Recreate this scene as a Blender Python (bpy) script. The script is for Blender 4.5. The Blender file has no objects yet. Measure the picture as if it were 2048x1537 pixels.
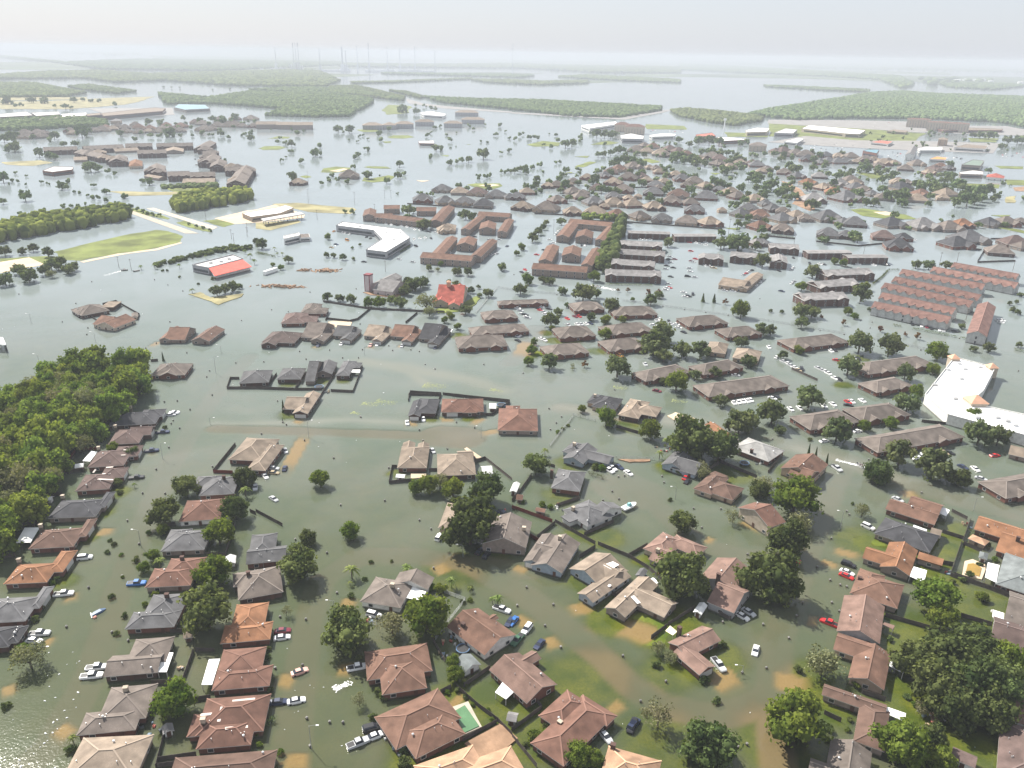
import bpy, math, random
import numpy as np
from mathutils import Vector, Matrix
random.seed(7); RNG = np.random.default_rng(7)
SC = bpy.context.scene
COL = SC.collection
R = math.radians
# ---------------------------------------------------------------- camera, sky, sun, exposure
PW, PH, F = 2048.0, 1537.0, 1593.0          # photograph size and focal length in its pixels (28 mm)
PITCH, ROLL, CAMH = R(22.55), R(0.95), 155.0
F0 = Vector((0, math.cos(PITCH), -math.sin(PITCH))); U0 = Vector((0, math.sin(PITCH), math.cos(PITCH))); R0 = Vector((1, 0, 0))
RV = R0*math.cos(ROLL)+U0*math.sin(ROLL); UV = U0*math.cos(ROLL)-R0*math.sin(ROLL)
CAM = Vector((0, 0, CAMH))
cam = bpy.data.objects.new('camera', bpy.data.cameras.new('camera')); COL.objects.link(cam)
cam.data.sensor_width = 36; cam.data.lens = F/PW*36; cam.data.clip_start = 1; cam.data.clip_end = 200000
m = Matrix((RV, UV, -F0)).transposed().to_4x4(); m.translation = CAM; cam.matrix_world = m
SC.camera = cam
SUN_AZ, SUN_EL = R(-43), R(46)
sunv = Vector((math.sin(SUN_AZ)*math.cos(SUN_EL), math.cos(SUN_AZ)*math.cos(SUN_EL), math.sin(SUN_EL)))
W = bpy.data.worlds.new('World'); SC.world = W; W.use_nodes = True
wn = W.node_tree; wn.nodes.clear()
sky = wn.nodes.new('ShaderNodeTexSky'); sky.sky_type = 'NISHITA'; sky.sun_disc = False
sky.sun_elevation = SUN_EL; sky.sun_rotation = SUN_AZ; sky.air_density = 1.0; sky.dust_density = 1.2; sky.ozone_density = 2.0; sky.altitude = 0
bg = wn.nodes.new('ShaderNodeBackground'); bg.inputs[1].default_value = 0.076
wo = wn.nodes.new('ShaderNodeOutputWorld')
veil = wn.nodes.new('ShaderNodeMix'); veil.data_type = 'RGBA'; veil.inputs[0].default_value = 0.8; veil.inputs[7].default_value = (4.75, 5.0, 5.5, 1)   # thin white cloud veil
wn.links.new(sky.outputs[0], veil.inputs[6]); wn.links.new(veil.outputs[2], bg.inputs[0]); wn.links.new(bg.outputs[0], wo.inputs[0])
sl = bpy.data.lights.new('sun', 'SUN'); sl.energy = 5.0; sl.angle = R(0.6); sl.color = (1, 0.95, 0.87)
sun = bpy.data.objects.new('sun', sl); COL.objects.link(sun); sun.rotation_euler = sunv.to_track_quat('Z', 'Y').to_euler()
SC.view_settings.view_transform = 'Standard'; SC.view_settings.look = 'None'
SC.view_settings.exposure = 1.06; SC.view_settings.gamma = 1
SC.cycles.volume_bounces = 1; SC.cycles.max_bounces = 8; SC.cycles.transparent_max_bounces = 6
SC.cycles.use_denoising = True
HAZE = 1.55e-4

# ---------------------------------------------------------------- pixel <-> world
ZONES = {'P': (0, 0, 1.0)}
for i, x in enumerate((0, 512, 1024, 1536)):
    ZONES['Z%d' % (i+1)] = (x, 1137, 3.842); ZONES['M%d' % (i+1)] = (x, 790, 3.842); ZONES['N%d' % (i+1)] = (x, 440, 3.842)
    ZONES['T%d' % (i+1)] = (x, 170 if i < 2 else 220, 4.0)
ZONES['U1'] = (0, 60, 3.0118); ZONES['U2'] = (680, 60, 3.0118); ZONES['U3'] = (1360, 60, 2.9767)
def zp(z, x, y):
    a, b, s = ZONES[z]; return a+x/s, b+y/s
def at(px, py, z=0.0):
    d = F0*F + RV*(px-PW/2) - UV*(py-PH/2)
    if d.z > -2.0: d.z = -2.0
    t = (z-CAMH)/d.z
    p = CAM + d*t
    return Vector((p.x, p.y, z))
def zat(zn, x, y, z=0.0): return at(*zp(zn, x, y), z)
def proj(p):
    d = Vector(p)-CAM; c = d.dot(F0)
    return PW/2+F*d.dot(RV)/c, PH/2-F*d.dot(UV)/c
def ppm(p):                                   # photograph pixels per metre across the view at a point
    return F/((Vector(p)-CAM).dot(F0))

# ---------------------------------------------------------------- objects
def link(name, me, parent=None, loc=None, rz=0.0):
    o = bpy.data.objects.new(name, me); COL.objects.link(o)
    if parent is not None: o.parent = parent
    if loc is not None: o.location = loc
    if rz: o.rotation_euler = (0, 0, rz)
    return o
THINGS = []
def tag(o, label, cat, group=None, px=None, auto=False, base=None):
    o['category'] = cat
    if group: o['group'] = group
    THINGS.append([o, label, px if px else proj(o.matrix_world.translation if False else o.location), auto])
    return o
def empty(name, loc, rz=0.0):
    o = bpy.data.objects.new(name, None); COL.objects.link(o); o.location = loc; o.rotation_euler = (0, 0, rz); o.empty_display_size = 0.3
    return o
LM = []                                       # landmarks (px, py, short name) used to say where a thing is
def landmark(px, py, s): LM.append((px, py, s))
class MB:
    def __init__(s): s.v = []; s.f = []; s.mi = []
    def add(s, vs, fs, mi=0):
        b = len(s.v); s.v += [tuple(v) for v in vs]; s.f += [tuple(i+b for i in f) for f in fs]; s.mi += [mi]*len(fs)
    def box(s, x0, x1, y0, y1, z0, z1, mi=0):
        s.add([(x0,y0,z0),(x1,y0,z0),(x1,y1,z0),(x0,y1,z0),(x0,y0,z1),(x1,y0,z1),(x1,y1,z1),(x0,y1,z1)],
              [(0,3,2,1),(4,5,6,7),(0,1,5,4),(1,2,6,5),(2,3,7,6),(3,0,4,7)], mi)
    def bar(s, a, b, w, h=None, mi=0, up=(0,0,1)):
        a = Vector(a); b = Vector(b); h = h or w; d = (b-a).normalized(); u = Vector(up)
        if abs(d.dot(u)) > .98: u = Vector((1,0,0))
        x = d.cross(u).normalized()*w/2; y = x.cross(d).normalized()*h/2
        s.add([a-x-y,a+x-y,a+x+y,a-x+y,b-x-y,b+x-y,b+x+y,b-x+y],[(0,1,2,3),(7,6,5,4),(0,4,5,1),(1,5,6,2),(2,6,7,3),(3,7,4,0)], mi)
    def tube(s, pts, rad, n=6, mi=0, cap=True):
        rings = []; b = len(s.v)
        for i, p in enumerate(pts):
            p = Vector(p); q = Vector(pts[min(i+1, len(pts)-1)])-Vector(pts[max(i-1, 0)]); q.normalize()
            u = Vector((0,0,1)) if abs(q.z) < .9 else Vector((1,0,0))
            x = q.cross(u).normalized(); y = q.cross(x)
            r = rad[i] if hasattr(rad, '__len__') else rad
            for k in range(n):
                a = 2*math.pi*k/n; s.v.append(tuple(p+x*math.cos(a)*r+y*math.sin(a)*r))
        for i in range(len(pts)-1):
            for k in range(n):
                s.f.append((b+i*n+k, b+i*n+(k+1)%n, b+(i+1)*n+(k+1)%n, b+(i+1)*n+k)); s.mi.append(mi)
        if cap:
            s.f.append(tuple(b+k for k in range(n))[::-1]); s.f.append(tuple(b+(len(pts)-1)*n+k for k in range(n))); s.mi += [mi, mi]
    def prism(s, poly, z0, z1, mi=0):
        n = len(poly)
        a = sum(poly[i][0]*poly[(i+1)%n][1]-poly[(i+1)%n][0]*poly[i][1] for i in range(n))
        if a < 0: poly = poly[::-1]
        s.add([(p[0],p[1],z0) for p in poly]+[(p[0],p[1],z1) for p in poly],
              [tuple(range(n))[::-1], tuple(range(n, 2*n))]+[(i,(i+1)%n,n+(i+1)%n,n+i) for i in range(n)], mi)
    def mesh(s, name, mats, smooth=False):
        me = bpy.data.meshes.new(name); me.from_pydata(s.v, [], s.f)
        for mt in (mats if isinstance(mats, (list, tuple)) else [mats]): me.materials.append(mt)
        if any(s.mi): me.polygons.foreach_set('material_index', s.mi)
        if smooth: me.polygons.foreach_set('use_smooth', [True]*len(s.f))
        me.update(); return me
    def build(s, name, mats, parent=None, loc=None, rz=0.0, smooth=False):
        return link(name, s.mesh(name, mats, smooth), parent, loc, rz)
def npmesh(name, v, f, mt, attrs=None, smooth=False):
    """v (n,3), f (m,k) arrays"""
    me = bpy.data.meshes.new(name); v = np.asarray(v, np.float32); f = np.asarray(f, np.int32); k = f.shape[1]
    me.vertices.add(len(v)); me.vertices.foreach_set('co', v.ravel())
    me.loops.add(f.size); me.loops.foreach_set('vertex_index', f.ravel())
    me.polygons.add(len(f)); me.polygons.foreach_set('loop_start', np.arange(0, f.size, k, dtype=np.int32))
    me.polygons.foreach_set('loop_total', np.full(len(f), k, np.int32))
    if smooth: me.polygons.foreach_set('use_smooth', np.ones(len(f), bool))
    for nm, dom, arr in (attrs or []):
        a = me.attributes.new(nm, 'FLOAT', dom); a.data.foreach_set('value', np.asarray(arr, np.float32))
    me.materials.append(mt); me.update(calc_edges=True); return me

# ---------------------------------------------------------------- materials
def nt(name):
    mt = bpy.data.materials.new(name); mt.use_nodes = True; t = mt.node_tree; t.nodes.clear()
    out = t.nodes.new('ShaderNodeOutputMaterial'); return mt, t, out
def N(t, kind, **kw):
    n = t.nodes.new(kind)
    for k, v in kw.items():
        if k.startswith('i'):
            n.inputs[int(k[1:])].default_value = v
        else: setattr(n, k, v)
    return n
def L(t, a, b): t.links.new(a, b)
def mixc(t, fac, a, b, blend='MIX'):
    n = t.nodes.new('ShaderNodeMix'); n.data_type = 'RGBA'; n.blend_type = blend
    for s, v in ((n.inputs[0], fac), (n.inputs[6], a), (n.inputs[7], b)):
        if isinstance(v, (int, float)): s.default_value = v
        elif isinstance(v, tuple): s.default_value = v if len(v) == 4 else (*v, 1)
        else: L(t, v, s)
    return n.outputs[2]
def ramp(t, src, lo, hi, a=0.0, b=1.0):
    n = N(t, 'ShaderNodeMapRange', i1=lo, i2=hi, i3=a, i4=b); L(t, src, n.inputs[0]); return n.outputs[0]
MATS = {}
def mat(name, col, rough=0.85, var=0.18, scale=0.35, fine=3.0, rand=0.08, spec=0.25, metal=0.0, dark=None, stripe=None, stain=0):
    if name in MATS: return MATS[name]
    mt, t, out = nt(name); MATS[name] = mt
    p = N(t, 'ShaderNodeBsdfPrincipled'); p.inputs['Roughness'].default_value = rough; p.inputs['Metallic'].default_value = metal
    p.inputs['Specular IOR Level'].default_value = spec
    tc = N(t, 'ShaderNodeTexCoord'); oi = N(t, 'ShaderNodeObjectInfo')
    n1 = N(t, 'ShaderNodeTexNoise'); n1.inputs['Scale'].default_value = scale; n1.inputs['Detail'].default_value = 4
    n2 = N(t, 'ShaderNodeTexNoise'); n2.inputs['Scale'].default_value = fine; n2.inputs['Detail'].default_value = 3
    ad = N(t, 'ShaderNodeVectorMath', operation='ADD'); L(t, tc.outputs['Object'], ad.inputs[0]); L(t, oi.outputs['Location'], ad.inputs[1])
    L(t, ad.outputs[0], n1.inputs['Vector']); L(t, ad.outputs[0], n2.inputs['Vector'])
    dk = dark or tuple(c*(1-var*1.9) for c in col); lt = tuple(min(1, c*(1+var)) for c in col)
    c = mixc(t, ramp(t, n1.outputs[0], .32, .68), dk, lt)
    c = mixc(t, ramp(t, n2.outputs[0], .3, .7, 0, .55), c, tuple(x*(1-var*1.4) for x in col))
    if stripe:
        w = N(t, 'ShaderNodeTexWave', bands_direction=stripe[0]); w.inputs['Scale'].default_value = stripe[1]; w.inputs['Distortion'].default_value = 0.6
        L(t, tc.outputs['Object'], w.inputs['Vector'])
        c = mixc(t, ramp(t, w.outputs[0], .15, .5, stripe[2], 0), c, (0, 0, 0))
    if stain:                                            # silt line left by the flood at the foot of the walls
        sx = N(t, 'ShaderNodeSeparateXYZ'); L(t, tc.outputs['Object'], sx.inputs[0]); mm = N(t, 'ShaderNodeMath', operation='MULTIPLY_ADD'); L(t, n2.outputs[0], mm.inputs[0]); mm.inputs[1].default_value = -.5; L(t, sx.outputs[2], mm.inputs[2])
        c = mixc(t, ramp(t, mm.outputs[0], .0, .25, stain, 0), c, (.06,.05,.035))
    if rand:
        hv = N(t, 'ShaderNodeHueSaturation'); L(t, c, hv.inputs['Color']); L(t, ramp(t, oi.outputs['Random'], 0, 1, 1-rand*2, 1+rand*2), hv.inputs['Value'])
        c = hv.outputs[0]
    L(t, c, p.inputs['Base Color']); L(t, p.outputs[0], out.inputs[0]); return mt
ROOFC = dict(dg=(.062,.062,.067), g=(.118,.117,.12), tg=(.155,.130,.113), tn=(.25,.20,.155), br=(.125,.078,.06), dkb=(.10,.076,.068),
             rd=(.155,.084,.062), org=(.245,.122,.066), pk=(.195,.125,.10), lg=(.28,.275,.265), rb=(.16,.092,.066), pe=(.40,.25,.16),
             gg=(.15,.165,.165), pr=(.128,.09,.08), sal=(.20,.116,.096), scar=(.36,.095,.07), gy2=(.23,.22,.215), wh=(.72,.72,.70))
ROOFN = dict(dg='dark grey', g='grey', tg='taupe', tn='tan', br='brown', dkb='dark brown', rd='red brown', org='orange', pk='pinkish', lg='light grey',
             rb='rust brown', pe='peach', gg='grey green', pr='plum brown', sal='salmon red', scar='bright red', gy2='pale grey', wh='white')
def roofm(k): return mat('roof_'+k, ROOFC[k], .92, .22, .3, 3.0, .08)
def capm(k): return mat('cap_'+k, tuple(min(.7, c*1.24+.01) for c in ROOFC[k]), .92, .06)
WALLC = dict(brick=(.17,.075,.055), dbrick=(.10,.06,.05), tan=(.36,.27,.2), grey=(.33,.33,.34), white=(.68,.67,.64), gtan=(.26,.21,.18), red=(.27,.08,.05), beige=(.45,.38,.3), blue=(.28,.33,.38), town=(.44,.44,.425))
def wallm(k): return mat('wall_'+k, WALLC[k], .88, .12, .8, 6.0, .04, stripe=('Z', 3.0, .12) if k in ('brick','dbrick','red','gtan') else None, stain=.8)
WHITE = mat('white_paint', (.74,.74,.72), .5, .04, rand=0); TRIM = mat('trim_paint', (.5,.48,.45), .6, .06, rand=.03)
GLASS = mat('window_glass', (.03,.035,.045), .08, .1, rand=.1, spec=.6)
PVC = mat('vent_metal', (.55,.55,.55), .4, .1, metal=.4); DARKM = mat('dark_metal', (.03,.03,.032), .5, .1)
BARK = mat('bark', (.09,.07,.055), .95, .2, 2.0)
WOODF = mat('fence_wood', (.105,.088,.078), .95, .22, .6, 5.0, .1, stripe=('X', 1.2, .35))
REDF = mat('fence_red', (.16,.04,.03), .95, .2, .6, 5.0, .05)
CONC = mat('concrete', (.42,.37,.3), .9, .12, .3, 2.0)
# ================================================================ the setting
def polyline(zn, *xy): return [zat(zn, xy[i], xy[i+1]) for i in range(0, len(xy), 2)]
STREETS = [  # (half width m, points)
 (4.8, polyline('P', 20,1560, 110,1480, 190,1330, 235,1180, 285,1050, 340,930, 400,830, 450,760, 500,712)),
 (4.8, polyline('P', 575,1560, 595,1400, 610,1270, 640,1160, 720,1110, 830,1108, 930,1125, 1040,1180, 1130,1250, 1200,1310, 1260,1370, 1330,1412, 1420,1430, 1500,1415, 1545,1390)),
 (4.8, polyline('P', 1560,1560, 1545,1400, 1555,1280, 1590,1170, 1630,1060, 1665,980, 1690,920)),
 (4.5, polyline('P', 430,857, 600,862, 760,868, 880,872)),
 (11, polyline('P', 885,872, 925,874)),
 (7, polyline('P', 1130,815, 1330,842, 1500,868, 1650,900, 1800,960, 1950,1005, 2080,1030)),
 (12, polyline('P', 1245,972, 1275,985)),
 (4.8, polyline('P', 1285,985, 1335,1030, 1400,1085, 1490,1110, 1600,1120)),
 (4.8, polyline('P', 930,1125, 1060,1140)),
 (6, polyline('P', 1020,725, 1060,690, 1075,650)),
]
DRIVES = [(2.6, polyline('Z2', 300,870, 140,850)), (2.6, polyline('Z2', 420,1470, 160,1500)), (2.6, polyline('Z2', 620,770, 760,770)),
 (2.8, polyline('Z3', 1540,820, 1690,960)), (2.8, polyline('Z3', 1600,780, 1740,930)), (2.6, polyline('Z3', 240,590, 380,540)), (2.6, polyline('Z3', 30,440, 130,360)),
 (2.6, polyline('Z3', 600,290, 420,330)), (4, polyline('Z3', 960,410, 1010,480, 880,560)), (3.5, polyline('Z4', 40,850, 330,920)), (2.2, polyline('M4', 500,1190, 720,1250)), (2.2, polyline('M4', 400,1270, 560,1330)),
 (3.2, polyline('M2', 380,310, 200,630)), (2.6, polyline('M2', 300,190, 370,215)), (2.6, polyline('M2', 1200,190, 1190,250)), (3, polyline('M2', 1470,170, 1470,215)), (2, polyline('M2', 1760,170, 1640,240)), (2.5, polyline('M2', 1870,270, 1720,300)),
 (2.4, polyline('M3', 90,1310, 30,1370)), (2.4, polyline('M3', 1480,1100, 1560,1130)), (2.4, polyline('M1', 750,1050, 900,1040)), (2.4, polyline('Z1', 480,230, 620,200)), (2.4, polyline('Z1', 330,560, 420,560)), (2.4, polyline('Z1', 560,1200, 400,1320)), (2.4, polyline('Z1', 0,960, 150,900)),
 (2.4, polyline('M2', 1370,1360, 1480,1310)), (2.4, polyline('N1', 1230,930, 1150,980)), (2, polyline('M1', 1130,440, 1230,440)), (3, polyline('Z2', 1500,1010, 1560,1050)), (5, polyline('N3', 120,930, 60,1060)), (2.4, polyline('N2', 900,960, 860,990)), (2.4, polyline('N2', 1120,960, 1100,985)), (2.4, polyline('N2', 480,960, 450,990)), (4, polyline('P', 1860,1300, 1900,1330)),
 (2.5, polyline('Z2', 830,1260, 940,1240)), (2.4, polyline('Z2', 640,260, 800,270)), (2.2,polyline('M3', 620,540, 700,560)), (2.5, polyline('Z3', 760,1040, 850,1110)), (3, polyline('Z4', 300,390, 400,420)), (3,polyline('M4',1000,760,1180,760)), (2, polyline('M3', 1760,960, 1940,1060))]
SHALLOW = []   # (x, y, radius, depth): lawns that stand close under or above the water
def sh(zn, x, y, r, d): p = zat(zn, x, y); SHALLOW.append((p.x, p.y, r, d))
for a in ((1310,1480,12,.10),(1380,1320,10,.05),(1650,1250,16,.12),(1560,1110,12,.1),(1700,1260,14,.12),(1780,1150,18,.16)): sh('Z2', *a)
for a in ((320,920,14,.12),(640,830,14,.16),(740,400,9,.02),(1110,440,9,-.03),(1050,520,8,-.03),(1240,420,9,.03),(1350,430,8,.05),(560,110,8,.12),(130,1250,14,.12),(60,1080,8,.1),(660,240,8,.12),(1330,760,7,.05),(1180,1350,14,.2),(1200,800,10,.18),(1600,690,9,.12)): sh('Z3', *a)
for a in ((1020,560,13,.06),(950,900,12,.04),(1400,1290,16,.06),(1600,1250,14,.08),(350,850,10,.1),(100,1330,14,.1),(1650,300,16,.1),(1080,380,10,.12),(480,1100,8,.05),(250,1450,14,.12),(1150,1120,8,.02)): sh('Z4', *a)
for a in ((820,1160,10,.02),(1260,1330,10,.02),(1380,1150,12,.05),(700,1130,12,.14),(200,600,10,.1),(1420,1050,10,.1),(1300,1400,10,.06)): sh('M4', *a)
for a in ((880,230,10,.08),(440,520,9,.1),(1190,560,7,.02),(700,1100,9,.12),(350,780,9,.14),(1700,600,12,.1),(1020,1280,6,.03),(500,1080,6,.12)): sh('M3', *a)
for a in ((1640,180,5,.03),(1340,180,6,.08),(260,160,7,.1),(1080,610,5,.05),(1500,1360,12,.2),(1840,1150,12,.15)): sh('M2', *a)
for a in ((1600,690,8,.02),(1650,630,9,-.05),(1560,890,8,.02),(500,1240,6,.08),(680,1230,6,.06),(250,1260,6,.1)): sh('N2', *a)
for a in ((170,1030,8,-.02),(390,640,9,.0),(450,920,10,.02),(340,930,8,.02),(1100,1010,8,.1),(650,1010,8,.05),(260,870,6,.03)): sh('N3', *a)
for a in ((580,1270,6,.03),(250,960,7,.08),(700,1060,8,.1),(1650,240,12,.03),(100,110,8,.0),(480,150,8,.0)): sh('N4', *a)
for a in ((770,900,7,.03),(640,1100,6,.04),(900,750,6,.06),(480,1430,6,.06)): sh('M1', *a)
# ---- one fan-shaped grid of points carries both the ground and the water over it
NC = 430
ys = list(np.arange(70, 470, 1.25)); y = 470.0; st = 1.3
while y < 90000: ys.append(y); y += st; st *= 1.021
ys.append(90000.0); ys = np.array(ys)
us = np.linspace(-1, 1, NC)
GX = (us[None, :]*(0.78*ys[:, None]+70)); GY = np.repeat(ys[:, None], NC, 1)
def sdist(X, Y, pts):
    best = np.full(X.shape, 1e9)
    for a, b in zip(pts[:-1], pts[1:]):
        dx, dy = b.x-a.x, b.y-a.y; q = dx*dx+dy*dy+1e-9
        t = np.clip(((X-a.x)*dx+(Y-a.y)*dy)/q, 0, 1)
        best = np.minimum(best, np.hypot(X-a.x-t*dx, Y-a.y-t*dy))
    return best
def wob(X, Y, s, sd):
    r = np.random.default_rng(sd); o = np.zeros(X.shape)
    for k in range(7):
        a = r.uniform(0, 6.28); f = s*(0.5+k*.45)
        o += np.sin((X*math.cos(a)+Y*math.sin(a))*f+r.uniform(0, 6.28)+1.3*np.sin((Y*math.cos(a)-X*math.sin(a))*f*.7+k))/(1+.5*k)
    return o/3.2
def sstep(x): x = np.clip(x, 0, 1); return x*x*(3-2*x)
near = GY < 470
XN, YN = GX[near], GY[near]
dep = 0.72+0.22*wob(GX, GY, .035, 1)+.05*wob(GX, GY, .2, 2)
dep += 0.3*sstep((GY-330)/200)
road = np.zeros(GX.shape); drive = np.zeros(GX.shape)
wn_ = wob(XN, YN, .25, 3)
rn = np.zeros(XN.shape); dn = np.zeros(XN.shape); dd = dep[near]
for hw, pts in STREETS: rn = np.maximum(rn, 1-sstep((sdist(XN, YN, pts)-hw+1.2+.6*wn_)/2.0))
for hw, pts in DRIVES:                                  # drives: firm along the sides, silted over at both ends
    a_, e_ = pts[0], pts[-1]; dx, dy = e_.x-a_.x, e_.y-a_.y; t_ = ((XN-a_.x)*dx+(YN-a_.y)*dy)/(dx*dx+dy*dy+1e-9)+.05*wob(XN, YN, .6, 4)
    dn = np.maximum(dn, (1-sstep((sdist(XN, YN, pts)-hw+.5+.12*wn_)/1.1))*sstep((t_+.12)/.3)*(1-sstep((t_-.62)/.5)))
dd = dd*(1-rn)+rn*(0.70+.12*wob(XN, YN, .06, 5)); 
for (sx, sy, r, d) in SHALLOW:
    w_ = 1-sstep((np.hypot(XN-sx, YN-sy)+1.6*wob(XN, YN, .5, 9)-r*.55)/(r*.6)); dd = dd*(1-w_)+w_*np.minimum(dd, d+.03*wn_)

r2 = np.zeros(XN.shape)
for hw, pts in STREETS[3:5]: r2 = np.maximum(r2, 1-sstep((sdist(XN, YN, pts)-hw+1.2+.8*wn_)/2.2))
dd = dd*(1-r2)+r2*(.36+.05*wn_); silt = np.zeros(GX.shape); sn_ = np.zeros(XN.shape)
for hw, pts in ((6, polyline('N2', 830,1090, 1100,1130, 1400,1190, 1650,1230, 1900,1320)), (3, polyline('N2', 1000,1110, 1200,1180, 1300,1260)), (4, polyline('P', 430,850, 700,840, 900,850)), (5, polyline('P', 1120,815, 1300,835, 1400,850)), (5, polyline('P', 1600,900, 1700,925, 1800,960)), (4, polyline('N1', 300,1420, 700,1480))): sn_ = np.maximum(sn_, np.exp(-((sdist(XN, YN, pts)+2.2*wob(XN, YN, .09, 8))/hw)**2))
silt[near] = sn_*.75
dd = dd*(1-dn)+dn*.26; drive[near] = dn; road[near] = rn;  dep[near] = dd
def grid_mesh(name, Z, mt, attrs):
    nr, nc = GX.shape; v = np.stack([GX, GY, Z], -1).reshape(-1, 3)
    i = np.arange(nr*nc).reshape(nr, nc); f = np.stack([i[:-1, :-1], i[:-1, 1:], i[1:, 1:], i[1:, :-1]], -1).reshape(-1, 4)
    return npmesh(name, v, f, mt, [(a, 'POINT', b.ravel()) for a, b in attrs], smooth=True)
# ground: grass with concrete streets and driveways
mg, t, out = nt('flooded_ground'); p = N(t, 'ShaderNodeBsdfDiffuse')
tc = N(t, 'ShaderNodeTexCoord'); n1 = N(t, 'ShaderNodeTexNoise'); n1.inputs['Scale'].default_value = .12; n1.inputs['Detail'].default_value = 6; L(t, tc.outputs['Object'], n1.inputs['Vector'])
n2 = N(t, 'ShaderNodeTexNoise'); n2.inputs['Scale'].default_value = 1.6; n2.inputs['Detail'].default_value = 4; L(t, tc.outputs['Object'], n2.inputs['Vector'])
c = mixc(t, ramp(t, n1.outputs[0], .35, .65), (.07,.105,.016), (.165,.18,.03)); c = mixc(t, ramp(t, n2.outputs[0], .3, .7, 0, .5), c, (.045,.075,.013))
ar = N(t, 'ShaderNodeAttribute', attribute_name='road'); ad = N(t, 'ShaderNodeAttribute', attribute_name='drive')
c = mixc(t, ar.outputs['Fac'], c, mixc(t, n1.outputs[0], (.175,.135,.09), (.255,.20,.135)))
c = mixc(t, ad.outputs['Fac'], c, mixc(t, n2.outputs[0], (.36,.22,.085), (.52,.36,.18)))
L(t, c, p.inputs['Color']); L(t, p.outputs[0], out.inputs[0])
g = link('ground', grid_mesh('ground', -dep, mg, [('road', road), ('drive', drive)])); g['kind'] = 'structure'
# water: turbid body over the ground, rippled mirror on top
mw, t, out = nt('flood_water')
tc = N(t, 'ShaderNodeTexCoord'); d = N(t, 'ShaderNodeAttribute', attribute_name='depth')
n1 = N(t, 'ShaderNodeTexNoise'); n1.inputs['Scale'].default_value = .022; n1.inputs['Detail'].default_value = 5; n1.inputs['Distortion'].default_value = .8; L(t, tc.outputs['Object'], n1.inputs['Vector'])
n3 = N(t, 'ShaderNodeTexNoise'); n3.inputs['Scale'].default_value = .15; n3.inputs['Detail'].default_value = 5; L(t, tc.outputs['Object'], n3.inputs['Vector'])
c = mixc(t, ramp(t, n1.outputs[0], .35, .65), (.118,.146,.102), (.146,.148,.104)); c = mixc(t, ramp(t, n3.outputs[0], .35, .7, 0, .4), c, (.112,.150,.110))
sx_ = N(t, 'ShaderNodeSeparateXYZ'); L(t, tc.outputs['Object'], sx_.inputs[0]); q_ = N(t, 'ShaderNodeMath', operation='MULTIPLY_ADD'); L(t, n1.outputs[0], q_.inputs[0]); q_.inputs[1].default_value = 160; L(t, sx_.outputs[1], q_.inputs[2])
c = mixc(t, ramp(t, q_.outputs[0], 190, 420), mixc(t, 1.0, c, (.60,.60,.42), 'MULTIPLY'), c)      # body colour paler with distance: sky reflection painted into the water
c = mixc(t, ramp(t, q_.outputs[0], 300, 760), c, (.28,.325,.34))  # pale blue sky reflection of the far water, put into its diffuse colour
as_ = N(t, 'ShaderNodeAttribute', attribute_name='silt'); c = mixc(t, as_.outputs['Fac'], c, (.25,.255,.215))
df = N(t, 'ShaderNodeBsdfDiffuse'); L(t, c, df.inputs['Color'])
tr = N(t, 'ShaderNodeBsdfTransparent'); tr.inputs[0].default_value = (.95,.93,.80,1)
md = N(t, 'ShaderNodeMath', operation='MULTIPLY'); L(t, d.outputs['Fac'], md.inputs[0]); md.inputs[1].default_value = -1.45
ex = N(t, 'ShaderNodeMath', operation='EXPONENT'); L(t, md.outputs[0], ex.inputs[0])
m1 = N(t, 'ShaderNodeMixShader'); L(t, ex.outputs[0], m1.inputs[0]); L(t, df.outputs[0], m1.inputs[1]); L(t, tr.outputs[0], m1.inputs[2])
rp = N(t, 'ShaderNodeTexNoise'); rp.inputs['Scale'].default_value = 1.4; rp.inputs['Detail'].default_value = 3; L(t, tc.outputs['Object'], rp.inputs['Vector'])
rq = N(t, 'ShaderNodeTexNoise'); rq.inputs['Scale'].default_value = .11; rq.inputs['Detail'].default_value = 2; L(t, tc.outputs['Object'], rq.inputs['Vector'])
sm = N(t, 'ShaderNodeMath', operation='MULTIPLY_ADD'); L(t, rq.outputs[0], sm.inputs[0]); sm.inputs[1].default_value = 2.0; L(t, rp.outputs[0], sm.inputs[2])
bp = N(t, 'ShaderNodeBump'); bp.inputs['Strength'].default_value = .24; bp.inputs['Distance'].default_value = .12; L(t, sm.outputs[0], bp.inputs['Height'])
gl = N(t, 'ShaderNodeBsdfGlossy'); gl.inputs['Roughness'].default_value = .075; L(t, bp.outputs[0], gl.inputs['Normal'])
fr = N(t, 'ShaderNodeFresnel'); fr.inputs['IOR'].default_value = 1.38; L(t, bp.outputs[0], fr.inputs['Normal'])
m2 = N(t, 'ShaderNodeMixShader'); L(t, fr.outputs[0], m2.inputs[0]); L(t, m1.outputs[0], m2.inputs[1]); L(t, gl.outputs[0], m2.inputs[2]); L(t, m2.outputs[0], out.inputs[0])
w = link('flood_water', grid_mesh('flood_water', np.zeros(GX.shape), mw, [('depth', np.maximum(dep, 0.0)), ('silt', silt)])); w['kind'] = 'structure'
# haze: one box of pale air round everything
mh, t, out = nt('haze_air'); pv = N(t, 'ShaderNodeVolumePrincipled'); pv.inputs['Density'].default_value = HAZE; pv.inputs['Color'].default_value = (.55,.58,.635,1); pv.inputs['Anisotropy'].default_value = .05
L(t, pv.outputs[0], out.inputs['Volume'])
b = MB(); b.box(-80000, 80000, -400, 95000, -3.5, 172); h = b.build('haze', mh); h['kind'] = 'stuff'

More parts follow.
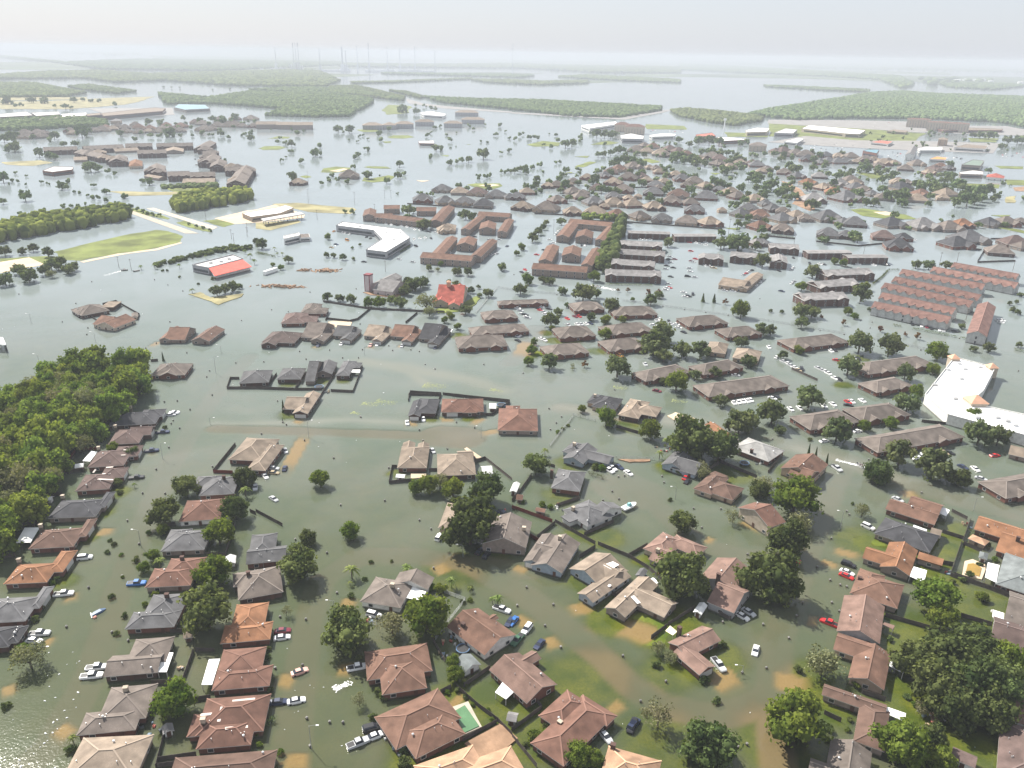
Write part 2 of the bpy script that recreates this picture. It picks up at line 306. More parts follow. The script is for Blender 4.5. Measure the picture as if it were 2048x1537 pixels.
# ---- land above the water
GRASS = mat('bank_grass', (.16,.19,.05), .95, .3, .05, .8, 0); DRYG = mat('dry_grass', (.30,.27,.14), .95, .3, .05, .8, 0)
SAND = mat('pale_sand', (.55,.44,.32), .95, .12, .06, .6, 0); ASPH = mat('pale_pavement', (.25,.24,.23), .9, .12, .05, .6, 0); DRV = mat('wet_concrete', (.46,.30,.14), .9, .22, .25, 1.5, .1); DIRT = mat('brown_dirt', (.30,.19,.12), .95, .25, .15, 1.0, 0)
TEALW = None
def poly(zn, xy, z=0.0, jit=0.0, sub=4):
    P = [zat(zn, xy[i], xy[i+1], z) for i in range(0, len(xy), 2)]
    if not jit: return [(q.x, q.y) for q in P]
    o = []
    for i, a in enumerate(P):
        b = P[(i+1) % len(P)]; ln = (b-a).length
        for k in range(sub):
            q = a.lerp(b, k/sub); o.append((q.x+random.uniform(-1, 1)*jit*ln/sub, q.y+random.uniform(-1, 1)*jit*ln/sub))
    return o
LZ = [0.10]
def land(name, zn, xy, mt, jit=.25, z=None):
    LZ[0] += .004
    b = MB(); b.prism(poly(zn, xy, 0, jit), -.4, z or LZ[0]); o = b.build(name, mt); o['kind'] = 'structure'; return o
land('grass_bank', 'N1', (420,245, 700,180, 1000,110, 1200,78, 1300,88, 1405,125, 1380,170, 1200,220, 900,260, 620,315, 500,310), GRASS, .15)
land('sand_edge', 'N1', (620,322, 900,262, 1200,222, 1385,172, 1400,180, 1220,232, 920,272, 640,330), SAND, .1)
land('grass_bank', 'N1', (0,300, 230,285, 420,280, 500,330, 330,350, 220,300, 0,325), GRASS, .15)
land('parking_lot', 'N1', (-60,335, 225,290, 345,345, 60,400, -60,420), SAND, 0)
land('road_bank', 'T1', (990,1000, 1080,985, 1360,1070, 1340,1080), GRASS, .1); land('road_bank', 'T1', (1410,1105, 1470,1090, 1700,1165, 1680,1180, 1500,1140), GRASS, .1)
land('road_bank', 'T1', (1620,1090, 1760,1075, 1880,1115, 1780,1140), GRASS, .1)
land('highway', 'T1', (1020,1020, 1070,1012, 1590,1190, 1480,1190, 1180,1080), CONC, 0); land('highway', 'T1', (1170,990, 1230,985, 1740,1140, 1700,1160, 1440,1075), CONC, 0)
land('forecourt', 'T1', (1720,1070, 1960,1010, 2048,1000, 2200,960, 2440,1040, 2430,1065, 2100,1100, 1880,1115), SAND, .06)
land('forecourt', 'T2', (0,1105, 340,1085, 360,1100, 120,1165, 0,1150), DRYG, .06)
land('grass_bank', 'T2', (120,955, 330,945, 780,985, 800,1000, 760,1035, 420,1020), DRYG, .12)
land('grass_bank', 'T1', (880,850, 1200,860, 1960,830, 1980,850, 1500,900, 1420,880, 1000,890), DRYG, .15)
land('grass_bank', 'T1', (1300,830, 1980,820, 1960,860, 1500,880), GRASS, .15)
land('mud_flat', 'T1', (0,620, 330,605, 430,625, 250,650, 60,640), DRYG, .2)
for xy in ((20,510, 70,492, 190,490, 240,503, 180,520, 60,522),(100,432, 180,412, 270,418, 260,430),(520,700, 540,670, 640,655, 760,665, 740,690, 620,705),(350,735, 400,725, 445,738, 400,748),(860,660, 900,652, 1040,655, 1080,672, 940,670),(850,770, 860,740, 920,752, 1060,725, 1115,735, 1060,770, 940,782),(1050,418, 1100,405, 1220,405, 1270,420, 1180,430, 1080,428),(1010,455, 1080,452, 1080,466, 1030,466),(1480,565, 1545,565, 1530,575),(1690,800, 1760,790, 1950,790, 1975,810, 1900,835, 1780,830),(800,360, 960,355, 980,375, 860,378),(1680,478, 1720,476, 1700,480),(1000,200, 1060,160, 1250,170, 1230,225, 1060,240)): land('green_island', 'T2', xy, GRASS, .1)
land('sand_bunker', 'T2', (590,690, 700,670, 740,675, 660,698), SAND, .1); land('sand_bunker', 'T2', (1780,805, 1900,795, 1950,805, 1850,818), SAND, .1); land('sand_bunker', 'T2', (1280,765, 1390,768, 1330,778), SAND, .1)
for xy in ((120,280, 250,250, 390,265, 370,290, 180,295),(620,280, 760,250, 860,265, 780,280),(1020,400, 1100,390, 1190,420, 1120,428),(500,455, 620,415, 680,420, 560,462),(430,505, 470,498, 500,510),(1580,505, 1670,508, 1630,520),(1070,115, 1380,130, 1400,160, 1080,155),(1700,180, 2048,195, 2048,220, 1720,215),(1690,945, 1830,950, 1790,962),(500,375, 620,370, 600,385)): land('green_island', 'T3', xy, GRASS, .1)
for xy in ((0,100, 300,105, 500,130, 700,150, 1250,190, 1180,250, 820,255, 640,250, 300,215, 0,215),(700,500, 900,510, 970,550, 830,550),(660,800, 760,790, 1100,840, 1190,875, 1000,880, 760,850),(1580,590, 1850,600, 1850,630, 1600,615),(1840,945, 1900,940, 2100,980, 2100,1000),(1900,560, 2060,565, 2060,605, 1910,600),(1780,845, 1940,845, 1900,862),(1820,450, 2040,455, 2040,475, 1860,470),(1600,225, 1840,230, 1830,260, 1620,255)): land('green_island', 'T4', xy, GRASS, .08)
land('sand_bunker', 'T4', (840,820, 940,815, 1050,840, 940,848), SAND, .1); land('dirt_levee', 'T4', (105,570, 180,590, 300,670, 380,800, 330,810, 190,750, 240,680), DIRT, .1)
land('dirt_levee', 'T4', (1960,625, 2060,615, 2060,655, 1980,650), DIRT, .1); land('dirt_levee','T4',(1900,700,1980,690,1975,745,1900,745), DRYG,.1)
land('parking_lot', 'T4', (0,80, 700,85, 1120,95, 1300,170, 1250,185, 700,150, 0,110), ASPH, .03); land('parking_lot', 'T4', (1250,130, 1900,130, 2060,160, 2060,210, 1500,190), ASPH, .03)
land('parking_lot', 'T4', (300,210, 700,245, 1200,250, 1860,270, 1800,350, 1250,330, 600,300, 0,260), ASPH, .03)
land('river_road', 'T2', (1200,110, 1310,140, 1330,150, 1560,175, 2048,215, 2048,225, 1500,190, 1220,150), ASPH, .02); land('river_road','T3',(0,20, 860,65, 1180,5, 1290,0, 1200,25, 900,80, 0,30), ASPH,.02)
land('parking_lot', 'T1', (700,190, 1380,185, 1400,240, 1100,255, 860,240), ASPH, .03)
for xy in ((0,135, 400,130, 900,105, 1250,95, 1000,160, 560,195, 0,195),(0,100,700,100,690,115,0,130)): land('green_field', 'T1', xy, DRYG, .06)
land('debris_bar', 'N2', (820,560, 930,555, 1140,575, 1060,600, 880,580), DIRT, .1)
land('yard_lawn', 'N2', (1380,690, 1560,660, 1690,590, 1730,600, 1640,700, 1400,720), GRASS, .08)
land('yard_lawn', 'N1', (1450,575, 1540,560, 1620,600, 1870,570, 1860,590, 1680,655, 1560,610), DRYG, .12)
land('bare_dirt', 'Z2', (1600,1350, 1870,1200, 2010,1310, 1800,1500, 1720,1470), DIRT, .06)
land('bare_dirt', 'Z4', (1245,1040, 1320,1100, 1340,1160, 1250,1200), DIRT, .1)
land('patio_slab', 'Z2', (1490,1080, 1630,1030, 1735,1225, 1590,1290), CONC, 0)
land('patio_slab', 'M4', (1510,1285, 1570,1270, 1665,1310, 1670,1350, 1640,1425, 1490,1390), SAND, 0)
land('patio_slab', 'M2', (1190,610, 1310,610, 1300,640, 1190,650), SAND, 0); land('patio_slab', 'M2', (1620,410, 1740,490, 1690,495, 1600,420), SAND, 0)
land('sand_bank', 'M3', (1190,165, 1260,140, 1400,185, 1420,205, 1240,195), SAND, .15); land('sand_bank', 'M3', (820,500, 1060,500, 1060,515, 900,522), DIRT, .1)
land('yard_patio', 'N2', (550,790, 600,780, 740,790, 720,830, 620,835), SAND, .1)
def pool(zn, xy, col, label):
    b = MB(); b.prism(poly(zn, xy, .5), .1, .57); o = b.build('swimming_pool', mat('pool_'+label[:5], col, .1, .1, rand=0, spec=.5))
    c_ = poly(zn, xy); tag(o, label, 'pool', px=proj((c_[0][0], c_[0][1], 0)))
pool('Z2', (1520,1100, 1605,1052, 1715,1212, 1600,1265), (.10,.20,.10), 'rectangular swimming pool of murky green water on a concrete patio')
pool('M4', (1535,1300, 1580,1295, 1640,1330, 1625,1395, 1520,1365), (.30,.19,.04), 'small pool of yellow brown water on a tan patio')

FARL = mat('far_land', (.10,.13,.07), .95, .3, .002, .01, 0)
for xy in ((-200,98, 300,103, 700,110, 700,114, 300,108, -200,104), (300,112, 900,117, 1500,126, 2250,140, 2250,147, 1500,133, 900,124, 300,118), (-200,126, 120,124, 260,134, 100,140, -200,139), (250,133, 480,128, 760,131, 700,138, 400,142, 260,140), (700,127, 1100,130, 1500,136, 1900,146, 1900,150, 1500,142, 1050,136, 700,133), (1250,148, 1700,150, 2250,158, 2250,172, 1900,166, 1600,158, 1250,153), (540,150, 640,147, 760,150, 690,154, 560,156), (1000,163, 1150,160, 1260,164, 1120,168), (780,146, 1000,145, 1090,148, 900,150)): land('far_land', 'P', xy, FARL, .12)
# ---- woods far off: canopies of many crowns, one object for each wood
ph = (1+5**.5)/2
ICO = np.array([(-1,ph,0),(1,ph,0),(-1,-ph,0),(1,-ph,0),(0,-1,ph),(0,1,ph),(0,-1,-ph),(0,1,-ph),(ph,0,-1),(ph,0,1),(-ph,0,-1),(-ph,0,1)])/math.sqrt(1+ph*ph)
ICOF = np.array([(0,11,5),(0,5,1),(0,1,7),(0,7,10),(0,10,11),(1,5,9),(5,11,4),(11,10,2),(10,7,6),(7,1,8),(3,9,4),(3,4,2),(3,2,6),(3,6,8),(3,8,9),(4,9,5),(2,4,11),(6,2,10),(8,6,7),(9,8,1)])
def inside(X, Y, P):
    o = np.zeros(X.shape, bool); n = len(P)
    for i in range(n):
        (x1, y1), (x2, y2) = P[i], P[(i+1) % n]
        if y1 == y2: continue
        c_ = ((y1 > Y) != (y2 > Y)) & (X < (x2-x1)*(Y-y1)/(y2-y1)+x1); o ^= c_
    return o
def leafmat(name, c0, c1, rnd=.25, trans=.28):
    mt, t, out = nt(name); a = N(t, 'ShaderNodeAttribute', attribute_name='tint'); oi = N(t, 'ShaderNodeObjectInfo')
    c = mixc(t, a.outputs['Fac'], c0, c1); hv = N(t, 'ShaderNodeHueSaturation'); L(t, c, hv.inputs['Color'])
    L(t, ramp(t, oi.outputs['Random'], 0, 1, 1-rnd, 1+rnd), hv.inputs['Value'])
    rn2 = N(t, 'ShaderNodeMath', operation='FRACT'); mm = N(t, 'ShaderNodeMath', operation='MULTIPLY'); mm.inputs[1].default_value = 17.3; L(t, oi.outputs['Random'], mm.inputs[0]); L(t, mm.outputs[0], rn2.inputs[0])
    L(t, ramp(t, rn2.outputs[0], 0, 1, .475, .515), hv.inputs['Hue'])
    d_ = N(t, 'ShaderNodeBsdfDiffuse'); tl = N(t, 'ShaderNodeBsdfTranslucent'); L(t, hv.outputs[0], d_.inputs[0])
    yc = mixc(t, 1.0, hv.outputs[0], (1.25,1.3,.55), 'MULTIPLY'); L(t, yc, tl.inputs[0])
    ms = N(t, 'ShaderNodeMixShader'); ms.inputs[0].default_value = trans; L(t, d_.outputs[0], ms.inputs[1]); L(t, tl.outputs[0], ms.inputs[2]); L(t, ms.outputs[0], out.inputs[0]); return mt
LEAF = leafmat('oak_leaves', (.038,.058,.02), (.13,.16,.055)); LEAFW = leafmat('wood_leaves', (.055,.095,.02), (.24,.30,.068), .2, .35)
LEAFM = leafmat('shade_leaves', (.055,.078,.034), (.165,.195,.085), .22, .28)
LEAFB = leafmat('bright_leaves', (.055,.095,.016), (.17,.215,.04), .12, .35); LEAFG = leafmat('grey_leaves', (.10,.11,.06), (.24,.24,.13), .12)
LEAFF = leafmat('far_leaves', (.075,.11,.045), (.18,.23,.095), .1, .15); PALML = leafmat('palm_fronds', (.09,.13,.03), (.24,.29,.10), .1, .3); REDL = leafmat('autumn_leaves', (.10,.05,.02), (.20,.11,.04), .1, .2)
def wood(name, zn, xy, label, spacing, rad, hgt, mt=None, cap=14000, flat=.55):
    if spacing > 8: spacing *= .85; rad *= .78; flat = .42; hgt *= .85
    P = poly(zn, xy); A = np.array(P); lo, hi = A.min(0), A.max(0)
    n = int((hi[0]-lo[0])*(hi[1]-lo[1])/spacing**2*1.1)+4; n = min(n, cap*6)
    X = RNG.uniform(lo[0], hi[0], n); Y = RNG.uniform(lo[1], hi[1], n); k = inside(X, Y, P); X, Y = X[k], Y[k]
    if spacing > 16: k = wob(X*.5, Y*1.6, 1.6/math.hypot(X.mean(), Y.mean())*4, 11) > -.22; X, Y = X[k], Y[k]
    X, Y = X[:cap], Y[:cap]; n = len(X)
    s = rad*RNG.uniform(.65, 1.35, n); a = RNG.uniform(0, 6.28, n); zc = hgt*RNG.uniform(.5, .8, n)
    V = ICO[None]*RNG.uniform(.75, 1.2, (n, 12, 1)); x = V[..., 0]*np.cos(a)[:, None]-V[..., 1]*np.sin(a)[:, None]; y_ = V[..., 0]*np.sin(a)[:, None]+V[..., 1]*np.cos(a)[:, None]
    V = np.stack([x*s[:, None]+X[:, None], y_*s[:, None]+Y[:, None], V[..., 2]*s[:, None]*flat*1.3+zc[:, None]], -1)
    zmin = V[..., 2]; V[..., 2] = np.where(ICO[None, :, 2] < -.4, -.3, zmin)
    f = (ICOF[None]+12*np.arange(n)[:, None, None]).reshape(-1, 3)
    o = link(name, npmesh(name, V.reshape(-1, 3), f, mt or LEAFF, [('tint', 'FACE', np.clip(np.repeat(RNG.uniform(0, 1, n), 20)+RNG.uniform(-.2, .2, n*20), 0, 1))]))
    o['kind'] = 'stuff'; o['label'] = label; o['category'] = 'wood'; return o
wood('woodland', 'U3', (390,512, 520,480, 900,420, 1120,380, 1330,370, 1500,385, 2100,405, 2100,590, 1900,555, 1500,535, 1100,530, 700,540), 'wide green wood behind the red roofed hotel at the right', 11, 7.5, 11)
wood('woodland', 'U3', (-60,485, 60,478, 300,500, 500,530, 480,548, 330,575, 200,560, 0,520), 'narrow wood beside the white mast', 10, 7, 10)
wood('woodland', 'U2', (500,405, 700,420, 1200,430, 1940,470, 1930,490, 1700,530, 1400,525, 1000,480, 600,440), 'long strip of wood between the lake and the open flood', 10, 7, 10)
wood('woodland', 'U1', (950,385, 1250,415, 1500,375, 2048,395, 2240,420, 2250,440, 2100,525, 1900,530, 1600,520, 1700,480, 1300,450, 1000,450), 'wood beside the bridge and canal', 11, 7, 10)
wood('woodland', 'U1', (1500,365, 1800,350, 2048,355, 2430,420, 2420,432, 2200,400, 1800,385), 'thin wood above the canal', 13, 8, 10)
wood('woodland', 'U1', (-60,325, 200,325, 330,350, 520,385, 400,405, 0,410, -60,410), 'dark wood at the far left', 12, 8, 11)
wood('woodland', 'U1', (400,345, 540,335, 820,375, 700,390, 500,365), 'tongue of wood left of the sheet of water', 14, 8, 10)
wood('woodland', 'U1', (-60,560, 150,545, 450,530, 640,555, 650,580, 300,600, -60,615), 'belt of wood behind the far left houses', 9, 6, 9)
wood('woodland', 'U1', (0,275, 300,255, 600,250, 900,270, 1400,255, 1900,240, 2048,310, 1950,345, 1400,340, 1000,310, 700,320, 500,295, 0,300), 'broad flat wood below the refinery', 24, 15, 10)
wood('woodland', 'U1', (-60,165, 300,195, 600,240, 1300,250, 2048,215, 2048,195, 1200,185, 850,180, 600,190, 400,200, -60,150), 'hazy wood beyond the far lake', 36, 24, 12)
wood('woodland', 'U1', (-60,98, 200,96, 700,103, 860,150, 700,160, 300,140, -60,138), 'hazy wood on the left horizon', 55, 40, 26)
wood('woodland', 'U2', (0,205, 500,212, 1000,205, 1500,220, 2048,225, 2048,262, 1600,262, 1100,235, 600,230, 0,225), 'hazy flat wood before the horizon', 45, 30, 12)
wood('woodland', 'U2', (250,262, 900,270, 1180,278, 1100,290, 700,280, 260,268), 'thin line of trees across the lake', 26, 14, 9)
wood('woodland', 'U2', (790,305, 1000,305, 1200,315, 1500,310, 1490,325, 1200,335, 900,322), 'island of trees in the lake', 20, 13, 9)
wood('woodland', 'U2', (1310,285, 1500,275, 2048,305, 2048,322, 1700,308, 1400,292), 'long island of trees in the lake', 22, 14, 10)
wood('woodland', 'U2', (60,318, 350,312, 560,302, 800,293, 790,300, 560,310, 350,320, 80,326), 'line of trees on the lake shore', 18, 10, 8)
wood('woodland', 'U2', (-60,345, 100,340, 390,410, 380,430, 100,400, -60,380), 'wedge of wood left of the river mouth', 11, 7, 10)
wood('woodland', 'U2', (280,365, 400,375, 520,410, 480,415, 380,390), 'trees along the river bank', 10, 6, 8)
wood('woodland', 'U3', (500,333, 700,340, 1130,362, 1120,372, 850,362, 520,342), 'line of trees on the far shore at the right', 16, 10, 8)
wood('woodland', 'U3', (0,200, 600,235, 1300,280, 1400,330, 1330,350, 1200,300, 700,272, 0,240), 'hazy wood beyond the white buildings', 38, 24, 12)
wood('woodland', 'U3', (0,178, 700,185, 1400,195, 2100,215, 2100,300, 1500,330, 1350,270, 700,225, 0,195), 'hazy wood on the right horizon', 60, 40, 20)
wood('woodland', 'U3', (1500,305, 2048,330, 2048,340, 1860,360, 1600,345), 'trees round the pale tank farm', 28, 16, 8)
wood('tree_belt', 'T1', (-40,1190, 150,1120, 350,1090, 600,1060, 1000,1010, 1040,1080, 700,1140, 450,1185, -40,1280), 'dense belt of trees beside the white roofed warehouse', 5.5, 4.5, 9, LEAFW, flat=.8)
wood('tree_belt', 'T1', (1390,985, 1480,910, 1700,890, 1980,865, 2040,915, 1900,950, 1440,1030), 'dense clump of trees above the highway', 5, 4.2, 9, LEAFW, flat=.8)
wood('tree_belt', 'N3', (800,330, 650,430, 690,250, 780,120, 820,20, 870,20, 860,110, 810,200), 'tall hedge of trees between the red and grey roofed apartments', 4.5, 3.6, 9, LEAF, flat=.9)
wood('tree_belt', 'T3', (560,860, 600,845, 840,865, 850,890, 570,885), 'green hedge behind the far houses', 4, 2.6, 4, LEAFW)
wood('tree_belt', 'T1', (1290,810, 1740,800, 1750,825, 1310,835), 'low shrubs in front of the ring of apartments', 5, 3, 3)
wood('tree_belt', 'N1', (1195,345, 1480,275, 1640,235, 1800,205, 1950,215, 1940,235, 1700,250, 1480,300, 1210,365), 'clipped hedge behind the red roofed restaurant', 2.6, 1.7, 2.4, LEAF)
# ================================================================ houses
def ring_mesh(name, w, h, t, d, mt):
    b = MB()
    for (x0, x1, z0, z1) in ((-w/2, w/2, -h/2, -h/2+t), (-w/2, w/2, h/2-t, h/2), (-w/2, -w/2+t, -h/2+t, h/2-t), (w/2-t, w/2, -h/2+t, h/2-t)): b.box(x0, x1, -d, 0, z0, z1)
    return b.mesh(name, mt)
def box_mesh(name, x0, x1, y0, y1, z0, z1, mt):
    b = MB(); b.box(x0, x1, y0, y1, z0, z1); return b.mesh(name, mt)
WIN_F = ring_mesh('window', 1.5, 1.25, .12, .07, TRIM); WIN_P = box_mesh('pane', -.66, .66, -.03, .01, -.52, .52, GLASS)
WIN2_F = ring_mesh('window', 1.1, 1.9, .12, .07, TRIM); WIN2_P = box_mesh('pane', -.45, .45, -.03, .01, -.84, .84, GLASS)
DOORM = mat('door_paint', (.10,.05,.035), .6, .1); DOOR_ME = box_mesh('door', -.5, .5, -.05, .02, -.5, 1.75, DOORM)
POST_ME = box_mesh('post', -.08, .08, -.08, .08, -1, 2.04, TRIM)
b = MB(); b.tube([(0,0,-.2),(0,0,.55)], .09, 6); PIPE_ME = b.mesh('roof_vent', PVC)
b = MB(); b.tube([(0,0,-.2),(0,0,.35)], .16, 7); b.tube([(0,0,.35),(0,0,.45),(0,0,.6),(0,0,.72)], [.2,.32,.32,.12], 8); TURB_ME = b.mesh('turbine_vent', PVC)
GAR = mat('garage_paint', (.62,.61,.58), .6, .06, stripe=('Z', 2.2, .25))
def wing_roof(rb, cb, wb, st, x0, x1, y0, y1, ez, k, wi):
    w, d = x1-x0, y1-y0; t = .2
    if st == 'F':                                     # flat slab
        rb.box(x0, x1, y0, y1, ez-.1, ez+.25); return
    if st in 'xy': st = {'x': 'G', 'y': 'g'}[st]
    rz_ = ez+k*min(w, d)/2
    if st == 'H':
        if w >= d: i = d/2-.02; r0 = (x0+i, (y0+y1)/2, rz_); r1 = (x1-i, (y0+y1)/2, rz_)
        else: i = w/2-.02; r0 = ((x0+x1)/2, y0+i, rz_); r1 = ((x0+x1)/2, y1-i, rz_)
        c = [(x0,y0,ez),(x1,y0,ez),(x1,y1,ez),(x0,y1,ez)]; v = c+[r0, r1]+[(p[0],p[1],ez-t) for p in c]
        if w >= d: fs = [(0,1,5,4),(1,2,5),(2,3,4,5),(3,0,4)]; hips = ((0,4),(3,4),(1,5),(2,5))
        else: fs = [(0,1,4),(1,2,5,4),(2,3,5),(3,0,4,5)]; hips = ((0,4),(1,4),(2,5),(3,5))
        rb.add(v, fs, 0); rb.add(v, [(6,7,1,0),(7,8,2,1),(8,9,3,2),(9,6,0,3),(9,8,7,6)], 1)
        if cb is not None:
            for a, e in hips+((4,5),): cb.bar(v[a], v[e], .36, .12)
    else:
        if st == 'G': rz_ = ez+k*d/2; ym = (y0+y1)/2; E = [((x0,y0,ez),(x1,y0,ez),(x1,ym,rz_),(x0,ym,rz_)), ((x1,y1,ez),(x0,y1,ez),(x0,ym,rz_),(x1,ym,rz_))]; ra, re = (x0,ym,rz_), (x1,ym,rz_)
        else: rz_ = ez+k*w/2; xm = (x0+x1)/2; E = [((x1,y0,ez),(x1,y1,ez),(xm,y1,rz_),(xm,y0,rz_)), ((x0,y1,ez),(x0,y0,ez),(xm,y0,rz_),(xm,y1,rz_))]; ra, re = (xm,y0,rz_), (xm,y1,rz_)
        for q in E:
            v = list(q)+[(p[0],p[1],p[2]-t) for p in q]
            rb.add(v, [(0,1,2,3)], 0); rb.add(v, [(7,6,5,4),(4,5,1,0),(5,6,2,1),(7,4,0,3)], 1)
        if cb is not None: cb.bar(ra, re, .36, .12)
        o = .5; zz = ez-.14; zr = rz_-.2-k*.0
        if st == 'G':
            for xa, xb in ((x0+.4, x0+.6), (x1-.6, x1-.4)): wb.add([(xa,y0+o,zz-.2),(xa,y1-o,zz-.2),(xa,(y0+y1)/2,zr),(xb,y0+o,zz-.2),(xb,y1-o,zz-.2),(xb,(y0+y1)/2,zr)], [(0,2,1),(3,4,5),(0,1,4,3),(1,2,5,4),(2,0,3,5)])
        else:
            for ya, yb in ((y0+.4, y0+.6), (y1-.6, y1-.4)): wb.add([(x0+o,ya,zz-.2),(x1-o,ya,zz-.2),((x0+x1)/2,ya,zr),(x0+o,yb,zz-.2),(x1-o,yb,zz-.2),((x0+x1)/2,yb,zr)], [(0,1,2),(3,5,4),(0,3,4,1),(1,4,5,2),(2,5,3,0)])
def wing_h(W_, x, y, k):
    st, x0, x1, y0, y1, ez = W_[:6]
    if not (x0 <= x <= x1 and y0 <= y <= y1): return -9
    a, b_ = min(x-x0, x1-x), min(y-y0, y1-y)
    return ez+.25 if st == 'F' else ez+k*(min(a, b_) if st == 'H' else (b_ if st == 'G' else a))
def house_core(name, org, rz, wings, roof, wall, k=.42, det=2, floors=1, seed=0):
    """wings: [style, x0, x1, y0, y1, eave z, garage sides]"""
    rnd = random.Random(seed); root = empty(name, org, rz)
    rb, cb, wb = MB(), MB(), MB(); cs, sn = math.cos(rz), math.sin(rz)
    for i, q in enumerate(wings):
        st, x0, x1, y0, y1, ez = q[:6]
        wing_roof(rb, cb if det > 0 else None, wb, st, x0, x1, y0, y1, ez, k, i); o = .45+.013*i
        if x1-x0 > 1.6 and y1-y0 > 1.6: wb.box(x0+o, x1-o, y0+o, y1-o, -1.3, ez-.12-.01*i)
    wb.build('wall', wall, root); ro = rb.build('roof', [roofm(roof), TRIM], root)
    if det > 0 and cb.v: cb.build('ridge_cap', capm(roof), ro)
    def free(x, y, me): return all(j == me or not (q[1]+.3 < x < q[2]-.3 and q[3]+.3 < y < q[4]-.3) for j, q in enumerate(wings))
    if det >= 1:
        dd_ = False
        for i, q in enumerate(wings):
            st, x0, x1, y0, y1, ez = q[:6]; gs = q[6] if len(q) > 6 else ''; o = .45+.013*i-.012
            for side, (ax, ay, bx, by, nx, ny, ang) in {'F': (x0, y0+o, x1, y0+o, 0, -1, 0), 'R': (x1-o, y0, x1-o, y1, 1, 0, math.pi/2), 'B': (x1, y1-o, x0, y1-o, 0, 1, math.pi), 'L': (x0+o, y1, x0+o, y0, -1, 0, -math.pi/2)}.items():
                mx, my = (ax+bx)/2, (ay+by)/2; wx, wy = org[0]+mx*cs-my*sn, org[1]+mx*sn+my*cs
                if (nx*cs-ny*sn)*(-wx)+(nx*sn+ny*cs)*(-wy) <= 2: continue
                ln = math.hypot(bx-ax, by-ay); ux, uy = (bx-ax)/ln, (by-ay)/ln
                if side in gs and ln > 3.5:
                    gw = min(5.0, ln-1.6); b = MB(); b.box(-gw/2, gw/2, -.06, .02, -.9, 1.75); b.build('garage_door', GAR, root, (mx+nx*.03, my+ny*.03, 0), ang); continue
                n = int((ln-1)/(4.2 if det == 2 else 5.5)); n = min(n, 9)
                for fl in range(floors):
                    for j in range(n):
                        s_ = (j+.5)/n*ln; px, py = ax+ux*s_, ay+uy*s_
                        if not free(px, py, i): continue
                        if det == 2 and not dd_ and side == 'F' and n > 1 and j == n//2 and fl == 0:
                            link('door', DOOR_ME, root, (px+nx*.03, py+ny*.03, 0), ang); dd_ = True; continue
                        zc = 1.15+fl*2.8 if floors > 1 else min(1.1, ez-1.1)
                        wo_ = link('window', WIN_F if floors == 1 else WIN2_F, root, (px, py, zc), ang); link('pane', WIN_P if floors == 1 else WIN2_P, wo_)
    if det == 2:
        q = wings[0]; st, x0, x1, y0, y1, ez = q[:6]
        for j in range(6):
            x, y = rnd.uniform(x0+1.5, x1-1.5), rnd.uniform(y0+1, y1-1)
            z = max(wing_h(g_, x, y, k) for g_ in wings)
            link('roof_vent' if j else 'turbine_vent', PIPE_ME if j else TURB_ME, ro, (x, y, z))
    root['_w'] = 0; del root['_w']
    return root, ro, cs, sn
def local_wings(specs, ez):
    """specs: [style, zone, ax, ay, bx, by, cx, cy, garage] -> origin, angle, wings in the house's own axes"""
    out = []; org = rz = None
    for i, s in enumerate(specs):
        A, B, C = (zat(s[1], s[2+2*j], s[3+2*j], ez) for j in range(3)); D = A+C-B
        if i == 0:
            ab, bc = B-A, C-B
            rz = math.atan2(ab.y, ab.x) if ab.length >= bc.length else math.atan2(bc.y, bc.x)-math.pi/2
            org = (A+C)/2; org.z = 0; cs, sn = math.cos(rz), math.sin(rz)
        pts = [((p-org).x*cs+(p-org).y*sn, -(p-org).x*sn+(p-org).y*cs) for p in (A, B, C, D)]
        u = sorted(p[0] for p in pts); v = sorted(p[1] for p in pts); st = s[0]
        if st in 'Gg':
            along_u = abs(pts[1][0]-pts[0][0]) >= abs(pts[1][1]-pts[0][1]); st = 'G' if (st == 'G') == along_u else 'g'
        x0, x1, y0, y1 = (u[0]+u[1])/2, (u[2]+u[3])/2, (v[0]+v[1])/2, (v[2]+v[3])/2
        if x1-x0 < 2.5: x0, x1 = (x0+x1)/2-1.3, (x0+x1)/2+1.3
        if y1-y0 < 2.5: y0, y1 = (y0+y1)/2-1.3, (y0+y1)/2+1.3
        if i and st != 'F':                              # run a wing into the main roof so that the two join
            m0 = out[0]; mx, my = (m0[1]+m0[2])/2, (m0[3]+m0[4])/2; wx, wy = (x0+x1)/2, (y0+y1)/2
            if abs(wx-mx)/(m0[2]-m0[1]) > abs(wy-my)/(m0[4]-m0[3]):
                if wx > mx: x0 = min(x0, max(mx, x0-7))
                else: x1 = max(x1, min(mx, x1+7))
            else:
                if wy > my: y0 = min(y0, max(my, y0-7))
                else: y1 = max(y1, min(my, y1+7))
        out.append([st, x0, x1, y0, y1, ez-.035*i, s[8] if len(s) > 8 else ''])
    return org, rz, out
PATIO = mat('patio_metal', (.82,.82,.80), .45, .04, rand=.03)
FLASH = mat('roof_tarp', (.62,.55,.5), .7, .1)
def roof_pt(zn, x, y, org, rz, wings, k):
    z = wings[0][5]+1; cs, sn = math.cos(rz), math.sin(rz)
    for _ in range(5):
        p = zat(zn, x, y, z)-org; lx, ly = p.x*cs+p.y*sn, -p.x*sn+p.y*cs
        z2 = max(wing_h(q, lx, ly, k) for q in wings); z = z2 if z2 > 0 else z
    return Vector((lx, ly, z))
HN = 0
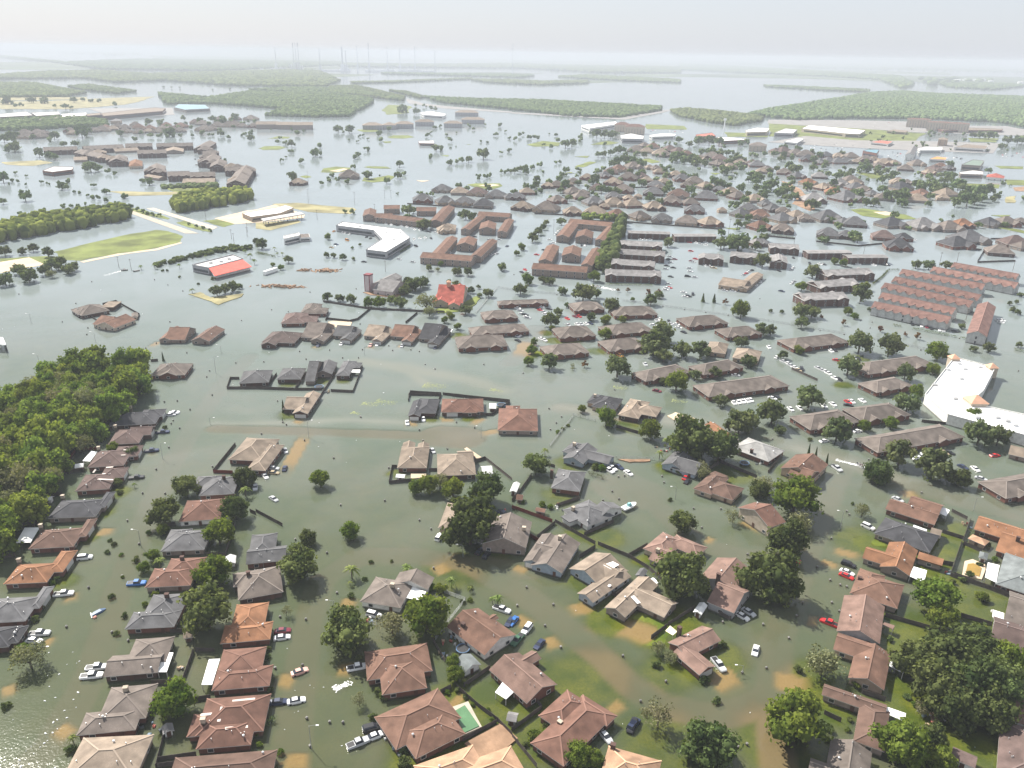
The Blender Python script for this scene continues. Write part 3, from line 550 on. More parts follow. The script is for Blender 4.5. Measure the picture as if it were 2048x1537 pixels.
def parse_house(line):
    """label;where|roof wall eave pitch|zone: wings|extras"""
    global HN
    f = [x.strip() for x in line.split('|')]; s, where = f[0], f[1]; o = f[2].split(); roof, wall = o[0], o[1]; ez = float(o[2]) if len(o) > 2 else 2.3; k = float(o[3]) if len(o) > 3 else .42; floors = 2 if ez > 4.2 else 1
    specs = []; z0 = f[3].split()[0]
    for wspec in f[3][len(z0):].split(';'):
        q = wspec.split(); zn = z0
        if q[0] in ZONES: zn = q.pop(0)
        specs.append([q[0], zn]+[float(x) for x in q[1:7]]+[q[7] if len(q) > 7 else ''])
    org, rz, wings = local_wings(specs, ez); HN += 1
    nm = 'house'
    root, ro, cs, sn = house_core(nm, org, rz, wings, roof, wallm(wall), k, 2, floors, HN)
    for ex in (f[4].split(';') if len(f) > 4 and f[4] else []):
        q = ex.split(); zn = z0
        if q[0] in ZONES: zn = q.pop(0)
        kd = q.pop(0)
        if q[0] in ZONES: zn = q.pop(0)
        v = [float(x) for x in q]
        if kd in 'ck':                                   # chimney
            p = roof_pt(zn, v[0], v[1], org, rz, wings, k); b = MB(); h_ = 1.5 if len(v) < 3 else v[2]; b.box(-.55, .55, -.45, .45, -2.2, h_); b.box(-.65, .65, -.55, .55, h_, h_+.15)
            b.build('chimney', wallm({'c': 'beige', 'k': 'dbrick'}[kd]), ro, p)
        elif kd in 'pq':                                 # patio cover on posts / shade roof
            P = [zat(zn, v[j], v[j+1], 2.15) for j in range(0, 8, 2)]; lp = [((p-org).x*cs+(p-org).y*sn, -(p-org).x*sn+(p-org).y*cs) for p in P]
            b = MB(); b.prism(lp, 2.05, 2.17); pc = b.build('patio_cover', PATIO if kd == 'p' else roofm(roof), root)
            cx_, cy_ = sum(p[0] for p in lp)/4, sum(p[1] for p in lp)/4
            for p in lp: link('post', POST_ME, pc, (p[0]*.93+cx_*.07, p[1]*.93+cy_*.07, 0))
        elif kd == 's':                                  # pale strip on the roof
            a, e = roof_pt(zn, v[0], v[1], org, rz, wings, k), roof_pt(zn, v[2], v[3], org, rz, wings, k); b = MB(); b.bar(a+Vector((0,0,.06)), e+Vector((0,0,.06)), .8 if len(v) < 5 else v[4], .07); b.build('roof_strip', FLASH if len(v) < 5 else PATIO, ro)
    c = proj(org+Vector((0, 0, 2))); root['category'] = 'house'; THINGS.append([root, s+', '+where if where else s, c, False]); landmark(c[0], c[1], s)
    return root
# plain far houses: centre pixel, width in photo pixels
def far_house(px, py, wpx, roof, wall, st='H', rz=None, asp=.85, group=None, det=1, name='house', ez=3.0, k=.66):
    p = at(px, py, 3.0); p.z = 0; w_ = min(32, max(10, 1.1*wpx/ppm(p))); d_ = w_*asp; rz = rz if rz is not None else random.choice((-.25, .1, .35))+random.uniform(-.12, .12)
    wg = [[st, -w_/2, w_/2, -d_/2, d_/2, ez]]
    if random.random() < .75 and st == 'H':
        x = random.choice((-1, 1))*w_*.22; wg.append(['g', x-w_*.2, x+w_*.2, -d_/2-w_*.16, d_*.1, ez-.04])
        if random.random() < .6: wg.append(['g', -x-w_*.14, -x+w_*.14, -d_/2-w_*.07, d_*.05, ez-.08])
    root, ro, cs, sn = house_core(name, p, rz, wg, roof, wallm(wall), k, det, 1)
    root['category'] = 'house'; root['group'] = group or 'houses of the flooded subdivision'
    THINGS.append([root, '%s roofed house' % ROOFN[roof], (px, py), True]); return root
# ================================================================ trees
def crown(name, seed, nclump, nleaf, leaf, mt, h=.85, low=-.7, core=True, cr=(.26, .44)):
    r = np.random.default_rng(seed); V = []; Fq = []; tint = []
    d = r.normal(size=(nclump*4, 3)); d /= np.linalg.norm(d, axis=1)[:, None]; d = d[d[:, 2] > low][:nclump]
    rad = r.uniform(.38, .92, len(d)); rad[: len(d)//6] *= .4; c = d*rad[:, None]; c[:, 2] *= h; cr_ = r.uniform(cr[0], cr[1], len(d)); ct = r.uniform(0, 1, len(d))
    k = r.integers(0, len(d), nleaf); e = r.normal(size=(nleaf, 3)); e /= np.linalg.norm(e, axis=1)[:, None]
    e[:, 2] = np.where(r.random(nleaf) < .5, np.abs(e[:, 2]), e[:, 2])
    pos = c[k]+e*(cr_[k]*r.uniform(.72, 1.12, nleaf))[:, None]
    nr = e+r.normal(size=(nleaf, 3))*.55; nr /= np.linalg.norm(nr, axis=1)[:, None]
    a = np.cross(nr, r.normal(size=(nleaf, 3))); a /= np.linalg.norm(a, axis=1)[:, None]; b_ = np.cross(nr, a); s = leaf*r.uniform(.6, 1.4, nleaf)[:, None]
    v = np.stack([pos-a*s*.6-b_*s*.4, pos+a*s*.5-b_*s*.55+nr*s*.15, pos+a*s*.65+b_*s*.45, pos-a*s*.45+b_*s*.6-nr*s*.12], 1).reshape(-1, 3)
    f = np.arange(nleaf*4).reshape(-1, 4); f = np.concatenate([f[:, [0, 1, 2]], f[:, [0, 2, 3]]]); t1 = np.clip(ct[k]*.7+r.uniform(0, .3, nleaf), 0, 1); t1 = np.concatenate([t1, t1])
    if core:
        n = len(d); cv = (ICO[None]*(cr_*.72)[:, None, None]*r.uniform(.8, 1.1, (n, 12, 1))+c[:, None]).reshape(-1, 3); cf = (ICOF[None]+12*np.arange(n)[:, None, None]).reshape(-1, 3)+len(v)
        v = np.concatenate([v, cv]); f = np.concatenate([f, cf]); t1 = np.concatenate([t1, np.repeat(ct*.5, 20)])
    return npmesh(name, v, f, mt, [('tint', 'FACE', t1)])
def trunk_mesh(name, seed, base=-1.2, top=.1, r0=.075, limbs=5, spread=.5):
    b = MB(); r = random.Random(seed); b.tube([(0,0,base),(r.uniform(-.03,.03),0,base*.5),(0,0,top)], [r0, r0*.8, r0*.5], 7)
    for i in range(limbs):
        a = 6.28*i/limbs+r.uniform(-.4, .4); z = base*.45+r.uniform(-.05, .3); s = spread*r.uniform(.7, 1.2)
        b.tube([(0,0,z),(math.cos(a)*s*.5, math.sin(a)*s*.5, z+.25),(math.cos(a)*s, math.sin(a)*s, z+.6)], [r0*.5, r0*.35, r0*.15], 5)
    return b.mesh(name, BARK)
TREES = {}
def kind(key, n, fn, trunk=None): TREES[key] = [(fn(i), trunk(i) if trunk else None) for i in range(n)]
TK = lambda i: trunk_mesh('trunk', i)
kind('o', 4, lambda i: crown('oak_crown', 10+i, 46, 3000, .085, LEAF), TK)
kind('n', 3, lambda i: crown('round_crown', 20+i, 40, 2600, .08, LEAFB), TK)
kind('w', 4, lambda i: crown('wood_crown', 30+i, 34, 1500, .10, LEAFW, .95), TK)
kind('y', 2, lambda i: crown('grey_crown', 40+i, 30, 1300, .075, LEAFG, .8, -.45, False), TK)
kind('s', 2, lambda i: crown('sparse_crown', 50+i, 26, 700, .07, LEAFG, .9, -.5, False, (.2,.34)), lambda i: trunk_mesh('trunk', i, limbs=9, spread=.75, r0=.05))
kind('m', 4, lambda i: crown('mid_crown', 60+i, 26, 800, .13, LEAFM, .75), TK)
kind('f', 4, lambda i: crown('far_crown', 70+i, 14, 220, .24, LEAFF, .75), TK)
kind('a', 2, lambda i: crown('autumn_crown', 80+i, 14, 400, .13, REDL, 1.3), TK)
kind('b', 3, lambda i: crown('bush_leaves', 90+i, 22, 900, .13, LEAF, .8, -.2), None)
kind('g', 2, lambda i: crown('bright_bush_leaves', 95+i, 22, 900, .13, LEAFB, .8, -.2), None)
def palm_mesh(i, nfr=26, ln=1.0):
    r = random.Random(i+5); V = []; Fa = []; T = []
    for q in range(nfr):
        a = 6.28*q/nfr*1.618*5; el = r.uniform(.1, 1.25); prev = None; n = 7; tn = r.random()
        for j in range(n+1):
            s = j/n; h_ = math.cos(el)*s*ln*(1-.12*s); z = math.sin(el)*s*ln*.75-.62*s*s*ln*math.cos(el*.6); wd = .085*ln*(1.15-s)*(.35+min(1, s*4)); x, y = math.cos(a)*h_, math.sin(a)*h_
            px, py = -math.sin(a)*wd, math.cos(a)*wd
            V += [(x-px, y-py, z-.05*ln), (x, y, z), (x+px, y+py, z-.05*ln)]
            if j:
                b_ = len(V)-6; Fa += [(b_, b_+1, b_+4), (b_, b_+4, b_+3), (b_+1, b_+2, b_+5), (b_+1, b_+5, b_+4)]; T += [tn]*4
    return npmesh('palm_fronds', V, Fa, PALML, [('tint', 'FACE', T)])
kind('p', 3, lambda i: palm_mesh(i), lambda i: trunk_mesh('trunk', i, -1.6, .02, .07, 0))
def conifer_mesh(i):
    r = np.random.default_rng(i); n = 500; z = r.uniform(0, 1, n)**1.1; a = r.uniform(0, 6.28, n); rad = (1-z)*.42*r.uniform(.6, 1.1, n); pos = np.stack([np.cos(a)*rad, np.sin(a)*rad, z*2-1], 1)
    e = r.normal(size=(n, 3)); e /= np.linalg.norm(e, axis=1)[:, None]; g_ = np.cross(e, r.normal(size=(n, 3))); g_ /= np.linalg.norm(g_, axis=1)[:, None]
    v = np.stack([pos+e*.1, pos-e*.06+g_*.08, pos-e*.06-g_*.08], 1).reshape(-1, 3); f = np.arange(3*n).reshape(-1, 3)
    cone = [(math.cos(k*.785)*.3, math.sin(k*.785)*.3, -.95) for k in range(8)]+[(0, 0, .9)]; v = np.concatenate([v, cone]); f = np.concatenate([f, [(3*n+k, 3*n+(k+1) % 8, 3*n+8) for k in range(8)]])
    return npmesh('conifer_crown', v, f, LEAF, [('tint', 'FACE', r.uniform(0, 1, len(f)))])
kind('c', 2, conifer_mesh, lambda i: trunk_mesh('trunk', i, -1.3, 0, .06, 0))
TNAME = dict(o=('oak_tree','dark green oak','tree'), n=('leafy_tree','bright leafy tree','tree'), w=('wood_tree','leafy tree','tree'), y=('pale_tree','pale grey tree','tree'), s=('sparse_tree','half bare tree','tree'), m=('shade_tree','round green tree','tree'), f=('distant_tree','green tree','tree'), a=('autumn_tree','reddish brown tree','tree'), b=('bush','dark green bush','bush'), g=('bright_bush','bright green bush','bush'), p=('palm_tree','palm tree','palm'), c=('conifer_tree','dark pointed conifer','tree'))
TG = dict(o='oaks among the houses', n='bright leafy trees', w='trees of the flooded wood', y='pale trees', s='thin trees', m='shade trees round the apartments', f='small trees standing in the far flood', a='autumn coloured trees', b='dark bushes in the water', g='bright bushes', p='palms', c='conifers')
FARQ = []
def tree(key, zn, x, y, wpx, label=None, hf=None, dz=0, now=False):
    if key == 'f' and not now: FARQ.append((wpx/ZONES[zn][2], key, zn, x, y, wpx)); return
    px, py = zp(zn, x, y); wpx = wpx/ZONES[zn][2]; z = 4.0
    for _ in range(4):
        p = at(px, py, z); r_ = wpx/2/ppm(p); lift = dict(b=.35, g=.35, p=1.15, c=1.0, f=.85, s=.95, a=1.0).get(key, .8); z = min(r_*lift, 9 if key != 'c' else 9)
    p = at(px, py, z+dz); nm, lb, ct = TNAME[key]; var = random.randrange(len(TREES[key])); cr_, tk = TREES[key][var]; rz = random.uniform(0, 6.28); vs = random.uniform(.88, 1.12)
    if key in 'fbg' or tk is None:
        o = link(nm, cr_, None, p, rz); o.scale = (r_, r_, r_*vs)
        if key == 'f': o.name = nm; t2 = link('trunk', tk, o)
    else:
        o = empty(nm, p, rz); o.scale = (r_*random.uniform(.9, 1.12), r_*random.uniform(.88, 1.08), r_*vs); link('trunk', tk, o); link('crown', cr_, o)
    th = dict(o=(50, 80), n=(40, 70), m=(18, 36), f=(9, 15), b=(13, 17), g=(12, 17), p=(14, 34), y=(30, 50)).get(key)
    if th: lb = ('small ' if wpx < th[0] else 'large ' if wpx > th[1] else 'medium ')+lb
    o['category'] = ct; o['group'] = TG[key]; THINGS.append([o, label or lb, (px, py), label is None])
    return o
def flush_far(keep=285):
    FARQ.sort(key=lambda q: -q[0])
    for q in FARQ[:keep]: tree(*q[1:], now=True)
    V = []; Fc = []; n0 = 0; T = []; r = np.random.default_rng(3)
    for q in FARQ[keep:]:
        px, py = zp(q[2], q[3], q[4]); z = 3.0
        for _ in range(3): p = at(px, py, z); r_ = q[0]/2/ppm(p); z = r_*.85
        for k in range(5):
            c_ = np.array([p.x, p.y, z])+r.normal(size=3)*r_*.38*np.array([1, 1, .6]); V.append(ICO*r_*r.uniform(.4, .62)*r.uniform(.8, 1.2, (12, 1))+c_); Fc.append(ICOF+n0); n0 += 12; T.append(np.full(20, r.random()))
    if V:
        o = link('distant_trees', npmesh('distant_trees', np.concatenate(V), np.concatenate(Fc), LEAFF, [('tint', 'FACE', np.concatenate(T))])); o['kind'] = 'stuff'; o['label'] = 'smallest scattered trees far off in the flood'; o['category'] = 'trees'
# ================================================================ vehicles
TYRE = mat('tyre', (.02,.02,.02), .9, .1, rand=0); LAMP = mat('lamp_glass', (.6,.58,.5), .15, .05, rand=0, spec=.6); TAIL = mat('tail_lamp', (.35,.02,.02), .3, .05, rand=0)
CARC = dict(w=('white',(.75,.75,.74)), s=('silver',(.45,.46,.47)), k=('black',(.02,.02,.022)), b=('blue',(.03,.13,.38)), n=('dark blue',(.025,.035,.075)), r=('red',(.45,.02,.02)), g=('grey',(.16,.17,.18)), t=('tan',(.38,.31,.2)), m=('maroon',(.16,.02,.035)), p=('pale pink',(.62,.36,.30)), c=('pale blue',(.22,.30,.38)), e=('green',(.05,.12,.07)), o=('orange',(.5,.2,.04)))
def carm(c):
    return mat('paint_'+CARC[c][0].replace(' ', '_'), CARC[c][1], .28, .03, rand=.04, spec=.5)
CARK = dict(c=('car','sedan'), u=('sport_utility_car','utility car'), p=('pickup_truck','pickup'), v=('van','van'))
def loft(sec):
    """sec: list of (x, halfwidth, z0, z1, topwidth factor) along the length"""
    v = []; f = []
    for x, hw, z0, z1, tw in sec: v += [(x,-hw,z0),(x,hw,z0),(x,hw,(z0+z1)*.55),(x,hw*tw,z1),(x,-hw*tw,z1),(x,-hw,(z0+z1)*.55)]
    n = len(sec)
    for i in range(n-1):
        for k in range(6): f.append((i*6+k, (i+1)*6+k, (i+1)*6+(k+1) % 6, i*6+(k+1) % 6))
    f.append(tuple(range(6))); f.append(tuple((n-1)*6+k for k in range(5, -1, -1))); return v, f
BODY = dict(c=[(-2.35,.78,.35,.8,.9),(-2.2,.86,.28,.92,.92),(-1.3,.9,.25,.98,.93),(.9,.9,.25,.98,.93),(1.9,.87,.25,.86,.9),(2.3,.76,.33,.7,.88)],
            u=[(-2.35,.84,.4,1.1,.93),(-2.2,.92,.35,1.15,.94),(1.0,.94,.35,1.15,.94),(2.1,.9,.35,1.05,.92),(2.4,.8,.42,.85,.9)],
            v=[(-2.5,.88,.4,1.15,.94),(1.5,.95,.35,1.15,.94),(2.3,.88,.4,.95,.9)],
            p=[(-2.9,.92,.45,1.05,.96),(-.9,.95,.42,1.08,.96),(1.2,.95,.42,1.1,.94),(2.5,.92,.42,1.05,.92),(2.8,.82,.5,.9,.9)])
CABW = dict(c=[(-1.7,.74,.92,.98,.95),(-1.0,.72,.92,1.38,.84),(.25,.72,.92,1.4,.84),(1.05,.76,.92,.99,.95)], u=[(-2.3,.82,1.1,1.2,.95),(-2.0,.8,1.1,1.72,.86),(.4,.8,1.1,1.74,.86),(1.2,.84,1.1,1.16,.95)], v=[(-2.45,.84,1.1,1.9,.88),(.8,.84,1.1,1.92,.88),(1.7,.86,1.1,1.16,.95)], p=[(-.85,.84,1.02,1.12,.95),(-.7,.82,1.02,1.75,.86),(.6,.82,1.02,1.77,.86),(1.3,.86,1.02,1.1,.95)])
TOP = dict(c=(-1.05,.3,.60,1.38), u=(-2.0,.45,.68,1.72), v=(-2.4,.8,.73,1.9), p=(-.7,.62,.69,1.75))
CARME = {}
def car_meshes(k, c):
    if (k, c) in CARME: return CARME[(k, c)]
    b = MB(); b.add(*loft(BODY[k])); x0, x1, hw, z = TOP[k]; b.box(x0, x1, -hw, hw, z+.004, z+.07)
    if k == 'p':
        b2 = MB(); b2.box(-2.75, -1.0, -.74, .74, 1.085, 1.1)
        bed = CARME.setdefault('bed', b2.mesh('cargo_bed', DARKM))
    me = b.mesh('body', carm(c)); g_ = MB(); g_.add(*loft(CABW[k])); gm = CARME.setdefault(('g', k), g_.mesh('windows', GLASS))
    CARME[(k, c)] = (me, gm); return CARME[(k, c)]
b = MB(); b.tube([(0,-.11,0),(0,.11,0)], .33, 12); WHEEL = b.mesh('wheel', TYRE)
b = MB(); b.box(-.03, .03, -.16, .16, -.07, .07); HLAMP = b.mesh('headlight', LAMP); b = MB(); b.box(-.03, .03, -.14, .14, -.08, .08); TLAMP = b.mesh('tail_lamp', TAIL)
def car(code, zn, x, y, dx, dy, detail=True, label=None, dip=-.32):
    k, c = code; px, py = zp(zn, x, y); p = at(px, py, .6); q = at(px+dx, py+dy, .6)-p; rz = math.atan2(q.y, q.x)
    nm, kd = CARK[k]; me, gm = car_meshes(k, c); p.z = dip
    o = empty(nm, p, rz); link('body', me, o); link('windows', gm, o)
    if k == 'p': link('cargo_bed', CARME['bed'], o)
    if detail:
        L_ = BODY[k][-1][0]; B_ = BODY[k][0][0]
        for wx in (L_-.85, B_+.85):
            for wy in (-.82, .82): link('wheel', WHEEL, o, (wx, wy, .33))
        for s in (-.55, .55): link('headlight', HLAMP, o, (L_-.1, s, .66 if k == 'c' else .8)); link('tail_lamp', TLAMP, o, (B_+.03, s, .68 if k == 'c' else .85))
    lb = '%s %s' % (CARC[c][0], kd); o['category'] = {'c': 'car', 'u': 'car', 'v': 'van', 'p': 'pickup'}[k]; o['group'] = 'vehicles standing in the flood' if detail else 'cars in the flooded car parks'
    THINGS.append([o, label or lb, (px, py), label is None]); return o
# ================================================================ fences, poles, mailboxes, sheds
def fence(zn, xy, mt=None, h=1.35, lb='dark wooden board fence', name='wooden_fence', z0=0):
    P = [zat(zn, xy[i], xy[i+1], z0) for i in range(0, len(xy), 2)]; o3 = P[0]; b = MB(); pb = MB(); rb = MB(); root = empty(name, (o3.x, o3.y, 0))
    for a, e in zip(P[:-1], P[1:]):
        d_ = e-a; n = max(1, int(d_.length/2.4)); nm = Vector((-d_.y, d_.x, 0)).normalized()*.06
        for j in range(n):
            s = a+d_*(j/n)-o3; t_ = a+d_*((j+1)/n)-o3; hh = h+random.uniform(-.04, .04); b.bar((s.x, s.y, (hh-1.2)/2), (t_.x, t_.y, (hh-1.2)/2), .05, hh+1.2)
            pb.box(s.x-.06+nm.x, s.x+.06+nm.x, s.y-.06+nm.y, s.y+.06+nm.y, -1, h+.08)
        rb.bar(a-o3+nm+Vector((0,0,h-.25)), e-o3+nm+Vector((0,0,h-.25)), .05, .1)
    b.build('board_panel', mt or WOODF, root); pb.build('post', mt or WOODF, root); rb.build('rail', mt or WOODF, root)
    c = proj((P[0]+P[-1])/2); root['category'] = 'fence'; root['group'] = 'yard fences'; THINGS.append([root, lb, c, True]); return root
MESHF = mat('chain_link', (.30,.31,.30), .6, .1)
def wire_fence(zn, xy, lb='thin wire fence', h=1.3):
    P = [zat(zn, xy[i], xy[i+1]) for i in range(0, len(xy), 2)]; o3 = P[0]; b = MB(); pb = MB(); root = empty('wire_fence', (o3.x, o3.y, 0))
    for a, e in zip(P[:-1], P[1:]):
        d_ = e-a; n = max(1, int(d_.length/3))
        for j in range(n+1): s = a+d_*(j/n)-o3; pb.box(s.x-.05, s.x+.05, s.y-.05, s.y+.05, -1, h+.05)
        for z in [h*q/6 for q in range(0, 7)]: b.bar(a-o3+Vector((0,0,z)), e-o3+Vector((0,0,z)), .035, .05)
    b.build('wire', MESHF, root); pb.build('post', MESHF, root); c = proj((P[0]+P[-1])/2); root['category'] = 'fence'; root['group'] = 'wire fences'; THINGS.append([root, lb, c, True])
POLEM = mat('pole_metal', (.34,.35,.34), .5, .08, metal=.3); POLEW = mat('pole_wood', (.12,.095,.075), .9, .2)
def street_light(zn, bx, by, tx, ty, arm=2.0, both=False):
    p = zat(zn, bx, by); t_ = zp(zn, tx, ty); h = 7.5
    for _ in range(12):                                    # height whose top projects to the top pixel row
        y = proj(p+Vector((0, 0, h)))[1]; h = max(3, min(14, h+(y-t_[1])*.12))
    o = empty('street_light', p); sx = -1 if t_[0] < proj(p+Vector((0,0,h)))[0] else 1
    b = MB(); b.tube([(0,0,-1),(0,0,h*.6),(0,0,h-.3)], [.1,.08,.06], 6); b.build('pole', POLEM, o)
    b = MB(); b.tube([(0,0,h-.35),(sx*arm*.5,0,h-.05),(sx*arm,0,h)], [.05,.045,.04], 5); b.build('arm', POLEM, o)
    b = MB(); b.box(sx*arm-.35, sx*arm+.35, -.15, .15, h-.1, h+.08); b.build('lamp_head', WHITE, o)
    o['category'] = 'street light'; o['group'] = 'street lights'; THINGS.append([o, 'curved arm street light', zp(zn, bx, by), True])
def utility_pole(zn, bx, by, h=9):
    p = zat(zn, bx, by); o = empty('utility_pole', p); b = MB(); b.tube([(0,0,-1),(0,0,h)], [.16,.1], 6); b.build('pole', POLEW, o); b = MB(); b.box(-1.1, 1.1, -.06, .06, h-.9, h-.75); b.build('crossarm', POLEW, o)
    o['category'] = 'pole'; o['group'] = 'utility poles'; THINGS.append([o, 'slim utility pole', zp(zn, bx, by), True])
b = MB(); b.box(-.24, .24, -.24, .24, -1, .5); MAILP = b.mesh('pillar', wallm('dbrick')); b = MB(); b.box(-.28, .28, -.28, .28, .5, .57); b.box(-.11, .11, -.22, .22, .57, .75); MAILC = b.mesh('mailbox_cap', mat('cap_stone', (.26,.25,.24), .8, .1))
def mailbox(zn, x, y):
    p = zat(zn, x, y, .3); p.z = 0; o = empty('mailbox_pillar', p, random.uniform(0, 3)); link('pillar', MAILP, o); link('cap', MAILC, o)
    o['category'] = 'mailbox'; o['group'] = 'brick mailboxes along the streets'; THINGS.append([o, 'brick mailbox pillar', zp(zn, x, y), True])
def shed(line):
    """label|roof wall ez|zone style a b c"""
    f = [q.strip() for q in line.split('|')]; roof, wall, ez = f[1].split(); q = f[2].split(); org, rz, wg = local_wings([[q[1], q[0]]+[float(v) for v in q[2:8]]], float(ez))
    root, ro, cs, sn = house_core('garden_shed', org, rz, wg, roof, wallm(wall), .5, 0, 1); link('door', DOOR_ME, root, ((wg[0][1]+wg[0][2])/2, wg[0][3]+.42, 0), 0)
    root['category'] = 'shed'; root['group'] = 'garden sheds'; c = proj(org+Vector((0,0,1))); THINGS.append([root, f[0], c, True])
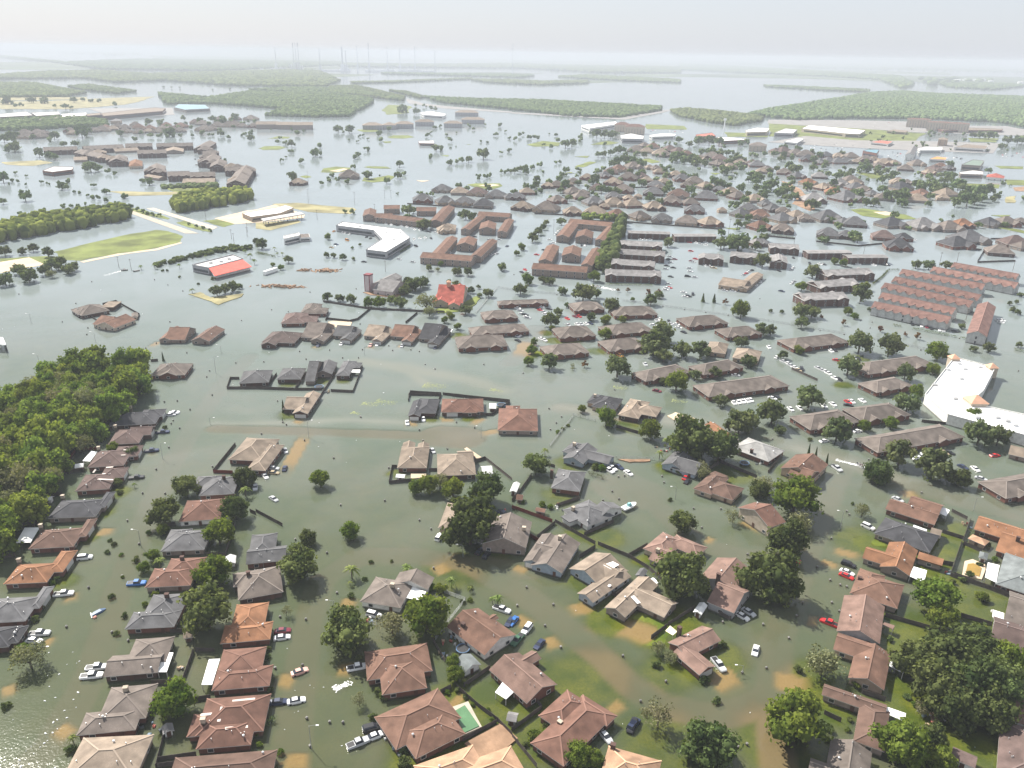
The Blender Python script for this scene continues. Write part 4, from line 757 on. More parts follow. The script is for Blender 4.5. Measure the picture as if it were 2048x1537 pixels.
HOUSES = '''
grey twin wing house|farthest in the row beside the wood|dg dbrick|M1 H 830 240 1195 222 1250 125; H 1190 168 1242 166 1285 108 R|c 1005 112
taupe house with pale chimney|second from far end of row beside wood|pr dbrick|M1 H 830 380 1065 375 1130 262; G 1040 312 1160 308 1196 240 R|c 888 258
brown house with white carport|third from far end of row beside wood|pr brick|M1 H 675 552 945 550 1020 425; H 960 475 1060 470 1102 388 R|c 760 425;p 635 508 692 512 748 437 700 432;s 930 465 965 463;s 950 428 1010 424
dark brown house with strips|middle of the row beside the wood|pr brick|M1 H 578 740 835 725 905 600; H 850 640 945 635 994 556 R|s 785 608 850 604;s 750 656 870 654;s 815 560 870 556;s 715 600 735 575
big slate grey hip house|beside the wood with a white shed behind|dg gtan|M1 H 372 950 740 935 820 800; H 765 838 838 835 876 745 R|c 485 800
red brown house with canopy|beside the wood with a white canopy behind|br brick|M1 H 228 1185 575 1165 650 1020; H 610 1055 690 1050 744 952 R|c 316 1025;p 122 1137 235 1134 305 1020 190 1020
orange house with pale chimney|third from front in the leftmost row|org brick|M1 H 40 1455 375 1440 455 1290; H 400 1312 532 1305 588 1195 R|c 150 1290;
grey house with garage wing|second from front in the leftmost row|g brick|Z1 H -160 425 200 405 320 215; H 255 258 345 250 416 135 R|
front left grey hip house|nearest in the leftmost row behind two cars|dg dbrick|Z1 H 30 578 137 573 222 440; H -250 640 20 590 80 430|
grey house between two trees|upper end of the second row|g brick|M1 H 1530 770 1795 765 1840 630; H 1485 700 1600 700 1640 625|k 1722 650
red roofed white house|between two round trees in the second row|rd white|M1 H 1378 965 1690 965 1740 805|
pale grey hip house|below the red roofed white house|g gtan|M1 H 1228 1205 1565 1190 1640 1035; H 1270 1120 1440 1115 1480 1030|
orange red house beside pickup|right of the blue pickup in the second row|rd gtan|M1 H 1108 1482 1460 1465 1530 1320; H 1250 1370 1540 1345 1605 1240|k 1402 1275;p 1472 1405 1540 1402 1552 1352 1490 1350
dark grey L house|below the orange red house beside pickup|g brick|Z1 H 955 468 1335 450 1400 320; H 1110 345 1400 330 1455 190|k 1285 230
taupe house with white patio|beside two white trucks in the second row|tg dbrick|Z1 G 790 835 1210 800 1275 640; H 975 645 1290 600 1375 510|p 1210 797 1280 797 1332 648 1260 646
brown house with turbine vent|left of a round tree near the bottom left|tg brick|Z1 H 583 1285 1040 1240 1105 1070; H 780 1040 1140 1030 1235 893|c 970 950
big tan corner house|cut by the bottom edge near the sun glint|tn tan|Z1 H 470 1660 1050 1630 1166 1278; |
grey house with white ridge|behind the tan lawn house at the middle row end|g brick|P G 483 1130 563 1122 583 1090; H 497 1100 550 1096 557 1066|
tan grey hip house|left of a big dark oak in the third row|tg dbrick|P H 476 1197 567 1188 560 1135; H 455 1173 500 1172 520 1142|k 497 1152
orange tan stepped house|beside a maroon and a white car|org brick|P H 441 1288 541 1279 546 1243; H 466 1248 533 1243 536 1205|
red brown hip house|with a white awning on its left side|rd brick|P H 424 1382 540 1372 546 1330; H 438 1338 528 1328 532 1292|p 403 1370 424 1370 440 1318 418 1319
rust house with pale strips|behind the black car and white car in line|rd brick|P H 392 1499 502 1490 513 1438; H 402 1445 536 1432 540 1387; H 374 1456 420 1450 437 1424|c 407 1447;Z1 s 1785 1022 1960 1005;Z1 s 1680 1180 1708 1065;Z1 s 1730 1232 1905 1217;Z1 s 1540 1128 1625 1120
bottom rust brown house|cut by the bottom edge left of the street|br brick|P H 330 1590 545 1572 551 1500|
sprawling tan house|with cars on a long driveway at its right|tn brick|P H 490 943 533 939 571 888; H 457 922 520 920 548 876|
dark hip house with porch|at the left end of the gable fronted row|dkb dbrick|N2 H 40 940 290 948 368 870; g 60 960 130 965 160 880|
taupe gable house|second from left in the gable fronted row|tg gtan|N2 g 425 918 510 945 606 860; G 380 905 440 908 500 800|
slate gable house|third from left in the gable fronted row|g gtan|N2 g 645 917 728 932 812 852 F; G 605 890 660 892 700 820|
tan gable house|fourth from left in the gable fronted row|tn gtan|N2 g 888 927 966 938 1062 850 F; G 845 893 890 895 935 815|
rust gable house|fifth from left in the gable fronted row|rb gtan|N2 g 1114 932 1197 942 1277 852 F; G 1042 897 1118 897 1165 815|
grey gable house with strip|right end of the gable fronted row|dg gtan|N2 g 1310 952 1402 958 1506 842 F; G 1255 912 1320 915 1400 810|p 1400 832 1500 860 1512 842 1410 828
plum roofed L house|second from back above the gable fronted row|pr brick|N2 H 197 784 365 810 400 732; H 330 795 485 778 470 735|
tan L house|farthest back above the gable fronted row|tg brick|N2 H 345 708 460 735 505 660; H 430 735 566 706 552 665|
grey hip house by fence|left end of the four fenced houses|g dbrick|P H 477 768 538 764 546 740|
long grey hip house|second from left of the four fenced houses|g dbrick|N2 H 155 1228 345 1222 388 1140|
grey two wing house|third from left of the four fenced houses|g gtan|N2 G 372 1240 450 1240 530 1092; g 455 1188 590 1182 625 1095|
grey house with white porch|right end of the four fenced houses|g dbrick|N2 H 610 1195 715 1200 775 1090; H 690 1140 805 1135 815 1095|p 720 1172 798 1174 802 1152 726 1152
tan house with garage gable|alone below the four fenced houses|tn dbrick|M2 g 285 135 390 158 494 0 F; G 224 105 292 118 330 20|
charcoal house with garage|between two white cars in the middle|dg dbrick|M2 g 1165 165 1262 165 1300 50 F; H 1245 138 1392 142 1402 32|
red hip house with porch|right of the charcoal house with garage|rd dbrick|M2 H 1420 132 1748 130 1748 30; H 1425 136 1535 134 1545 40 F; H 1600 138 1700 136 1700 50|
red house by turning circle|at the right end of the tan street|rd gtan|P H 995 864 1076 860 1074 816; H 1000 845 1030 845 1050 812|
tan gabled house|left of the pair below the turning circle|tn brick|M2 H 1085 562 1312 562 1335 400; g 1130 500 1230 500 1200 368; g 1240 480 1330 480 1320 375|
tan pyramid house|right of the pair below the turning circle|tn dbrick|M2 H 1395 632 1690 605 1670 440; G 1560 520 1680 500 1650 420|
taupe house with pergola|left one of the isolated left pair|tg dbrick|N1 H 630 742 838 692 760 645; H 562 715 640 745 720 680|
red roofed gable house|right of the taupe house with pergola|rb beige|N1 g 755 805 860 842 1028 775; G 757 800 830 828 920 760|
rust house with white gable|left one of the isolated right pair|rb gtan|N1 g 1225 915 1300 932 1400 840; G 1300 920 1395 925 1532 838|
rust box gable house|right one of the isolated right pair|br gtan|N1 g 1480 918 1592 945 1718 852|
brown hip house with cypress|at the tip of the leafy wood|tg brick|N1 H 1170 1197 1430 1192 1475 1105; g 1240 1200 1380 1197 1400 1120|
black roofed house|left of the tan house above the wire fence|dg tan|M3 H 600 100 800 108 862 22; H 570 62 650 66 700 0|c 637 20
tan cross gabled house|right of the black roofed house|tn dbrick|M3 H 815 152 970 188 1060 60; H 985 152 1120 168 1148 92|c 978 70
blue grey U house|behind two white trucks in the centre|g blue|M3 g 408 470 525 553 640 440; G 640 490 715 542 795 490; H 405 440 520 470 560 380|c 478 395
grey hip brick house|below the blue grey U house|g brick|M3 H 300 712 520 748 568 598|k 305 605
grey house beside the boat|left of the white boat on a trailer|g white|M3 H 400 892 590 1022 772 922; F 385 945 452 992 512 945; G 700 862 775 912 852 872|c 470 890
grey gable house behind hedge|behind the red and the black car|g blue|M3 g 1155 525 1300 592 1432 455; G 1300 582 1392 612 1505 532|
brown U house|with a white flat patio roof behind|br tan|M3 H 1395 718 1530 772 1665 645; H 1575 772 1690 808 1792 720|q 1530 600 1640 640 1662 625 1560 585
tall red gable house|two storeys with tan front near the right centre|rd beige 4.1|P g 1478 1017 1541 1058 1570 1043|
long pale grey house|beside a trampoline near the apartments|lg brick|P H 1470 899 1545 927 1562 899|k 1503 905
half hidden rust house|under the big oaks near the apartments|org brick|M3 G 1500 245 1680 378 1716 330|
rust red split level house|with three thin cypresses behind|rb tan 3.2|M4 g 115 545 330 668 446 555; G 160 610 280 650 320 590; G 215 655 300 690 340 640|
tan two storey house|right of the biggest oak in the centre|tg gtan 3.4|P g 962 1087 1052 1097 1064 1045|P c 1048 1062
hidden pinkish house|half covered by the biggest oak|tn tan|M2 H 1400 1020 1640 1045 1700 850; H 1395 1005 1480 1020 1540 920|
brown cross gable house|with two gable ends towards the street in the centre|tg blue|M3 g 95 1262 208 1328 350 1115 F; g 265 1322 332 1376 557 1162; G 150 1210 330 1290 420 1190|c 368 1115
taupe house with white square|with a white square panel on its roof|tn blue|Z3 g 500 192 622 266 916 62 ; g 455 8 548 72 720 -75; G 640 60 760 130 880 10|M3 s 720 1320 780 1285 4.5;Z3 s 738 140 752 125 1.2
taupe T house|with a bare tan driveway in front|tn gtan|Z3 g 724 288 855 392 1112 142; G 900 240 1150 382 1282 278|s 925 215 975 270 1.2;M3 p 1040 1420 1085 1405 1130 1440 1090 1465
pink hip house|left of the large oak in the centre right|pk beige|M3 H 1010 1178 1180 1262 1330 1130; H 1295 1192 1430 1250 1496 1170; G 1085 1285 1160 1303 1290 1205|c 1120 1215
big pinkish gable house|with a tall dark chimney between two oaks|pk grey 2.9|P g 1402 1152 1468 1192 1503 1148; Z3 G 1510 240 1692 362 1766 268|P k 1436 1160 2.2
mauve gable house|with a cream shade sail and white pickup|pk brick|Z3 g 1178 578 1360 680 1625 545; G 1270 695 1472 828 1562 732 R|k 1285 485
brown gable house|left of the grey trucks with a trampoline behind|rb white|Z2 G 1490 470 1785 693 1972 490; g 1690 440 1760 460 1870 370|k 1592 445 1
mauve house with white patio|behind a small blue car and tan driveway|pk brick|P G 980 1342 1056 1410 1112 1367; g 1028 1325 1064 1332 1088 1310|P p 990 1385 1012 1399 1030 1382 1005 1365
large red hip house|near the bottom centre with a vegetable patch|rd brick|Z3 H 210 1125 390 1270 610 1060; H 240 1395 345 1502 815 1165; H 590 1120 700 1200 830 1150|c 368 1190 .6
orange tan gable house|cut by the bottom edge at the centre right|pe brick|Z3 H 655 1620 1080 1745 1160 1482|k 775 1385 1.4
orange brown hip house|left of the mint green shed|rb brick|Z2 H 970 988 1312 905 1268 665; H 850 788 1335 662 1305 548|
big rust house by pool|left of the green swimming pool|rb brick|Z2 H 1195 1480 1582 1285 1485 1060; H 990 1282 1500 1062 1410 925|
peach house|cut by the bottom edge below the pool|pe tan|Z2 H 1320 1745 1790 1570 1655 1360; H 1690 1710 2080 1610 1985 1375|
white gabled house|with a white canopy and tall gable|tg white|Z2 H 822 258 1132 310 1195 110; g 1180 135 1305 172 1377 80|c 1050 150;p 1130 222 1255 247 1308 182 1200 140
rust L house|farthest house of the right hand street|rb brick|M4 G 905 880 1285 1002 1322 915; G 1080 850 1320 930 1350 850|p 1310 907 1370 932 1397 887 1340 862
slate hip house with awning|second from far end of the right hand street|dg gtan|M4 H 808 1062 1235 1212 1325 1085|p 1100 1047 1205 1088 1222 1037 1120 1000
orange brown gable house|third from far end of the right hand street|org gtan|M4 g 860 1312 1085 1402 1150 1205; G 720 1268 940 1308 970 1215; F 1145 1255 1335 1322 1352 1270|p 1085 1392 1198 1442 1222 1350 1120 1320
rust hip house|behind the red car in the right hand street|rb gtan|Z4 H 632 182 990 322 1045 140; H 675 100 880 145 900 50|k 705 85 .8
pink gable house|right of the red pickup|pk grey|Z4 g 528 472 858 590 897 303|;q 880 430 960 470 975 440 895 415
rust T house|below the pink gable house|rb tan|Z4 g 615 838 892 942 946 665; G 490 618 645 672 700 545|p 930 748 1040 808 1048 738 945 695
brown long gable house|behind the bright round tree at the bottom right|br gtan|Z4 G 410 970 900 1140 915 1050; H 555 1278 790 1382 1030 1190|p 900 1112 1050 1178 1060 1115 900 1060
dark brown bottom house|cut by the bottom edge at the right|tg tan|Z4 g 425 1640 765 1720 802 1398; G 300 1560 440 1600 470 1500|
plum corner house|at the bottom right corner|pr white|Z4 H 1750 1640 2150 1700 2150 1245|
dark red edge house|at the right edge under the dark oaks|br white|Z4 G 1880 1180 2100 1250 2110 960|
grey brown edge house|right of the cluster of dark oaks|pr grey|Z4 G 1702 600 2100 720 2110 480|
taupe house with orange awning|at the right edge above the dark oaks|tg gtan|Z4 G 1810 412 2100 500 2130 255|p 1725 375 1810 400 1815 345 1728 318
long orange courtyard house|at the right edge above the small gazebo|org brick|M4 G 1580 1032 2000 1165 2040 1055; G 1750 1192 2050 1300 2080 1200; F 1870 1160 1990 1190 2020 1090|k 1915 1130
grey green hip house|right of the small yellow brown pool|gg brick|M4 H 1752 1442 2150 1600 2200 1340|p 1668 1402 1752 1442 1780 1310 1690 1288
'''
for ln_ in HOUSES.strip().splitlines():
    q_ = ln_.split('|'); q_[3] = ';'.join(x for x in q_[3].split(';') if x.strip()); q_[4] = ';'.join(x for x in q_[4].split(';') if x.strip())
    parse_house('|'.join(q_))
def cap_depth(wg, m):
    for q in wg:
        if q[0] == 'g': xm = (q[1]+q[2])/2; h_ = min(m, q[2]-q[1])/2; q[1], q[2] = xm-h_, xm+h_
        else: q[4] = min(q[4], q[3]+m)
# single storey brown apartment blocks and two storey ones
def block(line, kind):
    f = [x.strip() for x in line.split('|')]; z0 = f[0].split()[0]; specs = []
    for wspec in f[0][len(z0):].split(';'):
        q = wspec.split(); specs.append([q[0], z0]+[float(v) for v in q[1:7]])
    nm, roof, wall, ez, k, fl, lb, grp = kind; org, rz, wg = local_wings(specs, ez)
    if fl == 2: cap_depth(wg, 15 if k > .3 else 12)
    if nm == 'apartment_block' and fl == 1:              # small gables along the front
        q = wg[0]; n = max(2, int((q[2]-q[1])/17)); 
        for j in range(n): x = q[1]+(j+.5)/n*(q[2]-q[1]); wg.append(['g', x-3.2, x+3.2, q[3]-.9, (q[3]+q[4])/2, ez-.05-.01*j])
    if nm == 'apartment_block' and fl == 2 and roof == 'gy2':
        q = wg[0]
        for x in (q[1]+4.2, q[2]-4.2): wg.append(['g', x-4.4, x+4.4, q[3]-1.6, q[4]-.2, ez-.05])
    root, ro, cs, sn = house_core(nm, org, rz, wg, roof, wallm(wall), k, 1, fl, 3)
    c = proj(org+Vector((0, 0, 2))); root['category'] = 'apartment'; root['group'] = grp; 
    if 'courtyard' in f[1]: THINGS.append([root, 'rust roofed block, '+f[1], c, False]); landmark(c[0], c[1], f[1].split(' of ')[0]+' of rust courtyard') if 'nearest' in f[1] else None
    else: THINGS.append([root, f[1]+' '+lb+({'tg': ' in the brown complex', 'gy2': ' among the pale roofed blocks'}.get(roof, '')), c, False]); landmark(c[0], c[1], f[1]+' '+(lb.split(' with ')[0] if roof != 'gy2' else 'pale block'))
    return root
K1 = ('apartment_block', 'tg', 'brick', 2.6, .42, 1, 'brown block with hip roof', 'single storey brown apartment blocks')
for s in '''N3 H -125 655 265 640 288 612|topmost left
P H 962 640 1030 636 1033 621|upper left
P H 936 671 1051 663 1056 648|left range of the courtyard behind it beside the hedge
N2 H 1548 988 1932 970 1900 885|lowest left
N3 H 455 702 690 688 680 630|topmost central
N3 H 775 740 1110 728 1075 668|upper central
N3 H 350 912 632 892 590 815|mid left
N3 H 715 892 1062 855 1025 785|mid central
N3 H 262 1052 580 1022 535 945|low left
N3 H 690 1018 995 985 1005 898|low central
N3 H 1330 825 1638 797 1585 730|upper right
N3 H 1610 908 1885 880 1862 812|upper far right
N3 H 1000 1248 1355 1175 1285 1103|leftmost lower
N3 H 1440 1198 1757 1138 1690 1065|second lower
P H 1413 795 1575 773 1546 750|long lower
N4 H 165 998 600 945 520 872|long upper
N4 H 740 1192 1270 1120 1160 1040|long middle
N4 H 800 1335 1085 1282 1000 1200|short middle
M4 H 300 275 685 212 560 105|left paired
M4 H 715 208 1088 157 940 58|right paired
M4 H 830 448 1500 328 1330 222|longest front
M4 H 1790 805 2320 705 2160 570|nearest right edge'''.splitlines(): block(s, K1)
K2 = ('apartment_block', 'gy2', 'dbrick', 5.0, .36, 2, 'two storey block with pale roof', 'pale roofed two storey apartment blocks')
for s in '''N3 G 720 425 1150 440 1125 378|nearest
N3 G 775 342 1110 365 1095 300|second nearest
N3 G 795 262 1190 285 1165 225|third nearest
N3 G 825 195 1160 210 1145 160|farthest
N4 G 20 228 235 218 205 165|upper left edge
N4 G 20 338 148 317 140 270|lower left edge
N4 G 455 432 820 415 680 360|upper L shaped
N4 G 380 525 692 498 575 440|middle L shaped
N4 G 270 620 618 607 485 535|lower L shaped
N3 H 1435 295 1628 308 1612 212|square
N3 G 1675 280 1880 302 1892 232|short'''.splitlines(): block(s, K2)
K3 = ('flat_block', 'gy2', 'dbrick', 5.2, .12, 2, 'flat roofed brick block', 'flat roofed brick apartment blocks')
for s in '''N3 G 885 102 1212 112 1205 72|leftmost
N3 G 1232 128 1558 128 1548 95|second
N4 G 285 258 628 256 600 220|third
N4 G 600 293 912 292 882 260|right'''.splitlines(): block(s, K3)
K4 = ('red_block', 'rb', 'gtan', 5.2, .36, 2, 'rust roofed two storey block', 'rust roofed two storey apartment blocks')
for s in '''N2 G 1285 292 1682 322 1685 268|front range of the nearest courtyard
N2 g 1345 262 1425 285 1545 148|left range of the nearest courtyard
N2 g 1540 192 1672 204 1702 152|rear gable of the nearest courtyard
N2 g 1652 272 1722 292 1852 168|right range of the nearest courtyard
N3 G 162 378 588 408 592 345|front range of the courtyard beside the tall tree hedge
N3 g 205 308 302 330 362 212|left range of the courtyard beside the tall tree hedge
N3 g 372 272 532 287 547 225|inner gable of the courtyard beside the tall tree hedge
N3 g 532 340 612 362 692 235|right range of the courtyard beside the tall tree hedge
N3 g 342 122 432 142 508 42|left range of the courtyard behind it beside the hedge
N3 g 477 132 622 147 637 98|inner gable of the courtyard behind it beside the hedge
N3 g 640 152 702 167 790 65|right range of the courtyard behind it beside the hedge
N3 G 450 25 780 55 785 15|rear range of the courtyard behind it beside the hedge
T2 g 1642 1152 1702 1168 1832 1060|left range of the courtyard behind the pool house
T2 g 1772 1152 1922 1164 1935 1112|inner gable of the courtyard behind the pool house
T2 g 1932 1172 2002 1188 2062 1088|right range of the courtyard behind the pool house
T2 G 1790 1047 2048 1062 2050 1022|rear range of the courtyard behind the pool house
T2 G 1040 1070 1370 1108 1382 1050|front range of the courtyard behind the strip mall
T2 G 855 1040 950 1062 962 1012|left range of the courtyard behind the strip mall
T2 G 950 1050 1090 1075 1100 1010|middle range of the courtyard behind the strip mall
T2 g 1390 1088 1482 1108 1587 988|right range of the courtyard behind the strip mall
T2 G 1022 985 1150 1003 1155 958|rear range of the courtyard behind the strip mall
T2 G 1282 1008 1442 1014 1447 978|rear right range of the courtyard behind the strip mall'''.splitlines(): block(s, K4)
block('N2 H 1410 82 1532 92 1540 45|the pool side', ('club_house', 'tn', 'tan', 2.6, .42, 1, 'club house with hip roof', 'club houses'))
block('N3 H 1490 1010 1640 1032 1665 955|left tan', ('club_house', 'tn', 'tan', 2.6, .42, 1, 'community house with hip roof', 'community houses'))
block('N3 H 1690 1062 1892 1088 1922 1010|right tan', ('club_house', 'tn', 'tan', 2.6, .42, 1, 'community house with hip roof', 'community houses'))
block('N3 G 1730 502 1790 546 1920 435; G 1622 490 1785 545 1800 485|the L shaped', ('office', 'tn', 'tan', 3.0, .3, 1, 'tan office among parked cars', 'offices'))
# townhouse rows with saw-tooth gables
def townrow(line, lb):
    q = line.split(); z0 = q[0]; v = [float(x) for x in q[1:7]]; org, rz, wg = local_wings([['G', z0]+v], 4.9); cap_depth(wg, 11); q = wg[0]; n = 9
    for j in range(n): w_ = (q[2]-q[1])/n; x = q[1]+(j+.5)*w_; wg.append(['g', x-w_*.46, x+w_*.46, q[3]-.5, (q[3]+q[4])/2+.2, 4.68-.01*j])
    root, ro, cs, sn = house_core('townhouse_row', org, rz, wg, 'sal', wallm('town'), .62, 1, 2, 4)
    root['category'] = 'townhouses'; root['group'] = 'salmon roofed townhouse rows'; c = proj(org+Vector((0,0,3))); THINGS.append([root, 'salmon roofed saw tooth townhouse row, '+lb, c, False]); landmark(c[0], c[1], lb.split(' of ')[0]+' townhouse row')
for s, lb in (('N4 810 682 1405 805 1430 740', 'nearest of the long rows'), ('N4 868 610 1440 735 1460 685', 'second nearest of the long rows'), ('N4 895 535 1582 682 1605 620', 'third nearest of the long rows'), ('N4 975 485 1645 632 1660 580', 'fourth nearest of the long rows'),
              ('N4 1028 425 1672 545 1692 490', 'fifth nearest of the long rows'), ('N4 1268 405 1928 535 1940 488', 'sixth nearest of the long rows'), ('N4 1428 372 1935 465 1952 415', 'farthest of the long rows')): townrow(s, lb)
wg_o = local_wings([['g', 'N4', 1525, 872, 1682, 905, 1752, 672]], 5.6); root, ro, cs, sn = house_core('townhouse_row', wg_o[0], wg_o[1], wg_o[2], 'sal', wallm('town'), .5, 1, 2, 4)
root['category'] = 'townhouses'; root['group'] = 'salmon roofed townhouse rows'; THINGS.append([root, 'salmon roofed townhouse row standing crosswise at the right end of the others', proj(wg_o[0]), False]); landmark(*proj(wg_o[0]), 'crosswise townhouse row')
import re
# ================================================================ large and odd buildings
ROOFW = mat('white_membrane', (.84,.84,.82), .7, .03, .1, rand=0); ROOFG = mat('pale_membrane', (.5,.49,.47), .8, .08, .1, rand=0); PEACH = mat('peach_tile', (.62,.36,.24), .85, .1, rand=0)
REDRF = mat('bright_red_roof', (.62,.10,.07), .7, .12, .3, rand=0); SALR = mat('hotel_tile', (.42,.14,.10), .8, .12, rand=0); TEAL = mat('teal_roof', (.15,.27,.32), .5, .06, rand=0); ORR = mat('orange_roof', (.62,.27,.08), .8, .1, rand=0); GREENR = mat('green_roof', (.17,.22,.18), .7, .1, rand=0)
def centre(pl): return (sum(p[0] for p in pl)/len(pl), sum(p[1] for p in pl)/len(pl))
def flat(name, zn, xy, h, wall, roofmt, label, cat, short=None, par=.5, nwin=True, group=None, zt=None):
    pl = poly(zn, xy, h); a = sum(pl[i][0]*pl[(i+1) % len(pl)][1]-pl[(i+1) % len(pl)][0]*pl[i][1] for i in range(len(pl)))
    if a < 0: pl = pl[::-1]
    c = centre(pl); loc = [(p[0]-c[0], p[1]-c[1]) for p in pl]; o = empty(name, (c[0], c[1], 0))
    b = MB(); b.prism(loc, -1, h); b.build('wall', wall, o)
    ins = [(x*.985, y*.985) for x, y in loc]; b = MB(); b.prism(ins, h+.003, h+.06); ro = b.build('roof', roofmt, o)
    if par:
        b = MB(); n = len(loc)
        for i in range(n): p, q = loc[i], loc[(i+1) % n]; b.bar((p[0], p[1], h+par/2), (q[0], q[1], h+par/2), .3, par)
        b.build('parapet', wall, ro)
    if nwin:
        n = len(loc)
        for i in range(n):
            p, q = Vector((*loc[i], 0)), Vector((*loc[(i+1) % n], 0)); d_ = q-p; nx = Vector((d_.y, -d_.x, 0)).normalized(); m_ = (p+q)/2
            if nx.x*(-(c[0]+m_.x))+nx.y*(-(c[1]+m_.y)) < 5 or d_.length < 6: continue
            b = MB(); s = p+d_*.06+nx*.03; e = q-d_*.06+nx*.03; zz = h*.45; b.bar((s.x, s.y, zz), (e.x, e.y, zz), .08, h*.35); b.build('window', GLASS, o)
    px = proj((c[0], c[1], h)); o['category'] = cat
    if group: o['group'] = group
    THINGS.append([o, label, px, False])
    if short: landmark(px[0], px[1], short)
    return o, c
def pyr(o, c, zn, x, y, z0, w, hh, body, roofmt, nm='tower'):
    p = zat(zn, x, y, z0+hh*.5); p = p-Vector((c[0], c[1], 0)); b = MB(); b.box(p.x-w/2, p.x+w/2, p.y-w/2, p.y+w/2, -1, z0); t_ = b.build(nm, body, o)
    b = MB(); e = w/2+.4; b.add([(p.x-e,p.y-e,z0+.01),(p.x+e,p.y-e,z0+.01),(p.x+e,p.y+e,z0+.01),(p.x-e,p.y+e,z0+.01),(p.x,p.y,z0+hh)], [(0,1,4),(1,2,4),(2,3,4),(3,0,4),(3,2,1,0)]); b.build('roof', roofmt, t_)
def unit(o, c, zn, x, y, h, w=2.2, d=1.5, hh=1.1):
    p = zat(zn, x, y, h+.5)-Vector((c[0], c[1], 0)); b = MB(); b.box(p.x-w/2, p.x+w/2, p.y-d/2, p.y+d/2, h+.05, h+hh); b.build('air_unit', PVC, o)
WG = wallm('white'); BE = wallm('beige')
o, c = flat('store', 'P', (1909,716, 1990,737, 1966,783, 1941,806, 1975,815, 2110,845, 2130,905, 2048,872, 1896,831, 1850,791), 4.8, WG, ROOFW, 'huge white flat roofed store with peach tower caps at the right edge', 'store', 'white flat roofed store', .7, False)
for a in ((1909,712,6.0,4.4,2.2),(1985,730,6.0,4.4,2.2),(1953,795,6.4,8,3.2)): pyr(o, c, 'P', a[0], a[1], a[2], a[3], a[4], BE, PEACH)
for a in ((1918,727),(1930,738),(1960,734),(1922,757),(1896,739),(1870,770),(1910,797),(1995,835),(2015,842),(1955,835),(2030,850)): unit(o, c, 'P', a[0], a[1], 4.8)
o, c = flat('strip_mall', 'N2', (615,45, 665,18, 1110,75, 1182,140, 1000,250, 845,232, 972,150, 905,82), 5.5, wallm('grey'), ROOFW, 'white roofed L shaped strip mall with dark shop fronts', 'store', 'L shaped strip mall', .6)
for a in ((1000,100),(1110,100),(1060,150),(800,50),(720,38)): unit(o, c, 'N2', a[0], a[1], 5.5)
o, c = flat('restaurant', 'N1', (1478,350, 1790,272, 1868,303, 1602,374), 5, wallm('grey'), ROOFG, 'flat grey restaurant with a bright red sloping front roof', 'restaurant', 'red fronted restaurant', .8)
b = MB(); P = [zat('N1', x, y, z) for x, y, z in ((1605,372,5.9),(1865,305,5.9),(1935,360,3.4),(1650,432,3.4))]; P = [p-Vector((c[0], c[1], 0)) for p in P]; P2 = [p-Vector((0,0,.25)) for p in P]; b.add(P+P2, [(3,2,1,0),(4,5,6,7),(0,1,5,4),(1,2,6,5),(2,3,7,6),(3,0,4,7)]); b.build('red_roof', REDRF, o); b = MB(); b.prism([(p[0]-c[0], p[1]-c[1]) for p in poly('N1', (1612,378, 1862,314, 1920,357, 1655,422), 3.0)], -1, 3.1); b.build('front_wall', wallm('white'), o)
for a in ((1620,330),(1700,320),(1760,300)): unit(o, c, 'N1', a[0], a[1], 5)
o, c = flat('warehouse', 'T1', (280,1045, 610,1003, 690,1035, 330,1085), 6, wallm('beige'), ROOFW, 'long pale roofed warehouse beside the tree belt at the left', 'warehouse', 'white roofed warehouse', .5)
o, c = flat('shop', 'N2', (212,125, 330,100, 335,122, 215,148), 5, wallm('white'), ROOFG, 'small white shop with blue grey wall above the dirt heap', 'shop', 'white corner shop', .4)
o, c = flat('shop', 'N2', (335,112, 405,108, 414,135, 338,140), 3.4, wallm('white'), roofm('tg'), 'low annex with brown roof joined to the white corner shop', 'shop', None, .2)
# church with red and white tower
org, rz, wg = local_wings([['g', 'N2', 890, 490, 980, 510, 1120, 440], ['G', 'N2', 975, 525, 1060, 545, 1150, 475]], 5.0); wg[1][5] = 3.4
root, ro, cs, sn = house_core('church', org, rz, wg, 'gy2', mat('wall_church', (.5,.42,.42), .85, .08), .4, 1, 1, 9); root['category'] = 'church'; c = proj(org); THINGS.append([root, 'pale church with a grey gable roof and a square tower', c, False]); landmark(c[0], c[1], 'church with square tower')
p = zat('N2', 858, 552)-org; lx, ly = p.x*cs+p.y*sn, -p.x*sn+p.y*cs; b = MB(); b.box(lx-2.2, lx+2.2, ly-2.2+2, ly+4.2, -1, 12); t_ = b.build('tower', mat('wall_church', (.5,.42,.42)), root)
MAR = mat('maroon_trim', (.20,.05,.06), .7, .1); b = MB(); b.box(lx-2.4, lx+2.4, ly-.4, ly+4.4, 11.3, 12.2); b.build('cornice', MAR, t_)
for s in (-1.9, 1.9): b = MB(); b.box(lx+s-.3, lx+s+.3, ly-.24, ly+.1, -1, 11.2); b.build('pilaster', MAR, t_)
